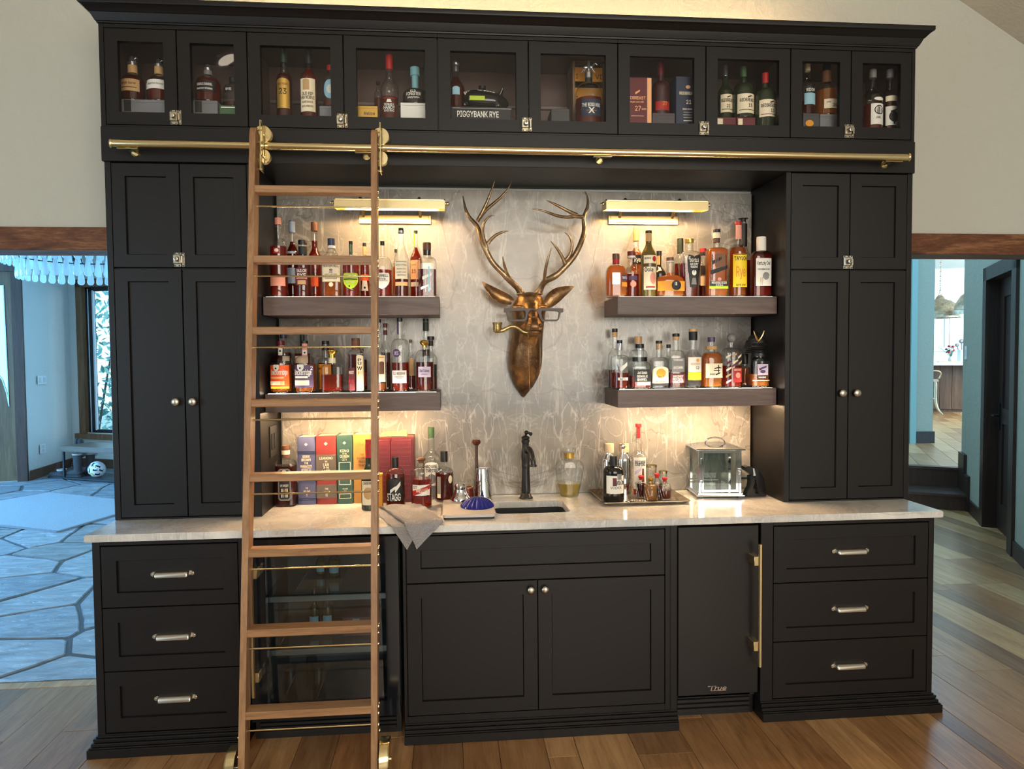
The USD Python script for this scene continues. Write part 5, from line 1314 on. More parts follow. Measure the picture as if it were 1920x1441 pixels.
bottle('squat bottle with a lime green shield label, upper left shelf left of the ladder upright', (-0.8201, 0.398, 1.8985), 0.263, 0.0408, 0.1449, 0.1943, 0.0082, 0.2506, 0.0087, 0.1669, 'red', 'clear', 'k', [('shield', -0.0368, 0.0389, 0.0375, 0.1118, 'lime', [('BARRELL', 0.0008, 0.0975, 0.012, 0.0599, 'w'), ('#rect', 0.0008, 0.0835, 0.0044, 0.0681, 'k'), ('SEAGRASS', 0.0008, 0.0719, 0.0071, 0.0408, 'cream'), ('#oval', -0.0041, 0.0512, 0.0071, 0.0071, 'k')])], bands=[(0.2026, 0.2493, 0.0076, 'green')])
bottle('bottle with an orange and white label just left of the ladder upright, upper left shelf', (-0.7732, 0.535, 1.8985), 0.2768, 0.0242, 0.168, 0.2138, 0.0085, 0.2639, 0.0091, 0.1766, 'red', 'clear', 'k', [('rect', -0.0185, 0.0227, 0.0934, 0.1221, 'orange'), ('trap', -0.0156, 0.0185, 0.0446, 0.0934, 'w', [('#oval', 0.0014, 0.059, 0.0114, 0.0102, 'k')])], bands=[(0.2196, 0.2596, 0.0091, 'peach')])
bottle('squat bottle with a white shield label half behind the ladder upright, upper left shelf', (-0.6741, 0.4, 1.8985), 0.2642, 0.0439, 0.14, 0.1925, 0.0091, 0.2476, 0.0099, 0.129, 'red', 'clear', 'k', [('shield', -0.0384, 0.0362, 0.0377, 0.1124, 'w', [('BARRELL', 0, 0.0999, 0.011, 0.0577, 'k'), ('RYE', 0, 0.0853, 0.0077, 0.0329, 'k'), ('#rect', 0, 0.0764, 0.0022, 0.0549, 'grey')])])
bottle('small dark-capped bottle peeping out behind the cream-labelled tall one, upper left shelf', (-0.623, 0.545, 1.8985), 0.249, 0.019, 0.164, 0.2044, 0.0063, 0.2346, 0.0069, 0.164, 'orange', 'clear', 'k', [])
bottle('tall clear-necked bottle with a big cream label and an orange band, upper left shelf', (-0.586, 0.386, 1.8985), 0.3229, 0.0335, 0.1661, 0.268, 0.0121, 0.3114, 0.0121, 0.0847, 'dark', 'clear', 'k', [('rect', -0.0321, 0.0321, 0.0847, 0.1716, 'cream', [('bourbon whiskey', 0, 0.1496, 0.0071, 0.0522, 'grey'), ('batch', 0, 0.1316, 0.0066, 0.0412, 'grey'), ('small cask', 0, 0.1165, 0.0066, 0.0467, 'grey'), ('distilled', 0, 0.1027, 0.006, 0.0384, 'grey'), ('#rect', 0, 0.1633, 0.0022, 0.0549, 'grey')]), ('rect', -0.0321, 0.0321, 0.053, 0.0709, 'peach')], bands=[(0.2996, 0.3114, 0.0143, 'silver')])
bottle('tall bottle with a yellow neck strip and a peach label, upper left shelf', (-0.5233, 0.5, 1.8985), 0.3325, 0.0308, 0.1872, 0.2556, 0.0097, 0.3205, 0.0091, 0.2513, 'red', 'clear', 'k', [('rect', -0.0291, 0.0222, 0.0957, 0.1872, 'peach', [('15', -0.0105, 0.1343, 0.0171, 0.0199, 'wood'), ('#rect', -0.0105, 0.1643, 0.0023, 0.0256, 'wood')]), ('rect', -0.0291, 0.0222, 0.0614, 0.0814, 'cream'), ('rect', -0.0148, -0.0034, 0.2556, 0.3197, 'yellow')])
bottle('square bottle with a white line drawing, right end of the upper left shelf', (-0.4668, 0.39, 1.8985), 0.2569, 0.0443, 0.156, 0.1892, 0.0183, 0.2246, 0.0194, 0.1311, 'dark', 'blue', 'brown', [('rect', -0.0083, -0.0069, 0.0257, 0.1394, 'w'), ('rect', 0.0055, 0.0111, 0.0257, 0.1449, 'sky'), ('slash', -0.0221, 0.0221, 0.0839, 0.1144, 'w'), ('rect', 0.0138, 0.0161, 0.034, 0.1366, 'w'), ('slash', -0.0304, 0.0083, 0.0368, 0.0617, 'w')], sec=5.0, dep=0.75, bands=[(0.2003, 0.2224, 0.0183, 'k')])
bottle('round-shouldered bottle with a bright orange script label, lower left shelf left end', (-1.1463, 0.39, 1.4575), 0.2425, 0.0504, 0.1293, 0.1766, 0.0141, 0.2238, 0.0185, 0.1318, 'amber', 'clear', 'maroon', [('rect', -0.0491, 0.0491, 0.022, 0.1305, 'orange', [('Breckenridge', 0, 0.0981, 0.0231, 0.0803, 'w'), ('#rect', -0.0097, 0.0732, 0.0083, 0.0632, 'peach'), ('#rect', -0.0219, 0.0482, 0.0182, 0.056, 'cream'), ('#rect', 0.0146, 0.0482, 0.0182, 0.0195, 'peach'), ('#shield', -0.0122, 0.1168, 0.0316, 0.0268, 'w'), ('#oval', -0.0134, 0.1156, 0.0088, 0.0088, 'k'), ('#rect', 0, 0.0282, 0.0088, 0.0924, 'yellow')]), ('rect', -0.0097, 0.0097, 0.1766, 0.2276, 'w', [('#rect', 0, 0.2176, 0.0146, 0.017, 'red'), ('#oval', 0, 0.1952, 0.0088, 0.0088, 'k')])])
bottle('dark-capped bottle with a cream label behind the orange-labelled one, lower left shelf', (-1.1655, 0.53, 1.4575), 0.2937, 0.038, 0.1797, 0.216, 0.0152, 0.26, 0.0162, 0.1901, 'dark', 'clear', 'dblue', [('rect', 0.0025, 0.0368, 0.1486, 0.1719, 'cream')])
bottle('round-shouldered bottle with a purple script label, lower left shelf', (-1.0372, 0.39, 1.4575), 0.2418, 0.0506, 0.1283, 0.1732, 0.0147, 0.2306, 0.0152, 0.1333, 'amber', 'clear', 'k', [('rect', -0.0487, 0.0492, 0.027, 0.1295, 'purple', [('Breckenridge', -0.0042, 0.097, 0.0245, 0.0832, 'w'), ('#rect', -0.0115, 0.0745, 0.0098, 0.0636, 'w'), ('#rect', -0.0103, 0.0482, 0.0232, 0.0734, 'cream'), ('#shield', -0.0127, 0.117, 0.0318, 0.0318, 'w'), ('#oval', -0.0139, 0.1158, 0.0088, 0.0088, 'k'), ('2', 0.0387, 0.1158, 0.0171, 0.0122, 'w')]), ('rect', -0.0103, 0.0142, 0.1732, 0.2294, 'pink', [('#rect', 0.002, 0.1882, 0.0196, 0.0196, 'w'), ('#oval', 0.002, 0.187, 0.0088, 0.0088, 'k')])])
bottle('dark green necked bottle behind the purple-labelled one, lower left shelf', (-1.077, 0.535, 1.4575), 0.296, 0.0382, 0.1791, 0.2233, 0.0102, 0.283, 0.0107, 0.1843, 'red', 'clear', 'green', [('rect', -0.0337, 0.0339, 0.1374, 0.1726, 'cream')], bands=[(0.2207, 0.283, 0.0107, 'dgreen')])
bottle('black-capped bottle with an amber label behind the crown-stoppered decanter, lower left shelf', (-0.9668, 0.535, 1.4575), 0.2447, 0.0385, 0.1469, 0.1625, 0.0159, 0.2004, 0.018, 0.1364, 'dark', 'clear', 'k', [('rect', -0.0367, 0.0321, 0.0109, 0.1325, 'amberlabel', [('TENNESSEE', -0.0244, 0.1103, 0.0077, 0.0231, 'k'), ('#rect', -0.0308, 0.0554, 0.0769, 0.0036, 'k')])], bands=[(0.2225, 0.2265, 0.0182, 'silver')])
bottle('square whiskey decanter with a golden crown stopper, lower left shelf', (-0.9132, 0.392, 1.4575), 0.2053, 0.0493, 0.1171, 0.1334, 0.0173, 0.1635, 0.0246, 0.0845, 'red', 'clear', 'gold', [('rect', -0.0173, 0.0165, 0.1372, 0.1622, 'cream')], sec=6.0, dep=0.8, style='crown')
bottle('six-sided brown-necked bottle with a tall yellow label, lower left shelf left of the ladder upright', (-0.8034, 0.39, 1.4575), 0.2533, 0.0371, 0.1741, 0.1983, 0.0191, 0.2412, 0.0196, 0.1768, 'dark', 'blue', 'brown', [('arch', 0.0053, 0.0358, 0.0073, 0.1741, 'cream', [('U', 0.0199, 0.1352, 0.0132, 0.0159, 'k'), ('P', 0.0199, 0.1513, 0.0132, 0.0159, 'k'), ('W', 0.0199, 0.1123, 0.0159, 0.0212, 'k'), ('E', 0.0199, 0.0908, 0.0132, 0.0159, 'amberlabel')]), ('rect', -0.0344, -0.0026, 0.01, 0.115, 'maroon', [('WEST', -0.0185, 0.0935, 0.0132, 0.0238, 'w'), ('RYE', -0.0185, 0.0531, 0.0132, 0.0238, 'red')])], sec=3.2, dep=0.9, bands=[(0.1996, 0.2412, 0.0196, 'wood')])
bottle('brown-capped dark bottle behind the six-sided one, lower left shelf', (-0.7947, 0.54, 1.4575), 0.2068, 0.0272, 0.1408, 0.1633, 0.0083, 0.1857, 0.0094, 0.152, 'dark', 'clear', 'brown', [('rect', 0.0116, 0.0272, 0.0255, 0.0902, 'red', [('#rect', 0.0213, 0.0579, 0.061, 0.0033, 'k')])])
bottle('bottle with a cream portrait-style label behind the ladder upright, lower left shelf', (-0.6965, 0.39, 1.4575), 0.3413, 0.0346, 0.1733, 0.2406, 0.0117, 0.3279, 0.0122, 0.0411, 'amber', 'clear', 'k', [('rect', -0.0333, 0.0333, 0.0479, 0.172, 'cream', [('#arch', 0.0146, 0.114, 0.0586, 0.024, 'brown'), ('#rect', 0, 0.1625, 0.0064, 0.0532, 'amberlabel')])])
bottle('bottle with a dark red cap just right of the ladder upright, lower left shelf', (-0.6788, 0.535, 1.4575), 0.3279, 0.0256, 0.1961, 0.2466, 0.0095, 0.3097, 0.01, 0.1862, 'dark', 'clear', 'maroon', [], bands=[(0.2719, 0.2957, 0.0097, 'maroon')])
bottle('tall round clear bottle with a purple seal and white label, lower left shelf', (-0.5985, 0.39, 1.4575), 0.3463, 0.0423, 0.2103, 0.2494, 0.0128, 0.3315, 0.0134, 0.1374, 'red', 'clear', 'k', [('rect', -0.0417, 0.0329, 0.0414, 0.1009, 'w', [('OLD RESERVE', -0.0045, 0.0861, 0.0112, 0.0615, 'brown'), ('straight bourbon', -0.0045, 0.0712, 0.0054, 0.0455, 'grey'), ('#rect', -0.0045, 0.0631, 0.0016, 0.0321, 'pink')]), ('oval', -0.034, 0.0035, 0.1623, 0.2009, 'purple', [('XS', -0.0153, 0.182, 0.0161, 0.0214, 'lav')]), ('rect', -0.0139, -0.0045, 0.2696, 0.3288, 'purple')])
bottle('low tan-labelled bottle between the purple seal bottle and the lavender one, lower left shelf', (-0.5563, 0.53, 1.4575), 0.2486, 0.0229, 0.1557, 0.1895, 0.0067, 0.2345, 0.0073, 0.0711, 'red', 'clear', 'brown', [('rect', -0.0126, 0.0154, 0.0739, 0.1557, 'tan')])
bottle('round clear bottle with a lavender label and gold stopper, lower left shelf right end', (-0.4843, 0.39, 1.4575), 0.242, 0.0439, 0.1608, 0.196, 0.0135, 0.2095, 0.0221, 0.1391, 'dark', 'clear', 'gold', [('rect', -0.031, 0.031, 0.0686, 0.1174, 'lav', [('Old Carter', 0, 0.0985, 0.0119, 0.0458, 'k'), ('whiskey', 0, 0.0822, 0.0065, 0.0323, 'grey')])], style='mush')
bottle('black-capped bottle with a dark side label behind the lavender-labelled one, lower left shelf', (-0.4574, 0.5, 1.4575), 0.2626, 0.0312, 0.1549, 0.1885, 0.0111, 0.2478, 0.0167, 0.1269, 'dark', 'clear', 'k', [('rect', 0.0084, 0.0284, 0.0625, 0.1241, 'k')], bands=[(0.2165, 0.243, 0.0117, 'k')])
bottle('tall bottle with a dark green capsule at the back right of the lower left shelf', (-0.4821, 0.55, 1.4575), 0.3519, 0.0197, 0.1948, 0.2628, 0.0124, 0.3392, 0.0141, 0.2004, 'dark', 'clear', 'dgreen', [], bands=[(0.2911, 0.3349, 0.0141, 'dgreen')])
bottle('flask-like amber bottle with a purple label, left end of the upper right shelf', (0.4331, 0.376, 1.8985), 0.2072, 0.0515, 0.1041, 0.1545, 0.0154, 0.1836, 0.0175, 0.1494, 'orange', 'clear', 'brown', [('rect', 0.0175, 0.0525, 0.0764, 0.1041, 'purple', [('TROPICS', 0.035, 0.09, 0.0103, 0.0309, 'w')]), ('rect', 0.019, 0.0499, 0.0487, 0.0689, 'amberlabel'), ('rect', -0.0273, 0.0113, 0.0588, 0.1142, 'silver')], sec=2.8, dep=0.75, bands=[(0.1595, 0.1821, 0.016, 'red')])
bottle('dark red capped bottle with a pink disc on its label, upper right shelf', (0.5211, 0.425, 1.8985), 0.2264, 0.0377, 0.1252, 0.161, 0.0173, 0.206, 0.0199, 0.115, 'red', 'clear', 'maroon', [('oval', -0.0152, 0.0147, 0.051, 0.0802, 'pink'), ('rect', -0.0231, 0.0215, 0.0843, 0.1048, 'purple')], bands=[(0.1943, 0.207, 0.0194, 'w')])
bottle('slim bottle with a tall beige capsule at the back of the upper right shelf', (0.5763, 0.545, 1.8985), 0.3616, 0.0282, 0.2296, 0.2666, 0.013, 0.2983, 0.0152, 0.2613, 'orange', 'clear', 'tan', [('rect', -0.025, 0.025, 0.1766, 0.2243, 'k', [('Rye', 0, 0.2005, 0.0217, 0.0326, 'w')])])
bottle('tall olive wine-like bottle with a cream label and red drawing, upper right shelf', (0.5968, 0.39, 1.8985), 0.3213, 0.0365, 0.1973, 0.2632, 0.0141, 0.3097, 0.0156, 0, 'dark', 'olive', 'k', [('rect', -0.0349, 0.0349, 0.1608, 0.1999, 'cream', [('#oval', 0.0198, 0.1821, 0.026, 0.0229, 'red'), ('RESERVE', -0.0141, 0.1847, 0.0083, 0.0312, 'k')]), ('rect', -0.0349, 0.0349, 0.0349, 0.1441, 'cream', [('Oola', -0.0089, 0.1314, 0.0187, 0.0417, 'k'), ('#oval', 0.012, 0.0908, 0.0573, 0.0312, 'pink'), ('#rect', 0, 0.0476, 0.0073, 0.0469, 'red')])], bands=[(0.2682, 0.3097, 0.0151, 'tan')])
bottle('round black bottle behind the squat yellow-labelled one, upper right shelf', (0.692, 0.535, 1.8985), 0.2456, 0.0338, 0.128, 0.1757, 0.0109, 0.2234, 0.0131, 0, 'dark', 'jet', 'k', [('rect', -0.0169, 0.0022, 0.1757, 0.2392, 'tan'), ('rect', -0.0207, 0.0213, 0.0697, 0.1121, 'k')])
bottle('squat bottle with a yellow label and black disc, upper right shelf', (0.699, 0.378, 1.8985), 0.191, 0.07, 0.077, 0.1049, 0.0178, 0.1748, 0.0183, 0.1175, 'orange', 'clear', 'wood', [('rect', -0.0668, 0.0668, 0.0287, 0.0754, 'amberlabel', [('#oval', 0.0183, 0.0541, 0.047, 0.048, 'k'), ('#trap', 0.0183, 0.0617, 0.0157, 0.0261, 'w')])], sec=2.4, dep=0.6, bands=[(0.1682, 0.1748, 0.0188, 'w')])
bottle('green-capped bottle behind the black gate-labelled one, upper right shelf', (0.8013, 0.535, 1.8985), 0.3087, 0.0318, 0.192, 0.2345, 0.0148, 0.2769, 0.0159, 0.1814, 'red', 'clear', 'dgreen', [], bands=[(0.2345, 0.2769, 0.0159, 'dgreen')])
bottle('tapering clear bottle with a black gate-shaped label and gold cap, upper right shelf', (0.8139, 0.435, 1.8985), 0.2896, 0.0544, 0.1994, 0.2304, 0.0192, 0.2732, 0.0213, 0.1633, 'red', 'clear', 'gold', [('gate', -0.0224, 0.0469, 0.0521, 0.2097, 'k', [('DEVILS', 0.0123, 0.1813, 0.0149, 0.0448, 'w'), ('GATERY', 0.0123, 0.1633, 0.0107, 0.0427, 'w'), ('RESERVE', 0.0123, 0.1504, 0.0096, 0.0352, 'w'), ('#oval', 0.0123, 0.1219, 0.0267, 0.0213, 'w'), ('#trap', 0.0123, 0.0805, 0.032, 0.0267, 'grey')])], sec=4.0, dep=0.7, taper=0.28)
bottle('red-capped dark bottle behind the gate label and ironwork bottles, upper right shelf', (0.92, 0.535, 1.8985), 0.2589, 0.0231, 0.1605, 0.2031, 0.0154, 0.2403, 0.0176, 0.0752, 'dark', 'clear', 'red', [('rect', -0.0198, 0.0198, 0.1232, 0.1711, 'k'), ('rect', -0.0198, 0.0198, 0.0698, 0.1178, 'cream')], bands=[(0.2244, 0.2403, 0.0176, 'k')])
bottle('square-shouldered amber bottle with black ironwork pattern, upper right shelf', (0.9345, 0.39, 1.8985), 0.3289, 0.0519, 0.2166, 0.2406, 0.0154, 0.2845, 0.0175, 0.2396, 'orange', 'clear', 'k', [('rect', -0.0434, 0.0434, 0.0503, 0.076, 'k', [('HEAVENS DOOR', 0, 0.0683, 0.0117, 0.0742, 'w'), ('1234', 0, 0.0565, 0.0095, 0.0371, 'w')]), ('rect', -0.0466, 0.0466, 0.0401, 0.0529, 'lime'), ('slash', -0.0424, 0.0424, 0.1118, 0.1528, 'k'), ('deco', -0.0212, 0.0318, 0.1425, 0.209, 'wood'), ('slash', -0.0371, 0.0106, 0.1579, 0.1937, 'k'), ('rect', -0.0371, -0.0328, 0.0811, 0.2039, 'k'), ('rect', 0.0318, 0.036, 0.0811, 0.2039, 'k'), ('oval', -0.0079, 0.0106, 0.077, 0.0939, 'pink')], sec=5.0, dep=0.7, bands=[(0.2856, 0.3136, 0.018, 'cream'), (0.2662, 0.2845, 0.0164, 'brown')])
bottle('tall bottle with a bright yellow label and pink neck strip, upper right shelf', (1.0417, 0.39, 1.8985), 0.368, 0.0426, 0.2172, 0.2555, 0.016, 0.3547, 0.0165, 0.2402, 'amber', 'clear', 'red', [('rect', -0.0394, 0.0394, 0.0478, 0.2069, 'yellow', [('TAYLOR', 0, 0.1854, 0.0181, 0.0666, 'k'), ('Rye', 0, 0.1223, 0.0479, 0.0479, 'amberlabel'), ('barrel proof', 0, 0.0581, 0.0106, 0.0479, 'brown'), ('#rect', 0, 0.2043, 0.0032, 0.0692, 'brown')]), ('rect', -0.017, 0.017, 0.2811, 0.3501, 'pink')])
bottle('bottle with a black flared pourer top behind the yellow-labelled one, upper right shelf', (1.1257, 0.525, 1.8985), 0.4101, 0.0388, 0.2025, 0.2665, 0.0189, 0.3915, 0.0255, 0.1972, 'red', 'clear', 'k', [('oval', 0.0128, 0.0377, 0.0422, 0.085, 'k')], style='flare', bands=[(0.2692, 0.3835, 0.0194, 'k')])
bottle('white-topped square bottle with a black-framed label, right end of the upper right shelf', (1.16, 0.39, 1.8985), 0.2947, 0.0493, 0.1946, 0.2254, 0.0214, 0.2793, 0.0225, 0.2049, 'red', 'rose', 'w', [('rect', -0.0429, 0.0386, 0.053, 0.1869, 'k', [('#rect', -0.0016, 0.12, 0.134, 0.0761, 'w'), ('Kentucky Owl', -0.0016, 0.1637, 0.0182, 0.0643, 'k'), ('#rect', -0.0016, 0.1339, 0.0086, 0.0589, 'k'), ('#oval', 0.0091, 0.102, 0.0375, 0.0322, 'grey'), ('#trap', -0.0123, 0.0762, 0.0375, 0.0214, 'tan')])], sec=4.0, dep=0.7, bands=[(0.2254, 0.287, 0.023, 'w')])
bottle('clear bottle with a grey neck strip at the left end of the lower right shelf', (0.4521, 0.386, 1.4575), 0.2359, 0.0447, 0.1416, 0.1646, 0.0135, 0.2216, 0.0135, 0.0789, 'red', 'clear', 'k', [('rect', -0.0192, 0.0353, 0.0431, 0.0564, 'w', [('BATCH', 0.0083, 0.0492, 0.0083, 0.0312, 'k')]), ('slash', -0.0062, 0.0301, 0.0881, 0.1314, 'w'), ('rect', -0.0114, 0.0119, 0.1875, 0.2206, 'silver')])
bottle('taller corked bottle behind at the left end of the lower right shelf', (0.4623, 0.53, 1.4575), 0.2975, 0.0346, 0.1623, 0.1994, 0.013, 0.2816, 0.0141, 0.0905, 'red', 'clear', 'k', [], bands=[(0.2551, 0.2816, 0.0135, 'cork')])
bottle('broad bottle with a cork stopper behind the black-labelled square one, lower right shelf', (0.584, 0.535, 1.4575), 0.2573, 0.0468, 0.1613, 0.1907, 0.0163, 0.2253, 0.0185, 0, 'dark', 'clear', 'cork', [('rect', -0.0425, 0.0419, 0.132, 0.1533, 'k')])
bottle('square bottle with a black and white label, front left of the lower right shelf', (0.5521, 0.39, 1.4575), 0.2175, 0.0512, 0.1024, 0.1331, 0.0199, 0.1986, 0.0209, 0.0639, 'red', 'clear', 'k', [('rect', -0.0387, 0.0434, 0.0347, 0.0947, 'k', [('Jack Daniels', 0.0016, 0.0793, 0.0136, 0.047, 'w'), ('SINGLE', 0.0016, 0.0614, 0.0105, 0.0523, 'w'), ('BARREL', 0.0016, 0.046, 0.0105, 0.047, 'w')]), ('rect', -0.023, 0.0434, 0.0183, 0.0347, 'cream')], sec=4.5, dep=0.8, bands=[(0.1868, 0.1955, 0.0209, 'silver')])
bottle('square bottle with a cream arch label and yellow oval, lower right shelf', (0.6479, 0.39, 1.4575), 0.2322, 0.042, 0.1297, 0.1528, 0.0142, 0.2205, 0.0158, 0, 'dark', 'clear', 'k', [('arch', -0.0394, 0.0394, 0.0269, 0.1076, 'cream', [('No 7', 0, 0.0578, 0.0105, 0.0315, 'k'), ('#oval', 0, 0.0758, 0.042, 0.0473, 'amberlabel'), ('REVIVAL', 0, 0.0336, 0.0095, 0.0525, 'k')]), ('rect', -0.0394, 0.0394, 0.0141, 0.0269, 'k')], sec=4.5, dep=0.8, bands=[(0.1887, 0.2205, 0.0142, 'tan')])
bottle('square bottle with a white-lettered maroon label, lower right shelf middle', (0.7321, 0.39, 1.4575), 0.2661, 0.0401, 0.1521, 0.1855, 0.0148, 0.2538, 0.0174, 0.0749, 'dark', 'clear', 'k', [('rect', -0.0353, 0.0353, 0.0286, 0.0724, 'maroon', [('WHISKEY', 0, 0.0595, 0.0105, 0.0527, 'w'), ('REVIVAL', 0, 0.0466, 0.0105, 0.0527, 'w'), ('MASTER', 0, 0.0337, 0.0105, 0.0527, 'w')]), ('rect', -0.0301, 0.0316, 0.0801, 0.147, 'grey', [('Jack Daniels', 0, 0.1033, 0.0137, 0.0474, 'w'), ('TENNESSEE', 0, 0.1393, 0.0095, 0.0474, 'w')])], sec=4.5, dep=0.85, bands=[(0.2343, 0.2538, 0.0153, 'cork')])
bottle('small black-capped bottle behind the maroon-labelled one, lower right shelf', (0.7425, 0.54, 1.4575), 0.2164, 0.0253, 0.1306, 0.1628, 0.0099, 0.2003, 0.011, 0.0876, 'red', 'clear', 'k', [])
bottle('bottle with a white and yellow label and tall black capsule, lower right shelf', (0.8177, 0.39, 1.4575), 0.2888, 0.0408, 0.1514, 0.19, 0.018, 0.2759, 0.0201, 0, 'dark', 'clear', 'cork', [('rect', -0.0376, 0.0386, 0.0792, 0.1514, 'w', [('12', 0.0095, 0.0999, 0.0138, 0.0159, 'k'), ('#oval', 0.0095, 0.136, 0.0169, 0.0169, 'amberlabel'), ('WHISKY', 0, 0.1179, 0.0106, 0.0476, 'tan')]), ('rect', -0.0376, 0.0386, 0.0405, 0.0782, 'yellow'), ('rect', -0.0376, 0.0386, 0.0131, 0.0395, 'k')], bands=[(0.2338, 0.2759, 0.0206, 'k')])
bottle('faceted amber bottle with a cream label and bold brush character, lower right shelf', (0.9096, 0.39, 1.4575), 0.2477, 0.05, 0.1378, 0.1765, 0.0181, 0.227, 0.0181, 0.1703, 'orange', 'clear', 'purple', [('rect', -0.0415, 0.0436, 0.0499, 0.1197, 'cream', [('#slash', 0.0106, 0.099, 0.0106, 0.0266, 'k'), ('#rect', 0.0186, 0.0938, 0.0372, 0.0043, 'k'), ('#rect', 0.0106, 0.0861, 0.0043, 0.0319, 'k'), ('#rect', 0.0255, 0.099, 0.0043, 0.0181, 'k'), ('#slash', 0.016, 0.0706, 0.0138, 0.0234, 'k'), ('WHISKY', -0.0106, 0.068, 0.0074, 0.0266, 'k')])], sec=3.0, dep=0.95, bands=[(0.1868, 0.2049, 0.0287, 'tan')])
bottle('ornate lattice bottle with a red label and round stopper, lower right shelf', (1.0108, 0.39, 1.4575), 0.2662, 0.0513, 0.1706, 0.1964, 0.016, 0.2223, 0.0225, 0.1084, 'red', 'clear', 'grey', [('rect', -0.0107, 0.0401, 0.028, 0.0981, 'red', [('KENTUCKY', 0.0144, 0.0877, 0.0086, 0.0406, 'cream'), ('#oval', 0.0144, 0.0618, 0.0267, 0.0267, 'pink')]), ('slash', -0.0449, -0.0214, 0.1447, 0.1654, 'cream'), ('slash', -0.016, 0.0075, 0.1499, 0.1706, 'tan'), ('slash', 0.0134, 0.0369, 0.1436, 0.1644, 'cream'), ('slash', -0.0401, -0.0166, 0.1162, 0.1369, 'maroon'), ('slash', -0.0107, 0.0128, 0.1188, 0.1395, 'cream'), ('slash', 0.0171, 0.0406, 0.1136, 0.1343, 'tan'), ('slash', -0.0428, -0.0192, 0.0825, 0.1032, 'cream'), ('slash', -0.0438, -0.0203, 0.0514, 0.0721, 'tan'), ('slash', -0.0428, -0.0192, 0.0228, 0.0436, 'cream'), ('slash', -0.015, 0.0086, 0.1032, 0.124, 'maroon')], style='ball')
bottle('dark-capped amber bottle between the lattice bottle and the helmet bottle, lower right shelf', (1.1412, 0.535, 1.4575), 0.165, 0.0258, 0.0893, 0.1055, 0.0157, 0.1163, 0.0168, 0.0947, 'orange', 'clear', 'k', [])
bottle('square amber bottle under a black samurai helmet stopper, lower right shelf', (1.1497, 0.388, 1.4575), 0.1851, 0.0452, 0.128, 0.1487, 0.0323, 0.1539, 0.0377, 0.0656, 'orange', 'clear', 'k', [('rect', -0.0215, 0.0323, 0.0604, 0.115, 'lav', [('#slash', 0.0054, 0.0968, 0.0215, 0.0377, 'purple'), ('#oval', 0.0054, 0.0786, 0.0162, 0.0269, 'purple')]), ('rect', -0.0215, 0.0269, 0.0422, 0.0593, 'k', [('SAMURAI', 0.0027, 0.05, 0.0086, 0.0377, 'w')]), ('rect', -0.0431, 0.0431, 0.0333, 0.037, 'cream')], sec=6.0, dep=0.75)
bottle('dark-capped amber bottle at the far right end of the lower right shelf', (1.2777, 0.535, 1.4575), 0.1667, 0.0248, 0.0934, 0.1043, 0.0169, 0.1206, 0.0203, 0.0934, 'orange', 'clear', 'k', [])
bottle('angular brown bottle with a white art deco label at the left end of the worktop', (-1.1519, 0.47, 0.9145), 0.2891, 0.0477, 0.1878, 0.2252, 0.0187, 0.2689, 0.0208, 0.1931, 'dark', 'clear', 'brown', [('deco', -0.0301, 0.0291, 0.03, 0.1825, 'grey', [('#deco', -0.0005, 0.1065, 0.1375, 0.0477, 'k'), ('RYE WHISKEY', -0.0005, 0.1023, 0.0114, 0.0374, 'w'), ('#rect', -0.0005, 0.0809, 0.0156, 0.0311, 'cream'), ('#rect', -0.0005, 0.0568, 0.0208, 0.0311, 'w'), ('#oval', -0.0005, 0.1664, 0.0208, 0.0208, 'w')])], sec=5.0, dep=0.8, bands=[(0.2465, 0.2678, 0.0197, 'cream'), (0.2305, 0.2465, 0.0192, 'brown')])
bottle('dark wine bottle with a red capsule behind the ladder upright on the worktop', (-0.7463, 0.335, 0.9145), 0.3267, 0.0356, 0.148, 0.2154, 0.0142, 0.3034, 0.0142, 0, 'dark', 'green', 'red', [('rect', -0.0336, 0.0336, 0.0258, 0.1376, 'cream', [('CABERNET', 0, 0.1272, 0.0112, 0.0509, 'k'), ('#oval', 0, 0.0805, 0.056, 0.0458, 'tan')])], bands=[(0.2413, 0.3034, 0.0153, 'red')])
bottle('black-labelled bottle with white antler lines in front of the dark red box, on the worktop', (-0.6291, 0.39, 0.9145), 0.2337, 0.0469, 0.1359, 0.1862, 0.0146, 0.1878, 0.0161, 0.1571, 'dark', 'clear', 'k', [('rect', -0.0411, 0.0427, 0.0326, 0.1359, 'k', [('STAGG', -0.0068, 0.0511, 0.0333, 0.0677, 'w'), ('#slash', 0.0141, 0.1015, 0.0469, 0.026, 'w'), ('#slash', -0.0094, 0.0882, 0.0313, 0.026, 'w')])])
bottle('rounded bottle with a red diagonal banner label and oval bronze stopper, on the worktop', (-0.5046, 0.35, 0.9145), 0.2353, 0.0492, 0.1608, 0.1923, 0.0171, 0.2106, 0.0218, 0.1372, 'red', 'clear', 'brown', [('rect', -0.0456, 0.0435, 0.0637, 0.1136, 'w', [('#slash', -0.001, 0.0889, 0.0466, 0.0881, 'red'), ('WELLER', 0.0036, 0.0873, 0.0155, 0.057, 'cream'), ('107', -0.03, 0.102, 0.0135, 0.0207, 'maroon')])], style='mush')
bottle('dark bottle with a black capsule left of the steel shaker parts, on the worktop', (-0.3991, 0.485, 0.9145), 0.2446, 0.0455, 0.1336, 0.1664, 0.0163, 0.1954, 0.0179, 0.1429, 'dark', 'clear', 'k', [('rect', -0.0385, -0.0168, 0.0213, 0.1254, 'grey', [('#rect', -0.0287, 0.0322, 0.0184, 0.0184, 'cream')]), ('oval', 0.0201, 0.0428, 0.0925, 0.1309, 'cream')])
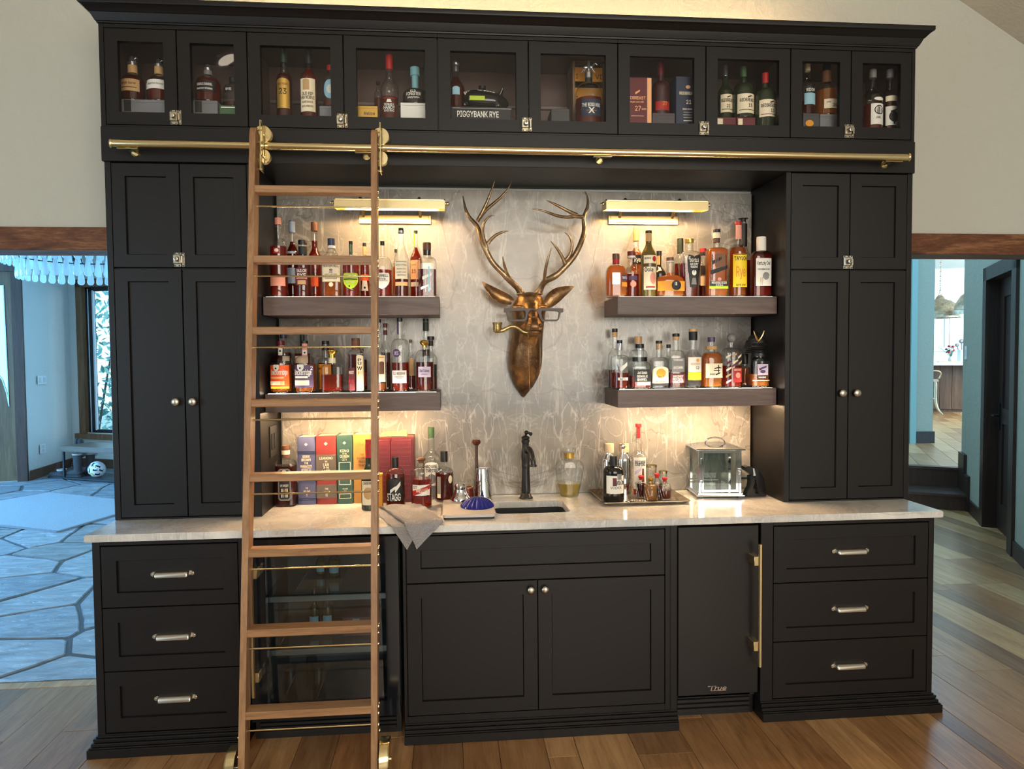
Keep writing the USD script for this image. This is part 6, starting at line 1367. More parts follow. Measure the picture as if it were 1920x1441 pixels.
bottle('tall clear bottle with white lettering at the back of the worktop, left', (-0.4626, 0.56, 0.9145), 0.3566, 0.0441, 0.198, 0.2482, 0.0154, 0.3438, 0.0154, 0, 'dark', 'clear', 'green', [('arch', -0.0364, 0.0364, 0.0696, 0.1869, 'w', [('BROWNE', 0, 0.1646, 0.0154, 0.0607, 'k'), ('EMPIRE', 0, 0.145, 0.0154, 0.0552, 'k'), ('#oval', 0, 0.1032, 0.0496, 0.0441, 'grey')])], bands=[(0.3038, 0.3438, 0.0149, 'green')])
bottle('big-bellied clear decanter with a gold collar, on the worktop right of the tap', (0.2287, 0.535, 0.9145), 0.2267, 0.0739, 0.1411, 0.1839, 0.0236, 0.2199, 0.0227, 0.0635, 'pale', 'clear', None, [], sec=2.6, dep=0.62, taper=0.36, name='decanter', cat_='decanter', bands=[(0.1907, 0.2186, 0.0249, 'gold')])
bottle('black bottle with a white label in front on the tray', (0.4174, 0.372, 0.9145), 0.2159, 0.0498, 0.1349, 0.17, 0.0175, 0.1711, 0.0181, 0, 'dark', 'black', 'k', [('rect', -0.0481, 0.0492, 0.0401, 0.1267, 'w', [('#rect', -0.0055, 0.097, 0.0383, 0.0186, 'maroon'), ('Kettle One', 0.0219, 0.0943, 0.0219, 0.0547, 'k'), ('VODKA', 0.0011, 0.0699, 0.012, 0.0547, 'grey'), ('#rect', 0.0186, 0.1213, 0.0273, 0.0241, 'silver')])])
bottle('tall clear bottle with a red cap and pale printed label on the tray', (0.5697, 0.48, 0.9145), 0.3595, 0.0397, 0.1948, 0.234, 0.0153, 0.3456, 0.0153, 0, 'dark', 'clear', 'red', [('rect', -0.0352, 0.0352, 0.038, 0.1948, 'w', [('BROWNE', 0, 0.1725, 0.0136, 0.0568, 'k'), ('EMPIRE', 0, 0.1602, 0.0136, 0.0511, 'k'), ('#trap', 0.0131, 0.1053, 0.0681, 0.0148, 'maroon'), ('VODKA', -0.0125, 0.066, 0.0114, 0.0341, 'grey'), ('#slash', -0.0125, 0.1277, 0.0341, 0.0341, 'lav')]), ('rect', -0.0352, 0.0352, 0.0099, 0.0352, 'red')], bands=[(0.287, 0.3444, 0.0096, 'red')])
bottle('round bottle with a tan label and galloping horse stopper, first glass cupboard', (-1.7645, 0.375, 2.7637), 0.2075, 0.0515, 0.0751, 0.1261, 0.0186, 0.1674, 0.0223, 0.1165, 'dark', 'clear', 'silver', [('rect', -0.0453, 0.0465, 0.0401, 0.093, 'tan', [('single barrel', 0, 0.0751, 0.0112, 0.062, 'brown'), ('#rect', 0, 0.056, 0.0037, 0.0683, 'brown')])], style='figure', bands=[(0.1312, 0.1674, 0.0205, 'tan')])
bottle('round horse-stoppered bottle with a white label, first glass cupboard pane', (-1.6514, 0.375, 2.7637), 0.198, 0.0524, 0.0684, 0.1195, 0.0162, 0.1642, 0.02, 0.0524, 'red', 'clear', 'silver', [('rect', -0.0499, 0.0499, 0.0524, 0.0939, 'w', [('straight from the barrel', 0, 0.0748, 0.0087, 0.0687, 'grey')])], style='figure', bands=[(0.1291, 0.1642, 0.0187, 'tan')])
bottle('round red bottle with a black label and horse stopper, second pane of the top row', (-1.4367, 0.37, 2.7635), 0.1791, 0.0568, 0.072, 0.1201, 0.0177, 0.1522, 0.0214, 0.1073, 'red', 'clear', 'silver', [('rect', -0.0473, 0.0505, 0.0431, 0.0912, 'k', [('SINGLE BARREL', 0, 0.0739, 0.0101, 0.0694, 'w'), ('bourbon whiskey', 0, 0.0559, 0.0088, 0.0694, 'w')])], style='figure', bands=[(0.1297, 0.1522, 0.0189, 'grey')])
bottle('dark rounded bottle partly behind the door frame, second pane of the top row', (-1.3269, 0.37, 2.7444), 0.1421, 0.0457, 0.0777, 0.1099, 0.0152, 0.1228, 0.0178, 0.0261, 'dark', 'clear', 'k', [('rect', -0.0317, 0.0317, 0.0648, 0.0906, 'k', [('RYE', -0.0095, 0.0777, 0.0102, 0.0254, 'w')])])
bottle('dark bottle with a gold oval label, third pane of the top row', (-1.0949, 0.335, 2.6345), 0.3723, 0.0369, 0.2316, 0.2892, 0.0146, 0.3116, 0.0165, 0.2572, 'dark', 'clear', 'dgreen', [('arch', -0.0286, 0.0318, 0.1001, 0.2316, 'gold', [('23', 0.0013, 0.1739, 0.0254, 0.0318, 'k'), ('FAMILY RESERVE', 0.0013, 0.206, 0.0089, 0.0445, 'brown')])])
bottle('brown bottle with a tall cream label, third pane of the top row', (-0.9853, 0.335, 2.6345), 0.3691, 0.0396, 0.2376, 0.2954, 0.0141, 0.3114, 0.0153, 0.2858, 'red', 'clear', 'k', [('rect', -0.0364, 0.0358, 0.0864, 0.2325, 'cream', [('#arch', -0.0064, 0.2055, 0.0479, 0.0294, 'tan'), ('OLD RIP', -0.0013, 0.165, 0.0128, 0.0511, 'k'), ('VAN WINKLE', -0.0013, 0.1482, 0.0141, 0.0639, 'k'), ('HANDMADE', -0.0013, 0.1283, 0.0089, 0.0511, 'brown'), ('BOURBON', -0.0013, 0.109, 0.0089, 0.0511, 'brown')])])
bottle('textured dark bottle with a round blue-white label, right edge of the third pane', (-0.8929, 0.37, 2.756), 0.1969, 0.0377, 0.1286, 0.1546, 0.0169, 0.1742, 0.0182, 0.0374, 'red', 'clear', 'red', [('oval', -0.0305, 0.0305, 0.0374, 0.1221, 'sky', [('#oval', 0, 0.0798, 0.039, 0.0286, 'w')])])
bottle('small dark bottle behind the gold carton, fourth pane of the top row', (-0.6947, 0.53, 2.6345), 0.3122, 0.0215, 0.2446, 0.2802, 0.0093, 0.3016, 0.01, 0.2303, 'red', 'clear', 'k', [])
bottle('red-capped bottle with white lettering, fourth pane of the top row', (-0.6256, 0.335, 2.6345), 0.3588, 0.0406, 0.2027, 0.2701, 0.0142, 0.2956, 0.0156, 0.1656, 'red', 'clear', 'red', [('rect', -0.0284, 0.0284, 0.1515, 0.1542, 'red', [('THOMAS H.', 0, 0.1252, 0.0108, 0.0474, 'w'), ('HANDY', 0, 0.1117, 0.0135, 0.0528, 'w'), ('SAZERAC', 0, 0.0981, 0.0095, 0.0474, 'w'), ('#trap', 0, 0.142, 0.0135, 0.023, 'w')])])
bottle('dark bottle with a pale teal cap and medallion, fourth pane of the top row', (-0.5108, 0.37, 2.7727), 0.1812, 0.0578, 0.0461, 0.0802, 0.0151, 0.1451, 0.022, 0, 'dark', 'jet', 'teal', [('rect', -0.0468, 0.0468, 0.057, 0.0597, 'k', [('OLD', -0.0083, 0.057, 0.011, 0.0248, 'w'), ('FORESTER', -0.0069, 0.044, 0.0138, 0.0688, 'w'), ('birthday bourbon', -0.0069, 0.0283, 0.0083, 0.055, 'w')])], bands=[(0.0837, 0.1451, 0.0158, 'teal')])
bottle('dark bottle with a cut glass stopper at the left edge of the fifth pane', (-0.3232, 0.36, 2.6345), 0.3574, 0.0416, 0.2193, 0.2843, 0.0152, 0.3014, 0.018, 0.2741, 'dark', 'clear', 'silver', [('arch', -0.0166, 0.0166, 0.1851, 0.2221, 'sky')], style='ball')
bottle('dark bottle half hidden at the right edge of the fifth pane', (-0.0188, 0.36, 2.6345), 0.2957, 0.0282, 0.1992, 0.2543, 0.0113, 0.2716, 0.0127, 0.1922, 'dark', 'clear', 'silver', [('rect', -0.0324, 0.0134, 0.1577, 0.1922, 'k')])
bottle('clear bottle with a pewter stopper in front of the open wooden case, sixth pane', (0.2933, 0.325, 2.6345), 0.3534, 0.0638, 0.187, 0.249, 0.0156, 0.2765, 0.0184, 0.1746, 'red', 'clear', 'silver', [('rect', -0.0475, 0.0496, 0.0836, 0.1594, 'navy', [('THE BOSS HOG', 0.0007, 0.1332, 0.0156, 0.0879, 'w'), ('X', 0.0007, 0.1077, 0.0255, 0.0283, 'w'), ('#rect', 0.0007, 0.1077, 0.0021, 0.0496, 'tan')])], style='figure', bands=[(0.249, 0.2751, 0.017, 'k')])
bottle('dark red ceramic bottle with a red band on a dark carton, seventh pane', (0.6491, 0.37, 2.7539), 0.2561, 0.0436, 0.127, 0.1634, 0.0143, 0.1957, 0.0151, 0, 'dark', 'maroon', 'maroon', [('rect', -0.0361, 0.0361, 0.0202, 0.0607, 'red', [('27', 0.0092, 0.0502, 0.0168, 0.0201, 'amberlabel')])])
bottle('silver-capped dark green bottle with a cream label, leftmost in the eighth pane', (0.9803, 0.405, 2.7476), 0.2694, 0.0362, 0.1378, 0.1872, 0.0138, 0.2201, 0.0155, 0, 'dark', 'green', 'silver', [('rect', -0.0345, 0.0414, 0.0373, 0.123, 'cream', [('REDBREAST', 0.0017, 0.0942, 0.0155, 0.0655, 'k'), ('21', 0.0034, 0.067, 0.0155, 0.019, 'k'), ('#slash', 0.0052, 0.1115, 0.0103, 0.0172, 'k'), ('#rect', 0.0017, 0.0513, 0.0034, 0.0603, 'green')])])
bottle('green-capped dark bottle with a cream label, middle of the eighth pane', (1.0571, 0.37, 2.7476), 0.2517, 0.0497, 0.1269, 0.1718, 0.0146, 0.2045, 0.0154, 0, 'dark', 'green', 'green', [('rect', -0.048, 0.048, 0.019, 0.1106, 'cream', [('REDBREAST', 0.0034, 0.0804, 0.0154, 0.0771, 'k'), ('15', 0.0154, 0.055, 0.0154, 0.0206, 'k'), ('#slash', 0.012, 0.0975, 0.012, 0.0206, 'k'), ('#rect', 0, 0.0345, 0.0034, 0.0771, 'green')])])
bottle('red-capped dark bottle with a cream label, right of the eighth pane', (1.1504, 0.335, 2.6345), 0.3242, 0.0486, 0.2052, 0.2498, 0.0145, 0.2781, 0.0154, 0, 'dark', 'green', 'red', [('rect', -0.0478, 0.0469, 0.1061, 0.1865, 'cream', [('REDBREAST', -0.0009, 0.1581, 0.0154, 0.0768, 'k'), ('12', 0.0145, 0.1346, 0.0154, 0.0188, 'k'), ('#slash', 0.0128, 0.1752, 0.0119, 0.0205, 'k'), ('#rect', -0.0009, 0.1175, 0.0034, 0.0768, 'maroon')])])
bottle('bottle with a black and pale blue label at the left of the ninth pane', (1.3783, 0.37, 2.7702), 0.2534, 0.0348, 0.1449, 0.1943, 0.0131, 0.2189, 0.0131, 0.0708, 'dark', 'clear', 'cream', [('rect', -0.0296, 0.0313, 0.1054, 0.1367, 'k', [('WIDOW', 0, 0.1186, 0.0139, 0.0435, 'w')]), ('rect', -0.0296, 0.0313, 0.0502, 0.1038, 'sky')])
bottle('brown bottle with a tan neck and small cream label, ninth pane', (1.476, 0.37, 2.7655), 0.2739, 0.056, 0.1273, 0.1669, 0.021, 0.2262, 0.0175, 0.1273, 'orange', 'clear', 'k', [('rect', -0.0385, 0.0368, 0.0315, 0.0753, 'cream', [('20', 0.0131, 0.0464, 0.014, 0.021, 'brown'), ('year', -0.0175, 0.0613, 0.0088, 0.021, 'grey')])], bands=[(0.1686, 0.2246, 0.0219, 'wood')])
bottle('bottle with a white crest label, left of the last pane', (1.6892, 0.335, 2.6345), 0.3548, 0.0456, 0.2219, 0.2711, 0.0149, 0.3163, 0.0167, 0.1849, 'red', 'clear', 'grey', [('rect', -0.0316, 0.0421, 0.0819, 0.1808, 'w', [('#oval', 0.0079, 0.1503, 0.0438, 0.0491, 'k'), ('#oval', 0.0079, 0.1503, 0.0351, 0.0403, 'w'), ('LABEL', 0.0035, 0.1149, 0.0105, 0.0263, 'k')]), ('oval', -0.0184, 0.0342, 0.1947, 0.2112, 'w')])
bottle('bottle with a white label and black tree emblem, right of the last pane', (1.7771, 0.335, 2.6345), 0.3571, 0.0335, 0.228, 0.2774, 0.015, 0.3185, 0.0167, 0.1934, 'dark', 'clear', 'grey', [('rect', -0.037, 0.044, 0.1984, 0.2239, 'cream'), ('rect', -0.037, 0.044, 0.0837, 0.1745, 'w', [('#oval', 0.0035, 0.125, 0.0528, 0.0493, 'k'), ('#rect', 0.0035, 0.0977, 0.0176, 0.0088, 'k'), ('#slash', 0.0035, 0.1539, 0.0176, 0.0352, 'k')])])
# ================================================================== what stands beside the bottles
def find(label_start):
    for p in stage.GetPrimAtPath('/World').GetChildren():
        if str(p.GetCustomDataByKey('label') or '').startswith(label_start):
            return str(p.GetPath())


def carton(label, x0, x1, y0, y1, z0, z1, c, texts=(), side=None, name='carton', cat_='box', m=None):
    """A printed carton: body, printed front lettering, a contrasting strip."""
    t = thing(name, label, cat_, ((x0 + x1) / 2, (y0 + y1) / 2, z0))
    part(t, 'body', bx(x0, x1, y0, y1, z0, z1, .0012), m or ink(c, True))
    part(t, 'lid_seam', bx(x0 - .0003, x1 + .0003, y0 - .0003, y1, z1 - .012, z1 - .0112, 0), ink('k'))
    if side:
        part(t, 'side_strip', bx(side[0], side[1], y0 - .0006, y0 + .001, z0 + .001, z1 - .001, 0), ink(side[2], True))
    for txt, x, z, h, w, c_ in texts:
        if txt.startswith('#'):
            part(t, 'emblem', extr(shape_of(txt[1:], x - w / 2, x + w / 2, z - h / 2, z + h / 2), .0006, (0, y0 - .0007, 0), 'xz'), ink(c_))
        else:
            part(t, 'lettering', lettering(txt, h, (x, y0 - .0002, z - h / 2), .0005, 0, w, True), ink(c_), smooth=False)
    return t


ZC = 2.6345
GREYBOX = PM('carton_grey', (0.16, 0.16, 0.17), 0.6)
carton('grey carton under the two horse-stopper bottles in the first glass cupboard', -1.80, -1.588, .315, .44, ZC, 2.7637 - .0008, 'grey', [('#rect', -1.765, 2.735, .05, .03, 'k')], m=GREYBOX)
carton('grey carton under the red bottle in the second pane', -1.500, -1.380, .31, .435, ZC, 2.7635 - .0008, 'grey', [('#rect', -1.462, 2.735, .05, .03, 'k')], m=GREYBOX)
carton('dark green carton with white trim at the right of the second pane', -1.372, -1.275, .31, .43, ZC, 2.7444 - .0008, 'green', [('#rect', -1.325, 2.735, .004, .08, 'w')])
carton('small grey carton at the right of the third pane', -.938, -.84, .32, .43, ZC, 2.756 - .0008, 'grey', m=GREYBOX)
carton('gold carton standing at the left of the fourth pane', -.770, -.678, .31, .40, ZC, 2.756, 'gold', [('Mellow', -.715, 2.722, .014, .05, 'brown')])
carton('white carton under the teal-capped bottle in the fourth pane', -.575, -.448, .305, .44, ZC, 2.7727 - .0008, 'w')
pg = carton('black carton lettered in white under the pig-shaped bottle in the fifth pane', -.350, -.072, .295, .46, ZC, 2.757, 'k', [('PIGGYBANK RYE', -.225, 2.724, .026, .190, 'w'), ('#rect', -.205, 2.700, .002, .27, 'silver'), ('#rect', -.205, 2.750, .002, .27, 'silver')])
# pig-shaped bottle
GLK = PM('bottle_smoke_glass', (0.012, 0.010, 0.010), 0.06)
pig = thing('pig_bottle', 'dark glass bottle shaped like a lying pig on the black lettered carton', 'bottle', (-.205, .375, 2.757))
bodyp = hp_(ell((-.235, .375, 2.808), (.07, .062, .05)), ell((-.155, .375, 2.803), (.06, .058, .046)))
M_ = manifold(bodyp) + manifold(hp_(ell((-.125, .37, 2.805), (.036, .04, .036)), ell((-.096, .365, 2.797), (.018, .022, .02))))
for x, y in ((-.285, .34), (-.285, .41), (-.13, .34), (-.13, .41)):
    M_ = M_ + manifold(hp_(ell((x, y, 2.78), (.017,) * 3), ell((x, y, 2.768), (.013, .013, .011))))
for s in (-1, 1):
    M_ = M_ + manifold(hp_(ell((-.118, .37 + s * .024, 2.836), (.012, .007, .010)), ell((-.108, .37 + s * .034, 2.858), (.006, .004, .006))))
m = tm(M_.refine_to_length(.012)); m.merge_vertices(); trimesh.smoothing.filter_taubin(m, iterations=5)
part(pig, 'glass', m, GLK, smooth=70)
part(pig, 'neck', cat(lathe([(0, 2.845), (.014, 2.845), (.014, 2.862), (.017, 2.864), (.017, 2.878), (0, 2.88)], (-.20, .375, 0), 20)), BLACK)
part(pig, 'label', bx(-.262, -.192, .309, .3125, 2.792, 2.812, .0005), ink('lime', True))
for txt, z, h, w in (('WHISTLEPIG', 2.838, .017, .145), ('AGED 10 YEARS', 2.822, .010, .085)):
    t = lettering(txt, h, (0, 0, 0), .0006, 0, w, True)
    v = t.vertices.copy()
    v[:, 2] += -abs(v[:, 0]) ** 2 * 2.4
    u = np.stack([v[:, 0] - .215, .315 + (v[:, 2] + z - 2.80) * .55 + v[:, 1], v[:, 2] + z - .004], 1)
    part(pig, 'lettering', trimesh.Trimesh(u, t.faces, process=False), ink('w'), smooth=False)
carton('dark grey carton at the back of the sixth pane', .119, .205, .34, .46, ZC, 2.772, 'grey', m=PM('carton_charcoal', (0.05, 0.05, 0.052), 0.6))
# open wooden presentation case
cs = thing('presentation_case', 'open wooden bottle case with yellow numbered panels, sixth pane', 'case', (.32, .50, ZC))
CASEW = wood('case_wood', (0.10, 0.05, 0.025), (0.20, 0.11, 0.055), (0.30, 0.18, 0.09), 'z', 14, 0.4)
part(cs, 'side', bx(.236, .248, .43, .585, ZC, 3.030, .001), CASEW); part(cs, 'side', bx(.392, .404, .43, .585, ZC, 3.030, .001), CASEW)
part(cs, 'back', bx(.248, .392, .575, .585, ZC, 3.030, 0), BLACK_MATTE); part(cs, 'top', bx(.236, .404, .43, .585, 3.0305, 3.0335, .001), CASEW)
for z0, z1, t in ((2.945, 3.012, 'VI'), (2.84, 2.915, 'II'), (2.74, 2.81, 'I')):
    p_ = part(cs, 'panel', bx(.252, .388, .455, .462, z0, z1, .001), ink('amberlabel', True), 'yellow printed panel')
    part(p_, 'lettering', cat(lettering(t, .022, (.368, .4552, z0 + .012), .0008, 0, None, False), lettering('I', .022, (.262, .4552, z0 + .012), .0008)), ink('k'), smooth=False)
carton('tall red carton with an orange edge, left of the seventh pane', .430, .586, .305, .40, ZC, 2.912, 'maroon', [('REDBREAST', .512, 2.818, .014, .092, 'peach'), ('single pot still', .515, 2.800, .007, .07, 'peach'), ('27', .522, 2.770, .022, .028, 'peach'), ('AGED', .55, 2.768, .008, .022, 'peach'), ('#slash', .520, 2.846, .020, .022, 'peach'), ('#rect', .52, 2.735, .003, .06, 'peach')], side=(.566, .586, 'peach'))
carton('dark carton under the dark red ceramic bottle, seventh pane', .592, .700, .31, .43, ZC, 2.7539 - .0008, 'maroon', m=PM('carton_plum', (0.06, 0.045, 0.055), 0.55))
carton('tall navy carton with copper bird emblem, right of the seventh pane', .704, .812, .305, .40, ZC, 2.922, 'navy', [('REDBREAST', .762, 2.845, .013, .084, 'cream'), ('21', .765, 2.805, .018, .024, 'cream'), ('#oval', .762, 2.874, .016, .022, 'peach'), ('IRISH WHISKEY', .765, 2.772, .007, .06, 'cream'), ('#rect', .765, 2.757, .002, .05, 'cream'), ('#rect', .765, 2.745, .002, .055, 'cream'), ('#rect', .765, 2.733, .002, .05, 'cream'), ('#rect', .765, 2.718, .004, .05, 'cream')])
carton('red carton under the silver-capped bottle, eighth pane', .905, 1.004, .33, .47, ZC, 2.7476 - .0008, 'maroon', [('#rect', .925, 2.70, .08, .03, 'cream')])
carton('red carton with a cream end under the green-capped bottle, eighth pane', 1.0065, 1.098, .325, .43, ZC, 2.7476 - .0008, 'maroon', [('#rect', 1.024, 2.70, .08, .022, 'cream')])
carton('dark grey carton under the pale blue-labelled bottle, ninth pane', 1.330, 1.411, .315, .43, ZC, 2.7702 - .0008, 'grey', [('#oval', 1.362, 2.722, .03, .04, 'amberlabel')], m=PM('carton_charcoal', (0.05, 0.05, 0.052), 0.6))
carton('slate grey carton under the tan-necked bottle, ninth pane', 1.4125, 1.517, .31, .44, ZC, 2.7655 - .0008, 'grey', [('#slash', 1.475, 2.745, .012, .06, 'silver')], m=GREYBOX)
# helmet on the square amber bottle
hb = find('square amber bottle under a black samurai')
HEL = PM('helmet_lacquer', (0.018, 0.016, 0.015), 0.25, bump=(130, 0.5)); HG = PM('helmet_gilt', (0.75, 0.58, 0.25), 0.25, 1.0)
hx, hy, hz = 1.137, .388, 1.655
hm_ = part(hb, 'helmet', cat(lathe([(0, 0), (.046, 0), (.050, .008), (.046, .018), (.044, .03), (.040, .045), (.030, .058), (.014, .066), (.006, .072), (0, .074)], (hx, hy, hz), 28), [hull([(hx + s * .03, hy - .03, hz + .03), (hx + s * .055, hy - .01, hz - .006), (hx + s * .06, hy + .02, hz - .008), (hx + s * .04, hy + .03, hz + .03), (hx + s * .05, hy, hz + .035)]) for s in (-1, 1)],
                               hull([(hx - .04, hy - .035, hz + .016), (hx + .04, hy - .035, hz + .016), (hx - .03, hy - .062, hz + .006), (hx + .03, hy - .062, hz + .006), (hx, hy - .04, hz + .024)]), [lathe([(.047 + k * .002, -.004 - k * .009), (.054 + k * .002, -.010 - k * .009), (.048 + k * .002, -.006 - k * .009)], (hx, hy, hz), 24) for k in range(3)]), HEL, 'black lacquered helmet')
for s in (-1, 1):
    part(hm_, 'horn', tube(spline([(hx - .014, hy - .05, hz + .028), (hx - .014 + s * .014, hy - .058, hz + .050), (hx - .014 + s * .026, hy - .058, hz + .078)], 12), np.linspace(.0055, .003, 12), 8), HG, 'gilt horn')
# glass stopper of the decanter
dc = find('big-bellied clear decanter')
o_ = base_of[dc]
part(dc, 'stopper', lathe([(0, .19), (.024, .19), (.024, .208), (.030, .212), (.034, .222), (.034, .238), (.026, .246), (0, .247)], tuple(o_), 24), GLASS['clear'], smooth=40)

# ---- books and boxed volumes
def book(label, x0, x1, z1, m, texts, y0=.475, band=None):
    b = thing('book', label, 'book', ((x0 + x1) / 2, y0 + .06, .9145))
    y1, z0 = .603, .9148
    part(b, 'cover', cat(extr(shapely.affinity.scale(Point((x0 + x1) / 2, 0).buffer(1, quad_segs=12), (x1 - x0) / 2, .006).intersection(sbox(x0, -1, x1, 0)).union(sbox(x0, -.0002, x1, .004)), z1 - z0, (0, y0 + .004, z0)), bx(x0, x0 + .003, y0 + .004, y1, z0, z1, .0005), bx(x1 - .003, x1, y0 + .004, y1, z0, z1, .0005)), m)
    part(b, 'pages', bx(x0 + .0035, x1 - .0035, y0 + .010, y1 - .004, z0 + .003, z1 - .004, 0), PM('page_edges', (0.62, 0.52, 0.34), 0.8))
    if band:
        for a, c, mm in band:
            part(b, 'band', bx(x0 + .0005, x1 - .0005, y0 - .0035, y0 + .003, a, c, .0003), mm)
    for t, z, h, w, c in texts:
        if t.startswith('#'):
            k = t[1:]
            if k == 'frame':
                g = sbox(x0 + .009, z - h / 2, x1 - .009, z + h / 2)
                part(b, 'frame', extr(g.difference(g.buffer(-.003)), .0008, (0, y0 - .0045, 0), 'xz'), ink(c))
            else:
                xm = (x0 + x1) / 2
                part(b, 'ornament', extr(Polygon([(xm - w / 2, z), (xm, z - h / 2), (xm + w / 2, z), (xm, z + h / 2)]), .0008, (0, y0 - .0045, 0), 'xz'), ink(c))
        else:
            part(b, 'lettering', lettering(t, h, ((x0 + x1) / 2, y0 - .0038, z - h / 2), .0008, 0, w, True), ink(c), smooth=False)


BK = {k: PM('book_' + k, srgb(*c), 0.6) for k, c in (('blue', (84, 88, 124)), ('red', (138, 48, 42)), ('green', (50, 84, 74)), ('yellow', (190, 138, 66)), ('grey', (96, 86, 76)))}
book('slate blue hardback book, leftmost of the row on the worktop', -1.099, -1.015, 1.242, BK['blue'], [('#d', 1.206, .016, .016, 'cream'), ('GEORGE', 1.148, .012, .034, 'cream'), ('BECOMES', 1.132, .012, .044, 'cream'), ('THE', 1.116, .010, .018, 'cream'), ('PHARMACISTS', 1.100, .012, .054, 'cream'), ('APPRENTICE', 1.084, .012, .048, 'cream'), ('THE', .995, .008, .014, 'cream'), ('VOLUME', .980, .010, .032, 'cream'), ('I', .962, .010, None, 'cream')], band=[(1.170, 1.173, ink('navy')), (1.162, 1.165, ink('navy')), (1.058, 1.061, ink('navy')), (1.030, 1.033, ink('navy')), (.944, .947, ink('navy')), (.936, .939, ink('navy'))])
book('brick red hardback book with a grey title band, second in the row on the worktop', -1.012, -.916, 1.246, BK['red'], [('#d', 1.208, .018, .018, 'cream'), ('LEARNING', 1.138, .012, .062, 'cream'), ('THE', 1.122, .008, .014, 'cream'), ('LAW', 1.106, .014, .028, 'cream'), ('OF THE', 1.092, .008, .026, 'cream'), ('LAND', 1.076, .014, .036, 'cream'), ('THE', .990, .008, .016, 'cream'), ('VOLUME', .975, .008, .028, 'cream'), ('II', .960, .010, None, 'cream')], band=[(1.066, 1.154, BK['grey']), (.945, 1.01, BK['grey'])])
book('green hardback book with gold frames, third in the row on the worktop', -.913, -.839, 1.247, BK['green'], [('#d', 1.210, .016, .016, 'cream'), ('KING', 1.172, .013, .042, 'cream'), ('OF THE', 1.158, .006, .020, 'cream'), ('QUEEN', 1.146, .013, .044, 'cream'), ('CITY', 1.130, .010, .024, 'cream'), ('#frame', 1.090, .055, 0, 'cream'), ('#frame', 1.03, .045, 0, 'cream'), ('VOLUME', .988, .006, .026, 'cream'), ('III', .975, .008, None, 'cream'), ('#frame', .953, .024, 0, 'cream')])
book('mustard yellow hardback book beside the ladder upright, fourth in the row on the worktop', -.836, -.752, 1.249, BK['yellow'], [('#d', 1.208, .014, .014, 'amberlabel'), ('THE', 1.152, .008, .016, 'brown'), ('BOURBON', 1.135, .010, .046, 'brown'), ('TRADE', 1.118, .010, .034, 'brown'), ('YEARS', 1.100, .010, .034, 'brown')])
BURG = PM('burgundy_leather', srgb(96, 26, 36), 0.5, bump=(80, 0.15)); BURG2 = PM('burgundy_emboss', srgb(120, 46, 54), 0.5)
bg = thing('presentation_box', 'burgundy embossed two-door box behind the black-labelled bottle on the worktop', 'box', (-.63, .52, .9145))
for x0, x1 in ((-.712, -.658), (-.6565, -.556)):
    d = part(bg, 'door', bx(x0, x1, .470, .478, .916, 1.220, .001), BURG)
    rg_ = []
    for j, z in enumerate(np.arange(.94, 1.215, .022)):
        if j % 2:
            rg_ += [bx(x0 + .006, x1 - .006, .4692, .4705, z - .0008, z + .0008, 0)]
        else:
            rg_ += [place(lathe([(.0042, 0), (.0058, 0), (.0058, .0012), (.0042, .0012), (.0042, 0)], (0, 0, 0), 10, 'y'), (x, .4703, z)) for x in np.arange(x0 + .010, x1 - .006, .0135)]
    part(d, 'emboss', cat(rg_), BURG2)
part(bg, 'body', bx(-.713, -.545, .4785, .603, .9148, 1.232, .001), BURG)
part(bg, 'back_edge', bx(-.7135, -.544, .55, .6035, .9147, 1.234, .001), PM('box_tan_edge', srgb(120, 92, 62), 0.6))
part(bg, 'ribbon_tab', bx(-.664, -.652, .466, .500, 1.216, 1.2345, .001), ink('maroon', True))
yb_ = thing('folded_cloth', 'small golden folded cloth lying on the burgundy box', 'cloth', (-.64, .525, 1.2345))
part(yb_, 'cloth', cat(hull([(x, y, z) for x, y, z in ((-.71, .49, 1.2350), (-.585, .49, 1.2350), (-.575, .54, 1.2350), (-.70, .55, 1.2350), (-.70, .495, 1.253), (-.60, .495, 1.249), (-.58, .53, 1.256), (-.69, .54, 1.255))]), hull([(-.66, .488, 1.2352), (-.578, .488, 1.2352), (-.582, .53, 1.2352), (-.64, .54, 1.2352), (-.58, .50, 1.264), (-.60, .52, 1.266)])), PM('gold_cloth', srgb(214, 168, 84), 0.8, bump=(60, 0.4)))
carton('small yellow carton partly behind the ladder upright on the worktop', -.722, -.688, .352, .40, .9148, 1.075, 'amberlabel')

# ---- towel draped over the worktop edge
def drape(poly, z0, th, seed, edge=-.032):
    x0, d0, x1, d1 = poly.bounds
    ms = []
    for a in np.arange(x0, x1, .012):
        for b in np.arange(d0, d1, .012):
            g = poly.intersection(sbox(a, b, a + .012, b + .012))
            for q in getattr(g, 'geoms', [g]):
                if q.geom_type == 'Polygon' and q.area > 1e-8:
                    ms.append(trimesh.creation.extrude_polygon(q, th, engine='earcut'))
    m = trimesh.util.concatenate(ms)
    v = m.vertices
    w = .004 * np.sin(v[:, 0] * 55 + v[:, 1] * 30 + seed) + .003 * np.sin(v[:, 0] * 21 - v[:, 1] * 47 + seed * 2) + .004
    d = v[:, 1]; h = v[:, 2] + w * .8
    over = np.clip((edge + .012 - d) / .024, 0, 1) * pi / 2
    run = np.maximum(0, edge - .012 - d)
    r_ = .012
    yy = np.where(d > edge + .012, d, edge + .012 - np.sin(over) * (r_ + h))
    zz = np.where(d > edge + .012, z0 + h, z0 - r_ + np.cos(over) * (r_ + h) - run)
    out = trimesh.Trimesh(np.stack([v[:, 0], yy, zz], 1), m.faces, process=False)
    out.merge_vertices(digits_vertex=6)
    return out


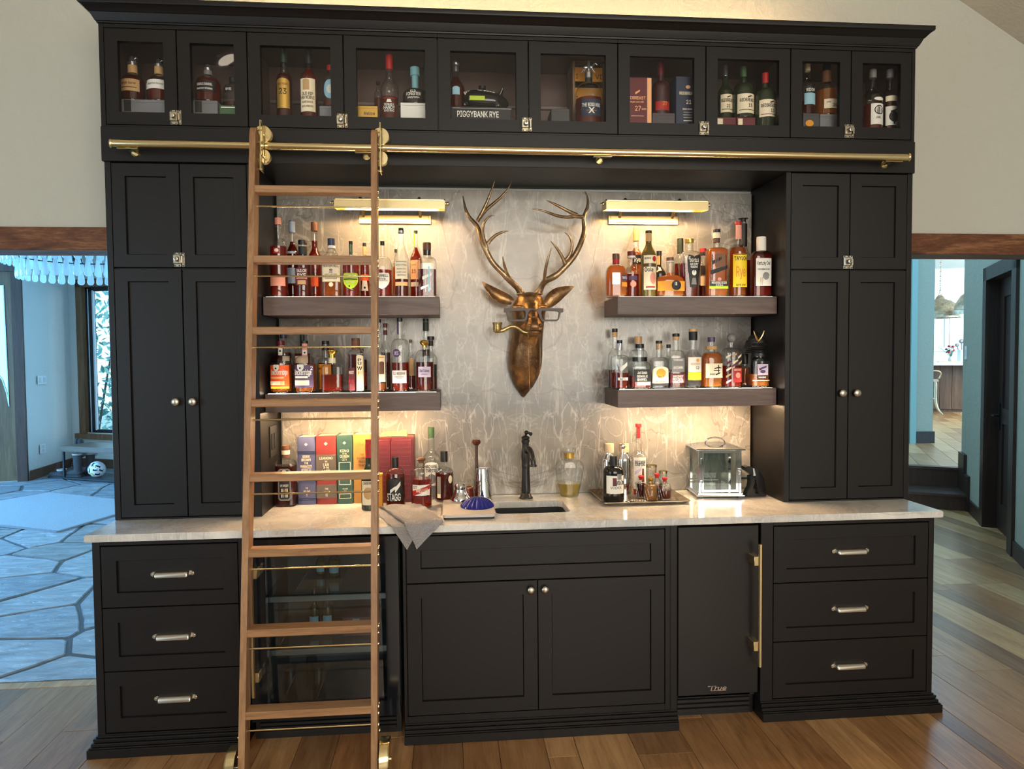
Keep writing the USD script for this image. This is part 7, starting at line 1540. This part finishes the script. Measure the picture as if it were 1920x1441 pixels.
TOWEL = PM('towel_terry', (0.36, 0.345, 0.345), 0.95, bump=(230, 1.0))
tw = thing('towel', 'folded grey towel hanging over the worktop edge beside the ladder', 'towel', (-.55, .1, .915))
part(tw, 'under_fold', drape(Polygon([(-.70, .31), (-.60, .31), (-.495, -.03), (-.552, -.128), (-.625, -.015), (-.69, .20)]), .9150, .005, 0.4), TOWEL)
part(tw, 'top_fold', drape(Polygon([(-.693, .315), (-.515, .325), (-.40, -.005), (-.40, -.02), (-.512, -.132), (-.60, .05), (-.655, .22)]), .9255, .008, 1.7), TOWEL)
part(tw, 'hem', drape(Polygon([(-.40, -.005), (-.40, -.024), (-.512, -.136), (-.518, -.122), (-.412, -.014)]), .9262, .011, 1.7), TOWEL)

# ---- sink things
bd = thing('cutting_board', 'pale stone board with a dark underside left of the sink', 'board', (-.29, .24, .9145))
part(bd, 'top', extr(rrect(-.404, -.176, .070, .405, .012), .012, (0, 0, .9235)), PM('board_pale', (0.50, 0.46, 0.41), 0.45))
part(bd, 'underside', extr(rrect(-.400, -.180, .074, .401, .012), .0085, (0, 0, .9149)), BLACK_MATTE)
jc = thing('citrus_juicer', 'cobalt blue ribbed glass citrus juicer upside down on the board', 'juicer', (-.248, .235, .936))
V, n_ = [], 144
prof = [(.071, 0), (.073, .004), (.066, .014), (.054, .027), (.036, .038), (.016, .0435), (.004, .0445)]
V = np.array([[(r_ * (1 + (.15 * (abs(math.sin(k * pi * 18 / n_)) - .5) if 0 < i < 6 else 0)) * math.cos(2 * pi * k / n_), r_ * (1 + (.15 * (abs(math.sin(k * pi * 18 / n_)) - .5) if 0 < i < 6 else 0)) * math.sin(2 * pi * k / n_), z) for k in range(n_)] for i, (r_, z) in enumerate(prof)])
part(jc, 'dome', place(loft([list(map(tuple, q)) for q in V]), (-.248, .235, .9362)), PM('cobalt_glass', (0.010, 0.018, 0.24), 0.08, transmission_weight=0.25, ior=1.5), smooth=30)
part(jc, 'rim', lathe([(.060, .9356), (.075, .9356), (.077, .938), (.074, .941), (.060, .940), (.060, .9356)], (-.248, .235, 0), 48), PM('cobalt_glass'  , (0.010, 0.018, 0.24), 0.08))
fc = thing('faucet', 'matte black bar tap with a curved spout behind the sink', 'faucet', (.008, .500, .9145))
FB = PM('tap_black', (0.010, 0.010, 0.010), 0.32)
X, Yf = .004, .500
part(fc, 'base', lathe([(0, .9147), (.034, .9147), (.034, .920), (.028, .926), (.026, .934), (.0215, .940), (.0215, .948), (.024, .950), (.024, .954), (0, .954)], (X, Yf, 0), 32), FB)
part(fc, 'column', lathe([(0, .954), (.0225, .954), (.0215, .99), (.0190, 1.06), (.0205, 1.072), (.0215, 1.078), (.0195, 1.085), (.0205, 1.10), (.0225, 1.125), (.021, 1.15), (.017, 1.17), (.017, 1.19), (.0205, 1.195), (.0205, 1.205), (.017, 1.208), (.0205, 1.213), (.0205, 1.220), (.012, 1.226), (0, 1.227)], (X, Yf, 0), 32), FB)
part(fc, 'spout', cat(tube(spline([(X + .004, Yf - .012, 1.150), (X + .010, Yf - .045, 1.165), (X + .016, Yf - .085, 1.155), (X + .022, Yf - .115, 1.125), (X + .0245, Yf - .122, 1.100)], 22), np.linspace(.016, .0125, 22), 16), lathe([(0, 0), (.016, 0), (.017, .006), (.014, .012), (0, .012)], (X + .0245, Yf - .122, 1.090), 20)), FB, smooth=50)
part(fc, 'lever', cat(tube(spline([(X, Yf, 1.225), (X + .003, Yf - .004, 1.236), (X + .012, Yf - .022, 1.243), (X + .020, Yf - .040, 1.240)], 12), .0055, 10), ell((X + .004, Yf - .004, 1.243), (.011, .011, .010)), ell((X + .021, Yf - .042, 1.239), (.009, .009, .009))), FB, smooth=50)
# ---- shaker parts
jt = thing('shaker_top', 'chrome cocktail shaker top standing on the board', 'shaker', (-.323, .368, .936))
part(jt, 'body', lathe([(0, 0), (.044, 0), (.046, .004), (.045, .018), (.036, .032), (.029, .044), (.027, .058), (0, .060)], (-.323, .355, .9362), 32), CHROME)
part(jt, 'cap', lathe([(0, 0), (.025, 0), (.027, .003), (.027, .020), (.022, .027), (.012, .030), (0, .031)], (-.323, .355, .994), 32), CHROME)
tn = thing('mixing_tin', 'tall chrome mixing tin behind the blue juicer, upside down', 'shaker', (-.212, .475, .9145))
part(tn, 'tin', lathe([(.041, 0), (.0475, .0), (.0485, .003), (.047, .008), (.032, .152), (.030, .158), (.027, .160), (0, .160)], (-.212, .475, .9148), 40), CHROME)
part(tn, 'bands', cat([lathe([(.0475 - .0155 * z / .152, z - .001), (.0484 - .0155 * z / .152, z), (.0475 - .0155 * z / .152, z + .001), (.0465 - .0155 * z / .152, z), (.0475 - .0155 * z / .152, z - .001)], (-.212, .475, .9148), 40) for z in (.02, .10, .108)]), CHROME)
md = thing('muddler', 'dark turned wooden muddler standing behind the mixing tin', 'muddler', (-.238, .545, .9145))
part(md, 'shaft', lathe([(0, 0), (.014, 0), (.015, .05), (.008, .12), (.0065, .22), (.0075, .268), (0, .27)], (-.238, .545, .9148), 20), wood('muddler_wood', (0.02, 0.010, 0.008), (0.05, 0.022, 0.015), (0.08, 0.035, 0.025), 'z', 20, 0.35))
part(md, 'knob', lathe([(0, .262), (.012, .264), (.020, .272), (.022, .282), (.016, .291), (0, .293)], (-.238, .545, .9148), 24), PM('muddler_knob', (0.07, 0.022, 0.012), 0.3))
rc = thing('dice_cup', 'small dark red cup half hidden behind the shaker parts', 'cup', (-.282, .53, .9145))
part(rc, 'cup', lathe([(0, 0), (.028, 0), (.030, .004), (.025, .055), (.022, .055), (.026, .006), (0, .006)], (-.285, .535, .9148), 24), PM('red_leather', (0.16, 0.02, 0.012), 0.4))
part(rc, 'rim', lathe([(.0235, .053), (.0262, .053), (.0255, .058), (.0235, .058), (.0235, .053)], (-.285, .535, .9148), 24), ink('tan', True))

# ---- tray and what stands on it
ty = thing('tray', 'rectangular hammered metal tray right of the tap', 'tray', (.54, .43, .9145))
TRAY = bronze('tray_metal', (0.22, 0.16, 0.10), (0.36, 0.28, 0.19), (0.52, 0.44, 0.32), 0.3)
o1, o2 = rrect(.348, .752, .262, .590, .02), rrect(.362, .738, .276, .576, .012)
part(ty, 'base', extr(rrect(.358, .742, .272, .580, .014), .004, (0, 0, .9148)), TRAY)
rings = []
for r0, z in (((.358, .742, .272, .580), .9148), ((.338, .762, .252, .600), .9300), ((.338, .762, .252, .600), .9325), ((.361, .739, .275, .577), .9175)):
    rings.append([(x, y, z) for x, y in list(rrect(*r0, .014).exterior.coords)[:-1]])
n_ = len(rings[0]); V = [p for q in rings for p in q]; Fq = []
for i in range(4):
    for j in range(n_):
        a, b, c, d = i * n_ + j, i * n_ + (j + 1) % n_, ((i + 1) % 4) * n_ + (j + 1) % n_, ((i + 1) % 4) * n_ + j
        Fq += [(a, b, c), (a, c, d)]
m = trimesh.Trimesh(V, Fq, process=False); m.fix_normals()
part(ty, 'rim', m, TRAY)
TZ = .9190
for p_ in ('black bottle with a white label in front on the tray', 'tall clear bottle with a red cap and pale printed label on the tray'):
    q = find(p_); b_ = base_of[q]
    UsdGeom.Xformable(stage.GetPrimAtPath(q)).GetOrderedXformOps()[0].Set(Gf.Vec3d(b_[0], b_[1], TZ))
WOODCAP = PM('beech_cap', (0.62, 0.45, 0.28), 0.5)
for lab, x, y, r_, zs in (('steel flask with a pale wooden cap, left on the tray', .427, .510, .036, (1.133, 1.178)), ('steel flask with a pale wooden cap, behind the printed bottle on the tray', .510, .535, .036, (1.130, 1.174))):
    t_ = thing('steel_flask', lab, 'flask', (x, y, TZ))
    h = zs[0] - TZ
    part(t_, 'body', lathe([(0, 0), (r_, 0), (r_ + .001, .003), (r_ + .001, h * .80), (r_ * .9, h * .88), (r_ * .62, h * .95), (r_ * .62, h), (0, h)], (x, y, TZ + .0003), 32), CHROME)
    part(t_, 'wooden_cap', lathe([(0, 0), (.024, 0), (.0245, .003), (.0245, zs[1] - zs[0] - .003), (.023, zs[1] - zs[0]), (0, zs[1] - zs[0])], (x, y, zs[0] + .0005), 28), WOODCAP)
    part(t_, 'base_ring', lathe([(r_ - .002, .001), (r_ + .002, .001), (r_ + .002, .010), (r_ - .002, .010), (r_ - .002, .001)], (x, y, TZ), 32), CHROME)
sp2 = thing('bar_spoon', 'ball-ended steel bar spoon standing between the two wooden-capped flasks', 'spoon', (.470, .470, TZ))
part(sp2, 'rod', cyl((.474, .468, TZ + .001), (.489, .480, 1.160), .003, 10), STEEL)
part(sp2, 'ball', ell((.490, .481, 1.166), (.014, .014, .014)), CHROME, smooth=60)
part(sp2, 'bowl', hp_(ell((.474, .468, TZ + .006), (.010, .007, .004)), ell((.476, .470, TZ + .022), (.005, .004, .01))), STEEL, smooth=60)
for lab, x, y, r0, r1, z1 in (('small gilt-rimmed shot glass behind the little bottles on the tray', .640, .500, .020, .029, 1.066), ('smaller gilt-rimmed shot glass at the back right of the tray', .702, .500, .016, .021, 1.035)):
    t_ = thing('shot_glass', lab, 'glass', (x, y, TZ))
    h = z1 - TZ
    part(t_, 'glass', lathe([(0, 0), (r0, 0), (r1, h), (r1 - .002, h), (r0 - .002, .012), (0, .012)], (x, y, TZ + .0003), 28), GLASS['clear'])
    part(t_, 'gilt_rim', lathe([(r1 - .0025, h - .010), (r1 + .0003, h - .010), (r1 + .0006, h), (r1 - .0025, h), (r1 - .0025, h - .010)], (x, y, TZ + .0003), 28), BRASS)
for lab, x, y, r_, h, liq, lm, capm in (('little cut glass bottle of straw-coloured bitters in front on the tray', .593, .345, .034, .113, .085, 'straw', 'gold'), ('little cut glass bottle of dark bitters with a red top, right on the tray', .668, .362, .030, .110, .045, 'dark', 'red'), ('little dark bottle behind the straw-coloured one on the tray', .566, .418, .024, .112, .07, 'dark', 'red'), ('little red-topped bottle behind the dark bitters on the tray', .650, .432, .026, .118, .06, 'red', 'red')):
    t_ = bottle(lab, (x, y, TZ + .0003), h, r_, h * .56, h * .72, .011, h * .80, .014, liq, lm, 'clear', capm, [], style='mush')
    ribs = [tube([(x + (r_ + .0006) * math.cos(a + s * t * .5), y + (r_ + .0006) * math.sin(a + s * t * .5), TZ + .008 + t * h * .46) for t in np.linspace(0, 1, 6)], .0009, 4) for a in np.linspace(0, 2 * pi, 14, endpoint=False) for s in (-1, 1)]
    part(t_, 'cut_pattern', cat(ribs), GLASS['clear'])
sk = [('white and black patterned sachet lying in front on the tray', .500, .320, .3, 'w'), ('dark patterned sachet lying in front on the tray', .522, .300, -.25, 'k')]
for i, (lab, x, y, a, c) in enumerate(sk):
    t_ = thing('sachet', lab, 'sachet', (x, y, TZ + i * .0055))
    z = TZ + .0005 + i * .0065
    part(t_, 'wrapper', place(hull([(-.040, -.014, 0), (.040, -.014, 0), (-.040, .014, 0), (.040, .014, 0), (-.03, 0, .006), (.03, 0, .006), (-.043, -.012, .001), (.043, -.012, .001)]), (x, y, z), a), ink(c, True))
    part(t_, 'pattern', place(cat([bx(q - .003, q + .003, -.012, .012, .0012, .0042, 0) for q in np.arange(-.032, .04, .0125)]), (x, y, z + .0008), a), ink('k' if c == 'w' else 'w', True))
# ---- glass display box
lt = thing('glass_box', 'chrome-framed glass box with a small door at the right of the worktop', 'glass box', (.975, .50, .9145))
ca, sa = math.cos(-.10), math.sin(-.10)


def rotq(m, c=(.955, .475)):
    m = tm(m).copy(); m.apply_translation((-c[0], -c[1], 0)); m.apply_transform(trimesh.transformations.rotation_matrix(-.10, [0, 0, 1])); m.apply_translation((c[0], c[1], 0)); return m


bx0, bx1, by0, by1 = .858, 1.068, .385, .575
part(lt, 'base', rotq(cat(bx(bx0 - .014, bx1 + .014, by0 - .014, by1 + .014, .923, .931, .003), bx(bx0 - .006, bx1 + .006, by0 - .006, by1 + .006, .931, .940, .002))), CHROME)
for x in (bx0 - .010, bx1 - .020):
    for y in (by0 - .010, by1 - .02):
        part(lt, 'foot', rotq(bx(x, x + .03, y, y + .03, .9147, .923, .001)), BLACK)
for x in (bx0, bx1 - .012):
    for y in (by0, by1 - .012):
        part(lt, 'post', rotq(bx(x, x + .012, y, y + .012, .940, 1.150, .001)), CHROME)
part(lt, 'roof', rotq(cat(bx(bx0 - .016, bx1 + .016, by0 - .016, by1 + .016, 1.150, 1.157, .002), hull([(x, y, z) for x0_, x1_, y0_, y1_, z in ((bx0 - .010, bx1 + .010, by0 - .010, by1 + .010, 1.157), (bx0 + .035, bx1 - .035, by0 + .035, by1 - .035, 1.172)) for x in (x0_, x1_) for y in (y0_, y1_)]))), CHROME)
part(lt, 'handle', rotq(tube(spline([(.915, .48, 1.170), (.918, .48, 1.186), (.935, .48, 1.198), (.963, .48, 1.202), (.991, .48, 1.198), (1.008, .48, 1.186), (1.011, .48, 1.170)], 24), .0035, 8)), CHROME)
GP = pane_mat('box_pane', (0.92, 0.95, 0.935), 1.35)
part(lt, 'pane', rotq(bx(bx0 + .004, bx0 + .007, by0 + .012, by1 - .012, .941, 1.149, 0)), GP); part(lt, 'pane', rotq(bx(bx1 - .007, bx1 - .004, by0 + .012, by1 - .012, .941, 1.149, 0)), GP)
part(lt, 'pane', rotq(bx(bx0 + .012, bx1 - .012, by1 - .007, by1 - .004, .941, 1.149, 0)), GP)
g = sbox(bx0 + .014, .943, bx1 - .014, 1.147)
dr_ = part(lt, 'door', rotq(extr(g.difference(sbox(bx0 + .026, .954, bx1 - .026, 1.136)), .006, (0, by0 + .001, 0), 'xz')), CHROME)
part(dr_, 'pane', rotq(bx(bx0 + .025, bx1 - .025, by0 + .003, by0 + .005, .953, 1.137, 0)), GP)
part(dr_, 'knob', rotq(cat(ell((bx1 - .010, by0 - .008, 1.045), (.007, .007, .007)), bx(bx1 - .018, bx1 - .004, by0 - .003, by0 + .001, 1.03, 1.06, .001))), CHROME, smooth=50)
part(dr_, 'hinges', rotq(cat([cyl((bx0 + .013, by0 - .001, z), (bx0 + .013, by0 - .001, z + .03), .004, 10) for z in (.97, 1.08)])), CHROME)
# ---- black lever opener
op = thing('lever_opener', 'glossy black lever corkscrew stand beside the glass box', 'opener', (1.14, .40, .9145))
OPB = PM('opener_black', (0.008, 0.008, 0.009), 0.16)
ex = lambda pts, y0, y1, c=.004: cat(extr(Polygon(pts).buffer(-c).buffer(c, quad_segs=4), y1 - y0, (0, y0, 0), 'xz'), extr(Polygon(pts).buffer(-c * .6), y1 - y0 + .006, (0, y0 - .003, 0), 'xz'))
part(op, 'rear_arm', ex([(1.113, 1.055), (1.14, 1.046), (1.165, 1.03), (1.180, 1.0), (1.190, .94), (1.196, .916), (1.150, .916), (1.146, .96), (1.138, 1.0), (1.12, 1.02)], .385, .425, .010), OPB)
part(op, 'head', ex([(1.078, 1.063), (1.095, 1.069), (1.150, 1.053), (1.160, 1.035), (1.125, 1.018), (1.085, 1.045)], .380, .430, .006), OPB)
part(op, 'front_leg', ex([(1.106, 1.02), (1.135, 1.02), (1.132, .985), (1.122, .955), (1.135, .932), (1.165, .921), (1.165, .9152), (1.085, .9152), (1.088, .935), (1.105, .965), (1.108, .99)], .388, .422, .005), OPB)
part(op, 'lever', tube(spline([(1.115, .405, 1.002), (1.09, .404, 1.006), (1.07, .402, 1.006)], 8), .0045, 8), OPB)
part(op, 'collar', ex([(1.116, 1.060), (1.124, 1.058), (1.132, 1.022), (1.120, 1.020)], .377, .433, .001), STEEL)
# ---- inside the beverage fridge
carton('printed drinks carton on the lower fridge shelf behind the ladder', -.86, -.735, .215, .37, .3665, .452, 'grey', [('SCHILLING', -.797, .395, .017, .11, 'w'), ('#trap', -.80, .430, .03, .05, 'sky'), ('#slash', -.845, .42, .05, .02, 'pink')], m=PM('carton_print', srgb(120, 84, 84), 0.5))
for lab, x, y, r_, h, z in (('upturned tall glass at the left on the fridge floor', -1.075, .14, .030, .155, .116), ('upturned tall glass second from the left on the fridge floor', -.955, .14, .030, .155, .116), ('upturned tall glass at the back of the fridge floor', -1.01, .27, .028, .15, .116), ('tall glass at the right end of the fridge floor', -.660, .20, .028, .16, .116)):
    t_ = thing('tall_glass', lab, 'glass', (x, y, z))
    part(t_, 'glass', lathe([(r_ - .002, 0), (r_, 0), (r_ * .86, h * .9), (r_ * .8, h), (0, h), (0, h - .012), (r_ * .8 - .002, h - .014), (r_ - .003, .004), (r_ - .002, 0)], (x, y, z + .0003), 24), GLASS['clear'])
    part(t_, 'foot', lathe([(0, h), (r_ * .84, h), (r_ * .84, h + .004), (0, h + .005)], (x, y, z + .0003), 24), GLASS['clear'])
for lab, x, y, r_, h, z, g_ in (('green glass bottle on the lower fridge shelf', -.995, .28, .024, .20, .3665, 'green'), ('clear bottle on the lower fridge shelf', -.935, .28, .024, .205, .3665, 'clear'), ('pale bottle on the upper fridge shelf', -.915, .36, .026, .15, .5965, 'clear'), ('small white-capped bottle on the upper fridge shelf', -.985, .40, .022, .12, .5965, 'clear')):
    bottle(lab, (x, y, z + .0003), h, r_, h * .5, h * .74, .010, h * .9, .012, h * .5 if g_ == 'clear' else 0, 'pale', g_, 'silver', [('rect', -r_ * .9, r_ * .9, h * .15, h * .4, 'sky')])
print('triangles', tri_count())
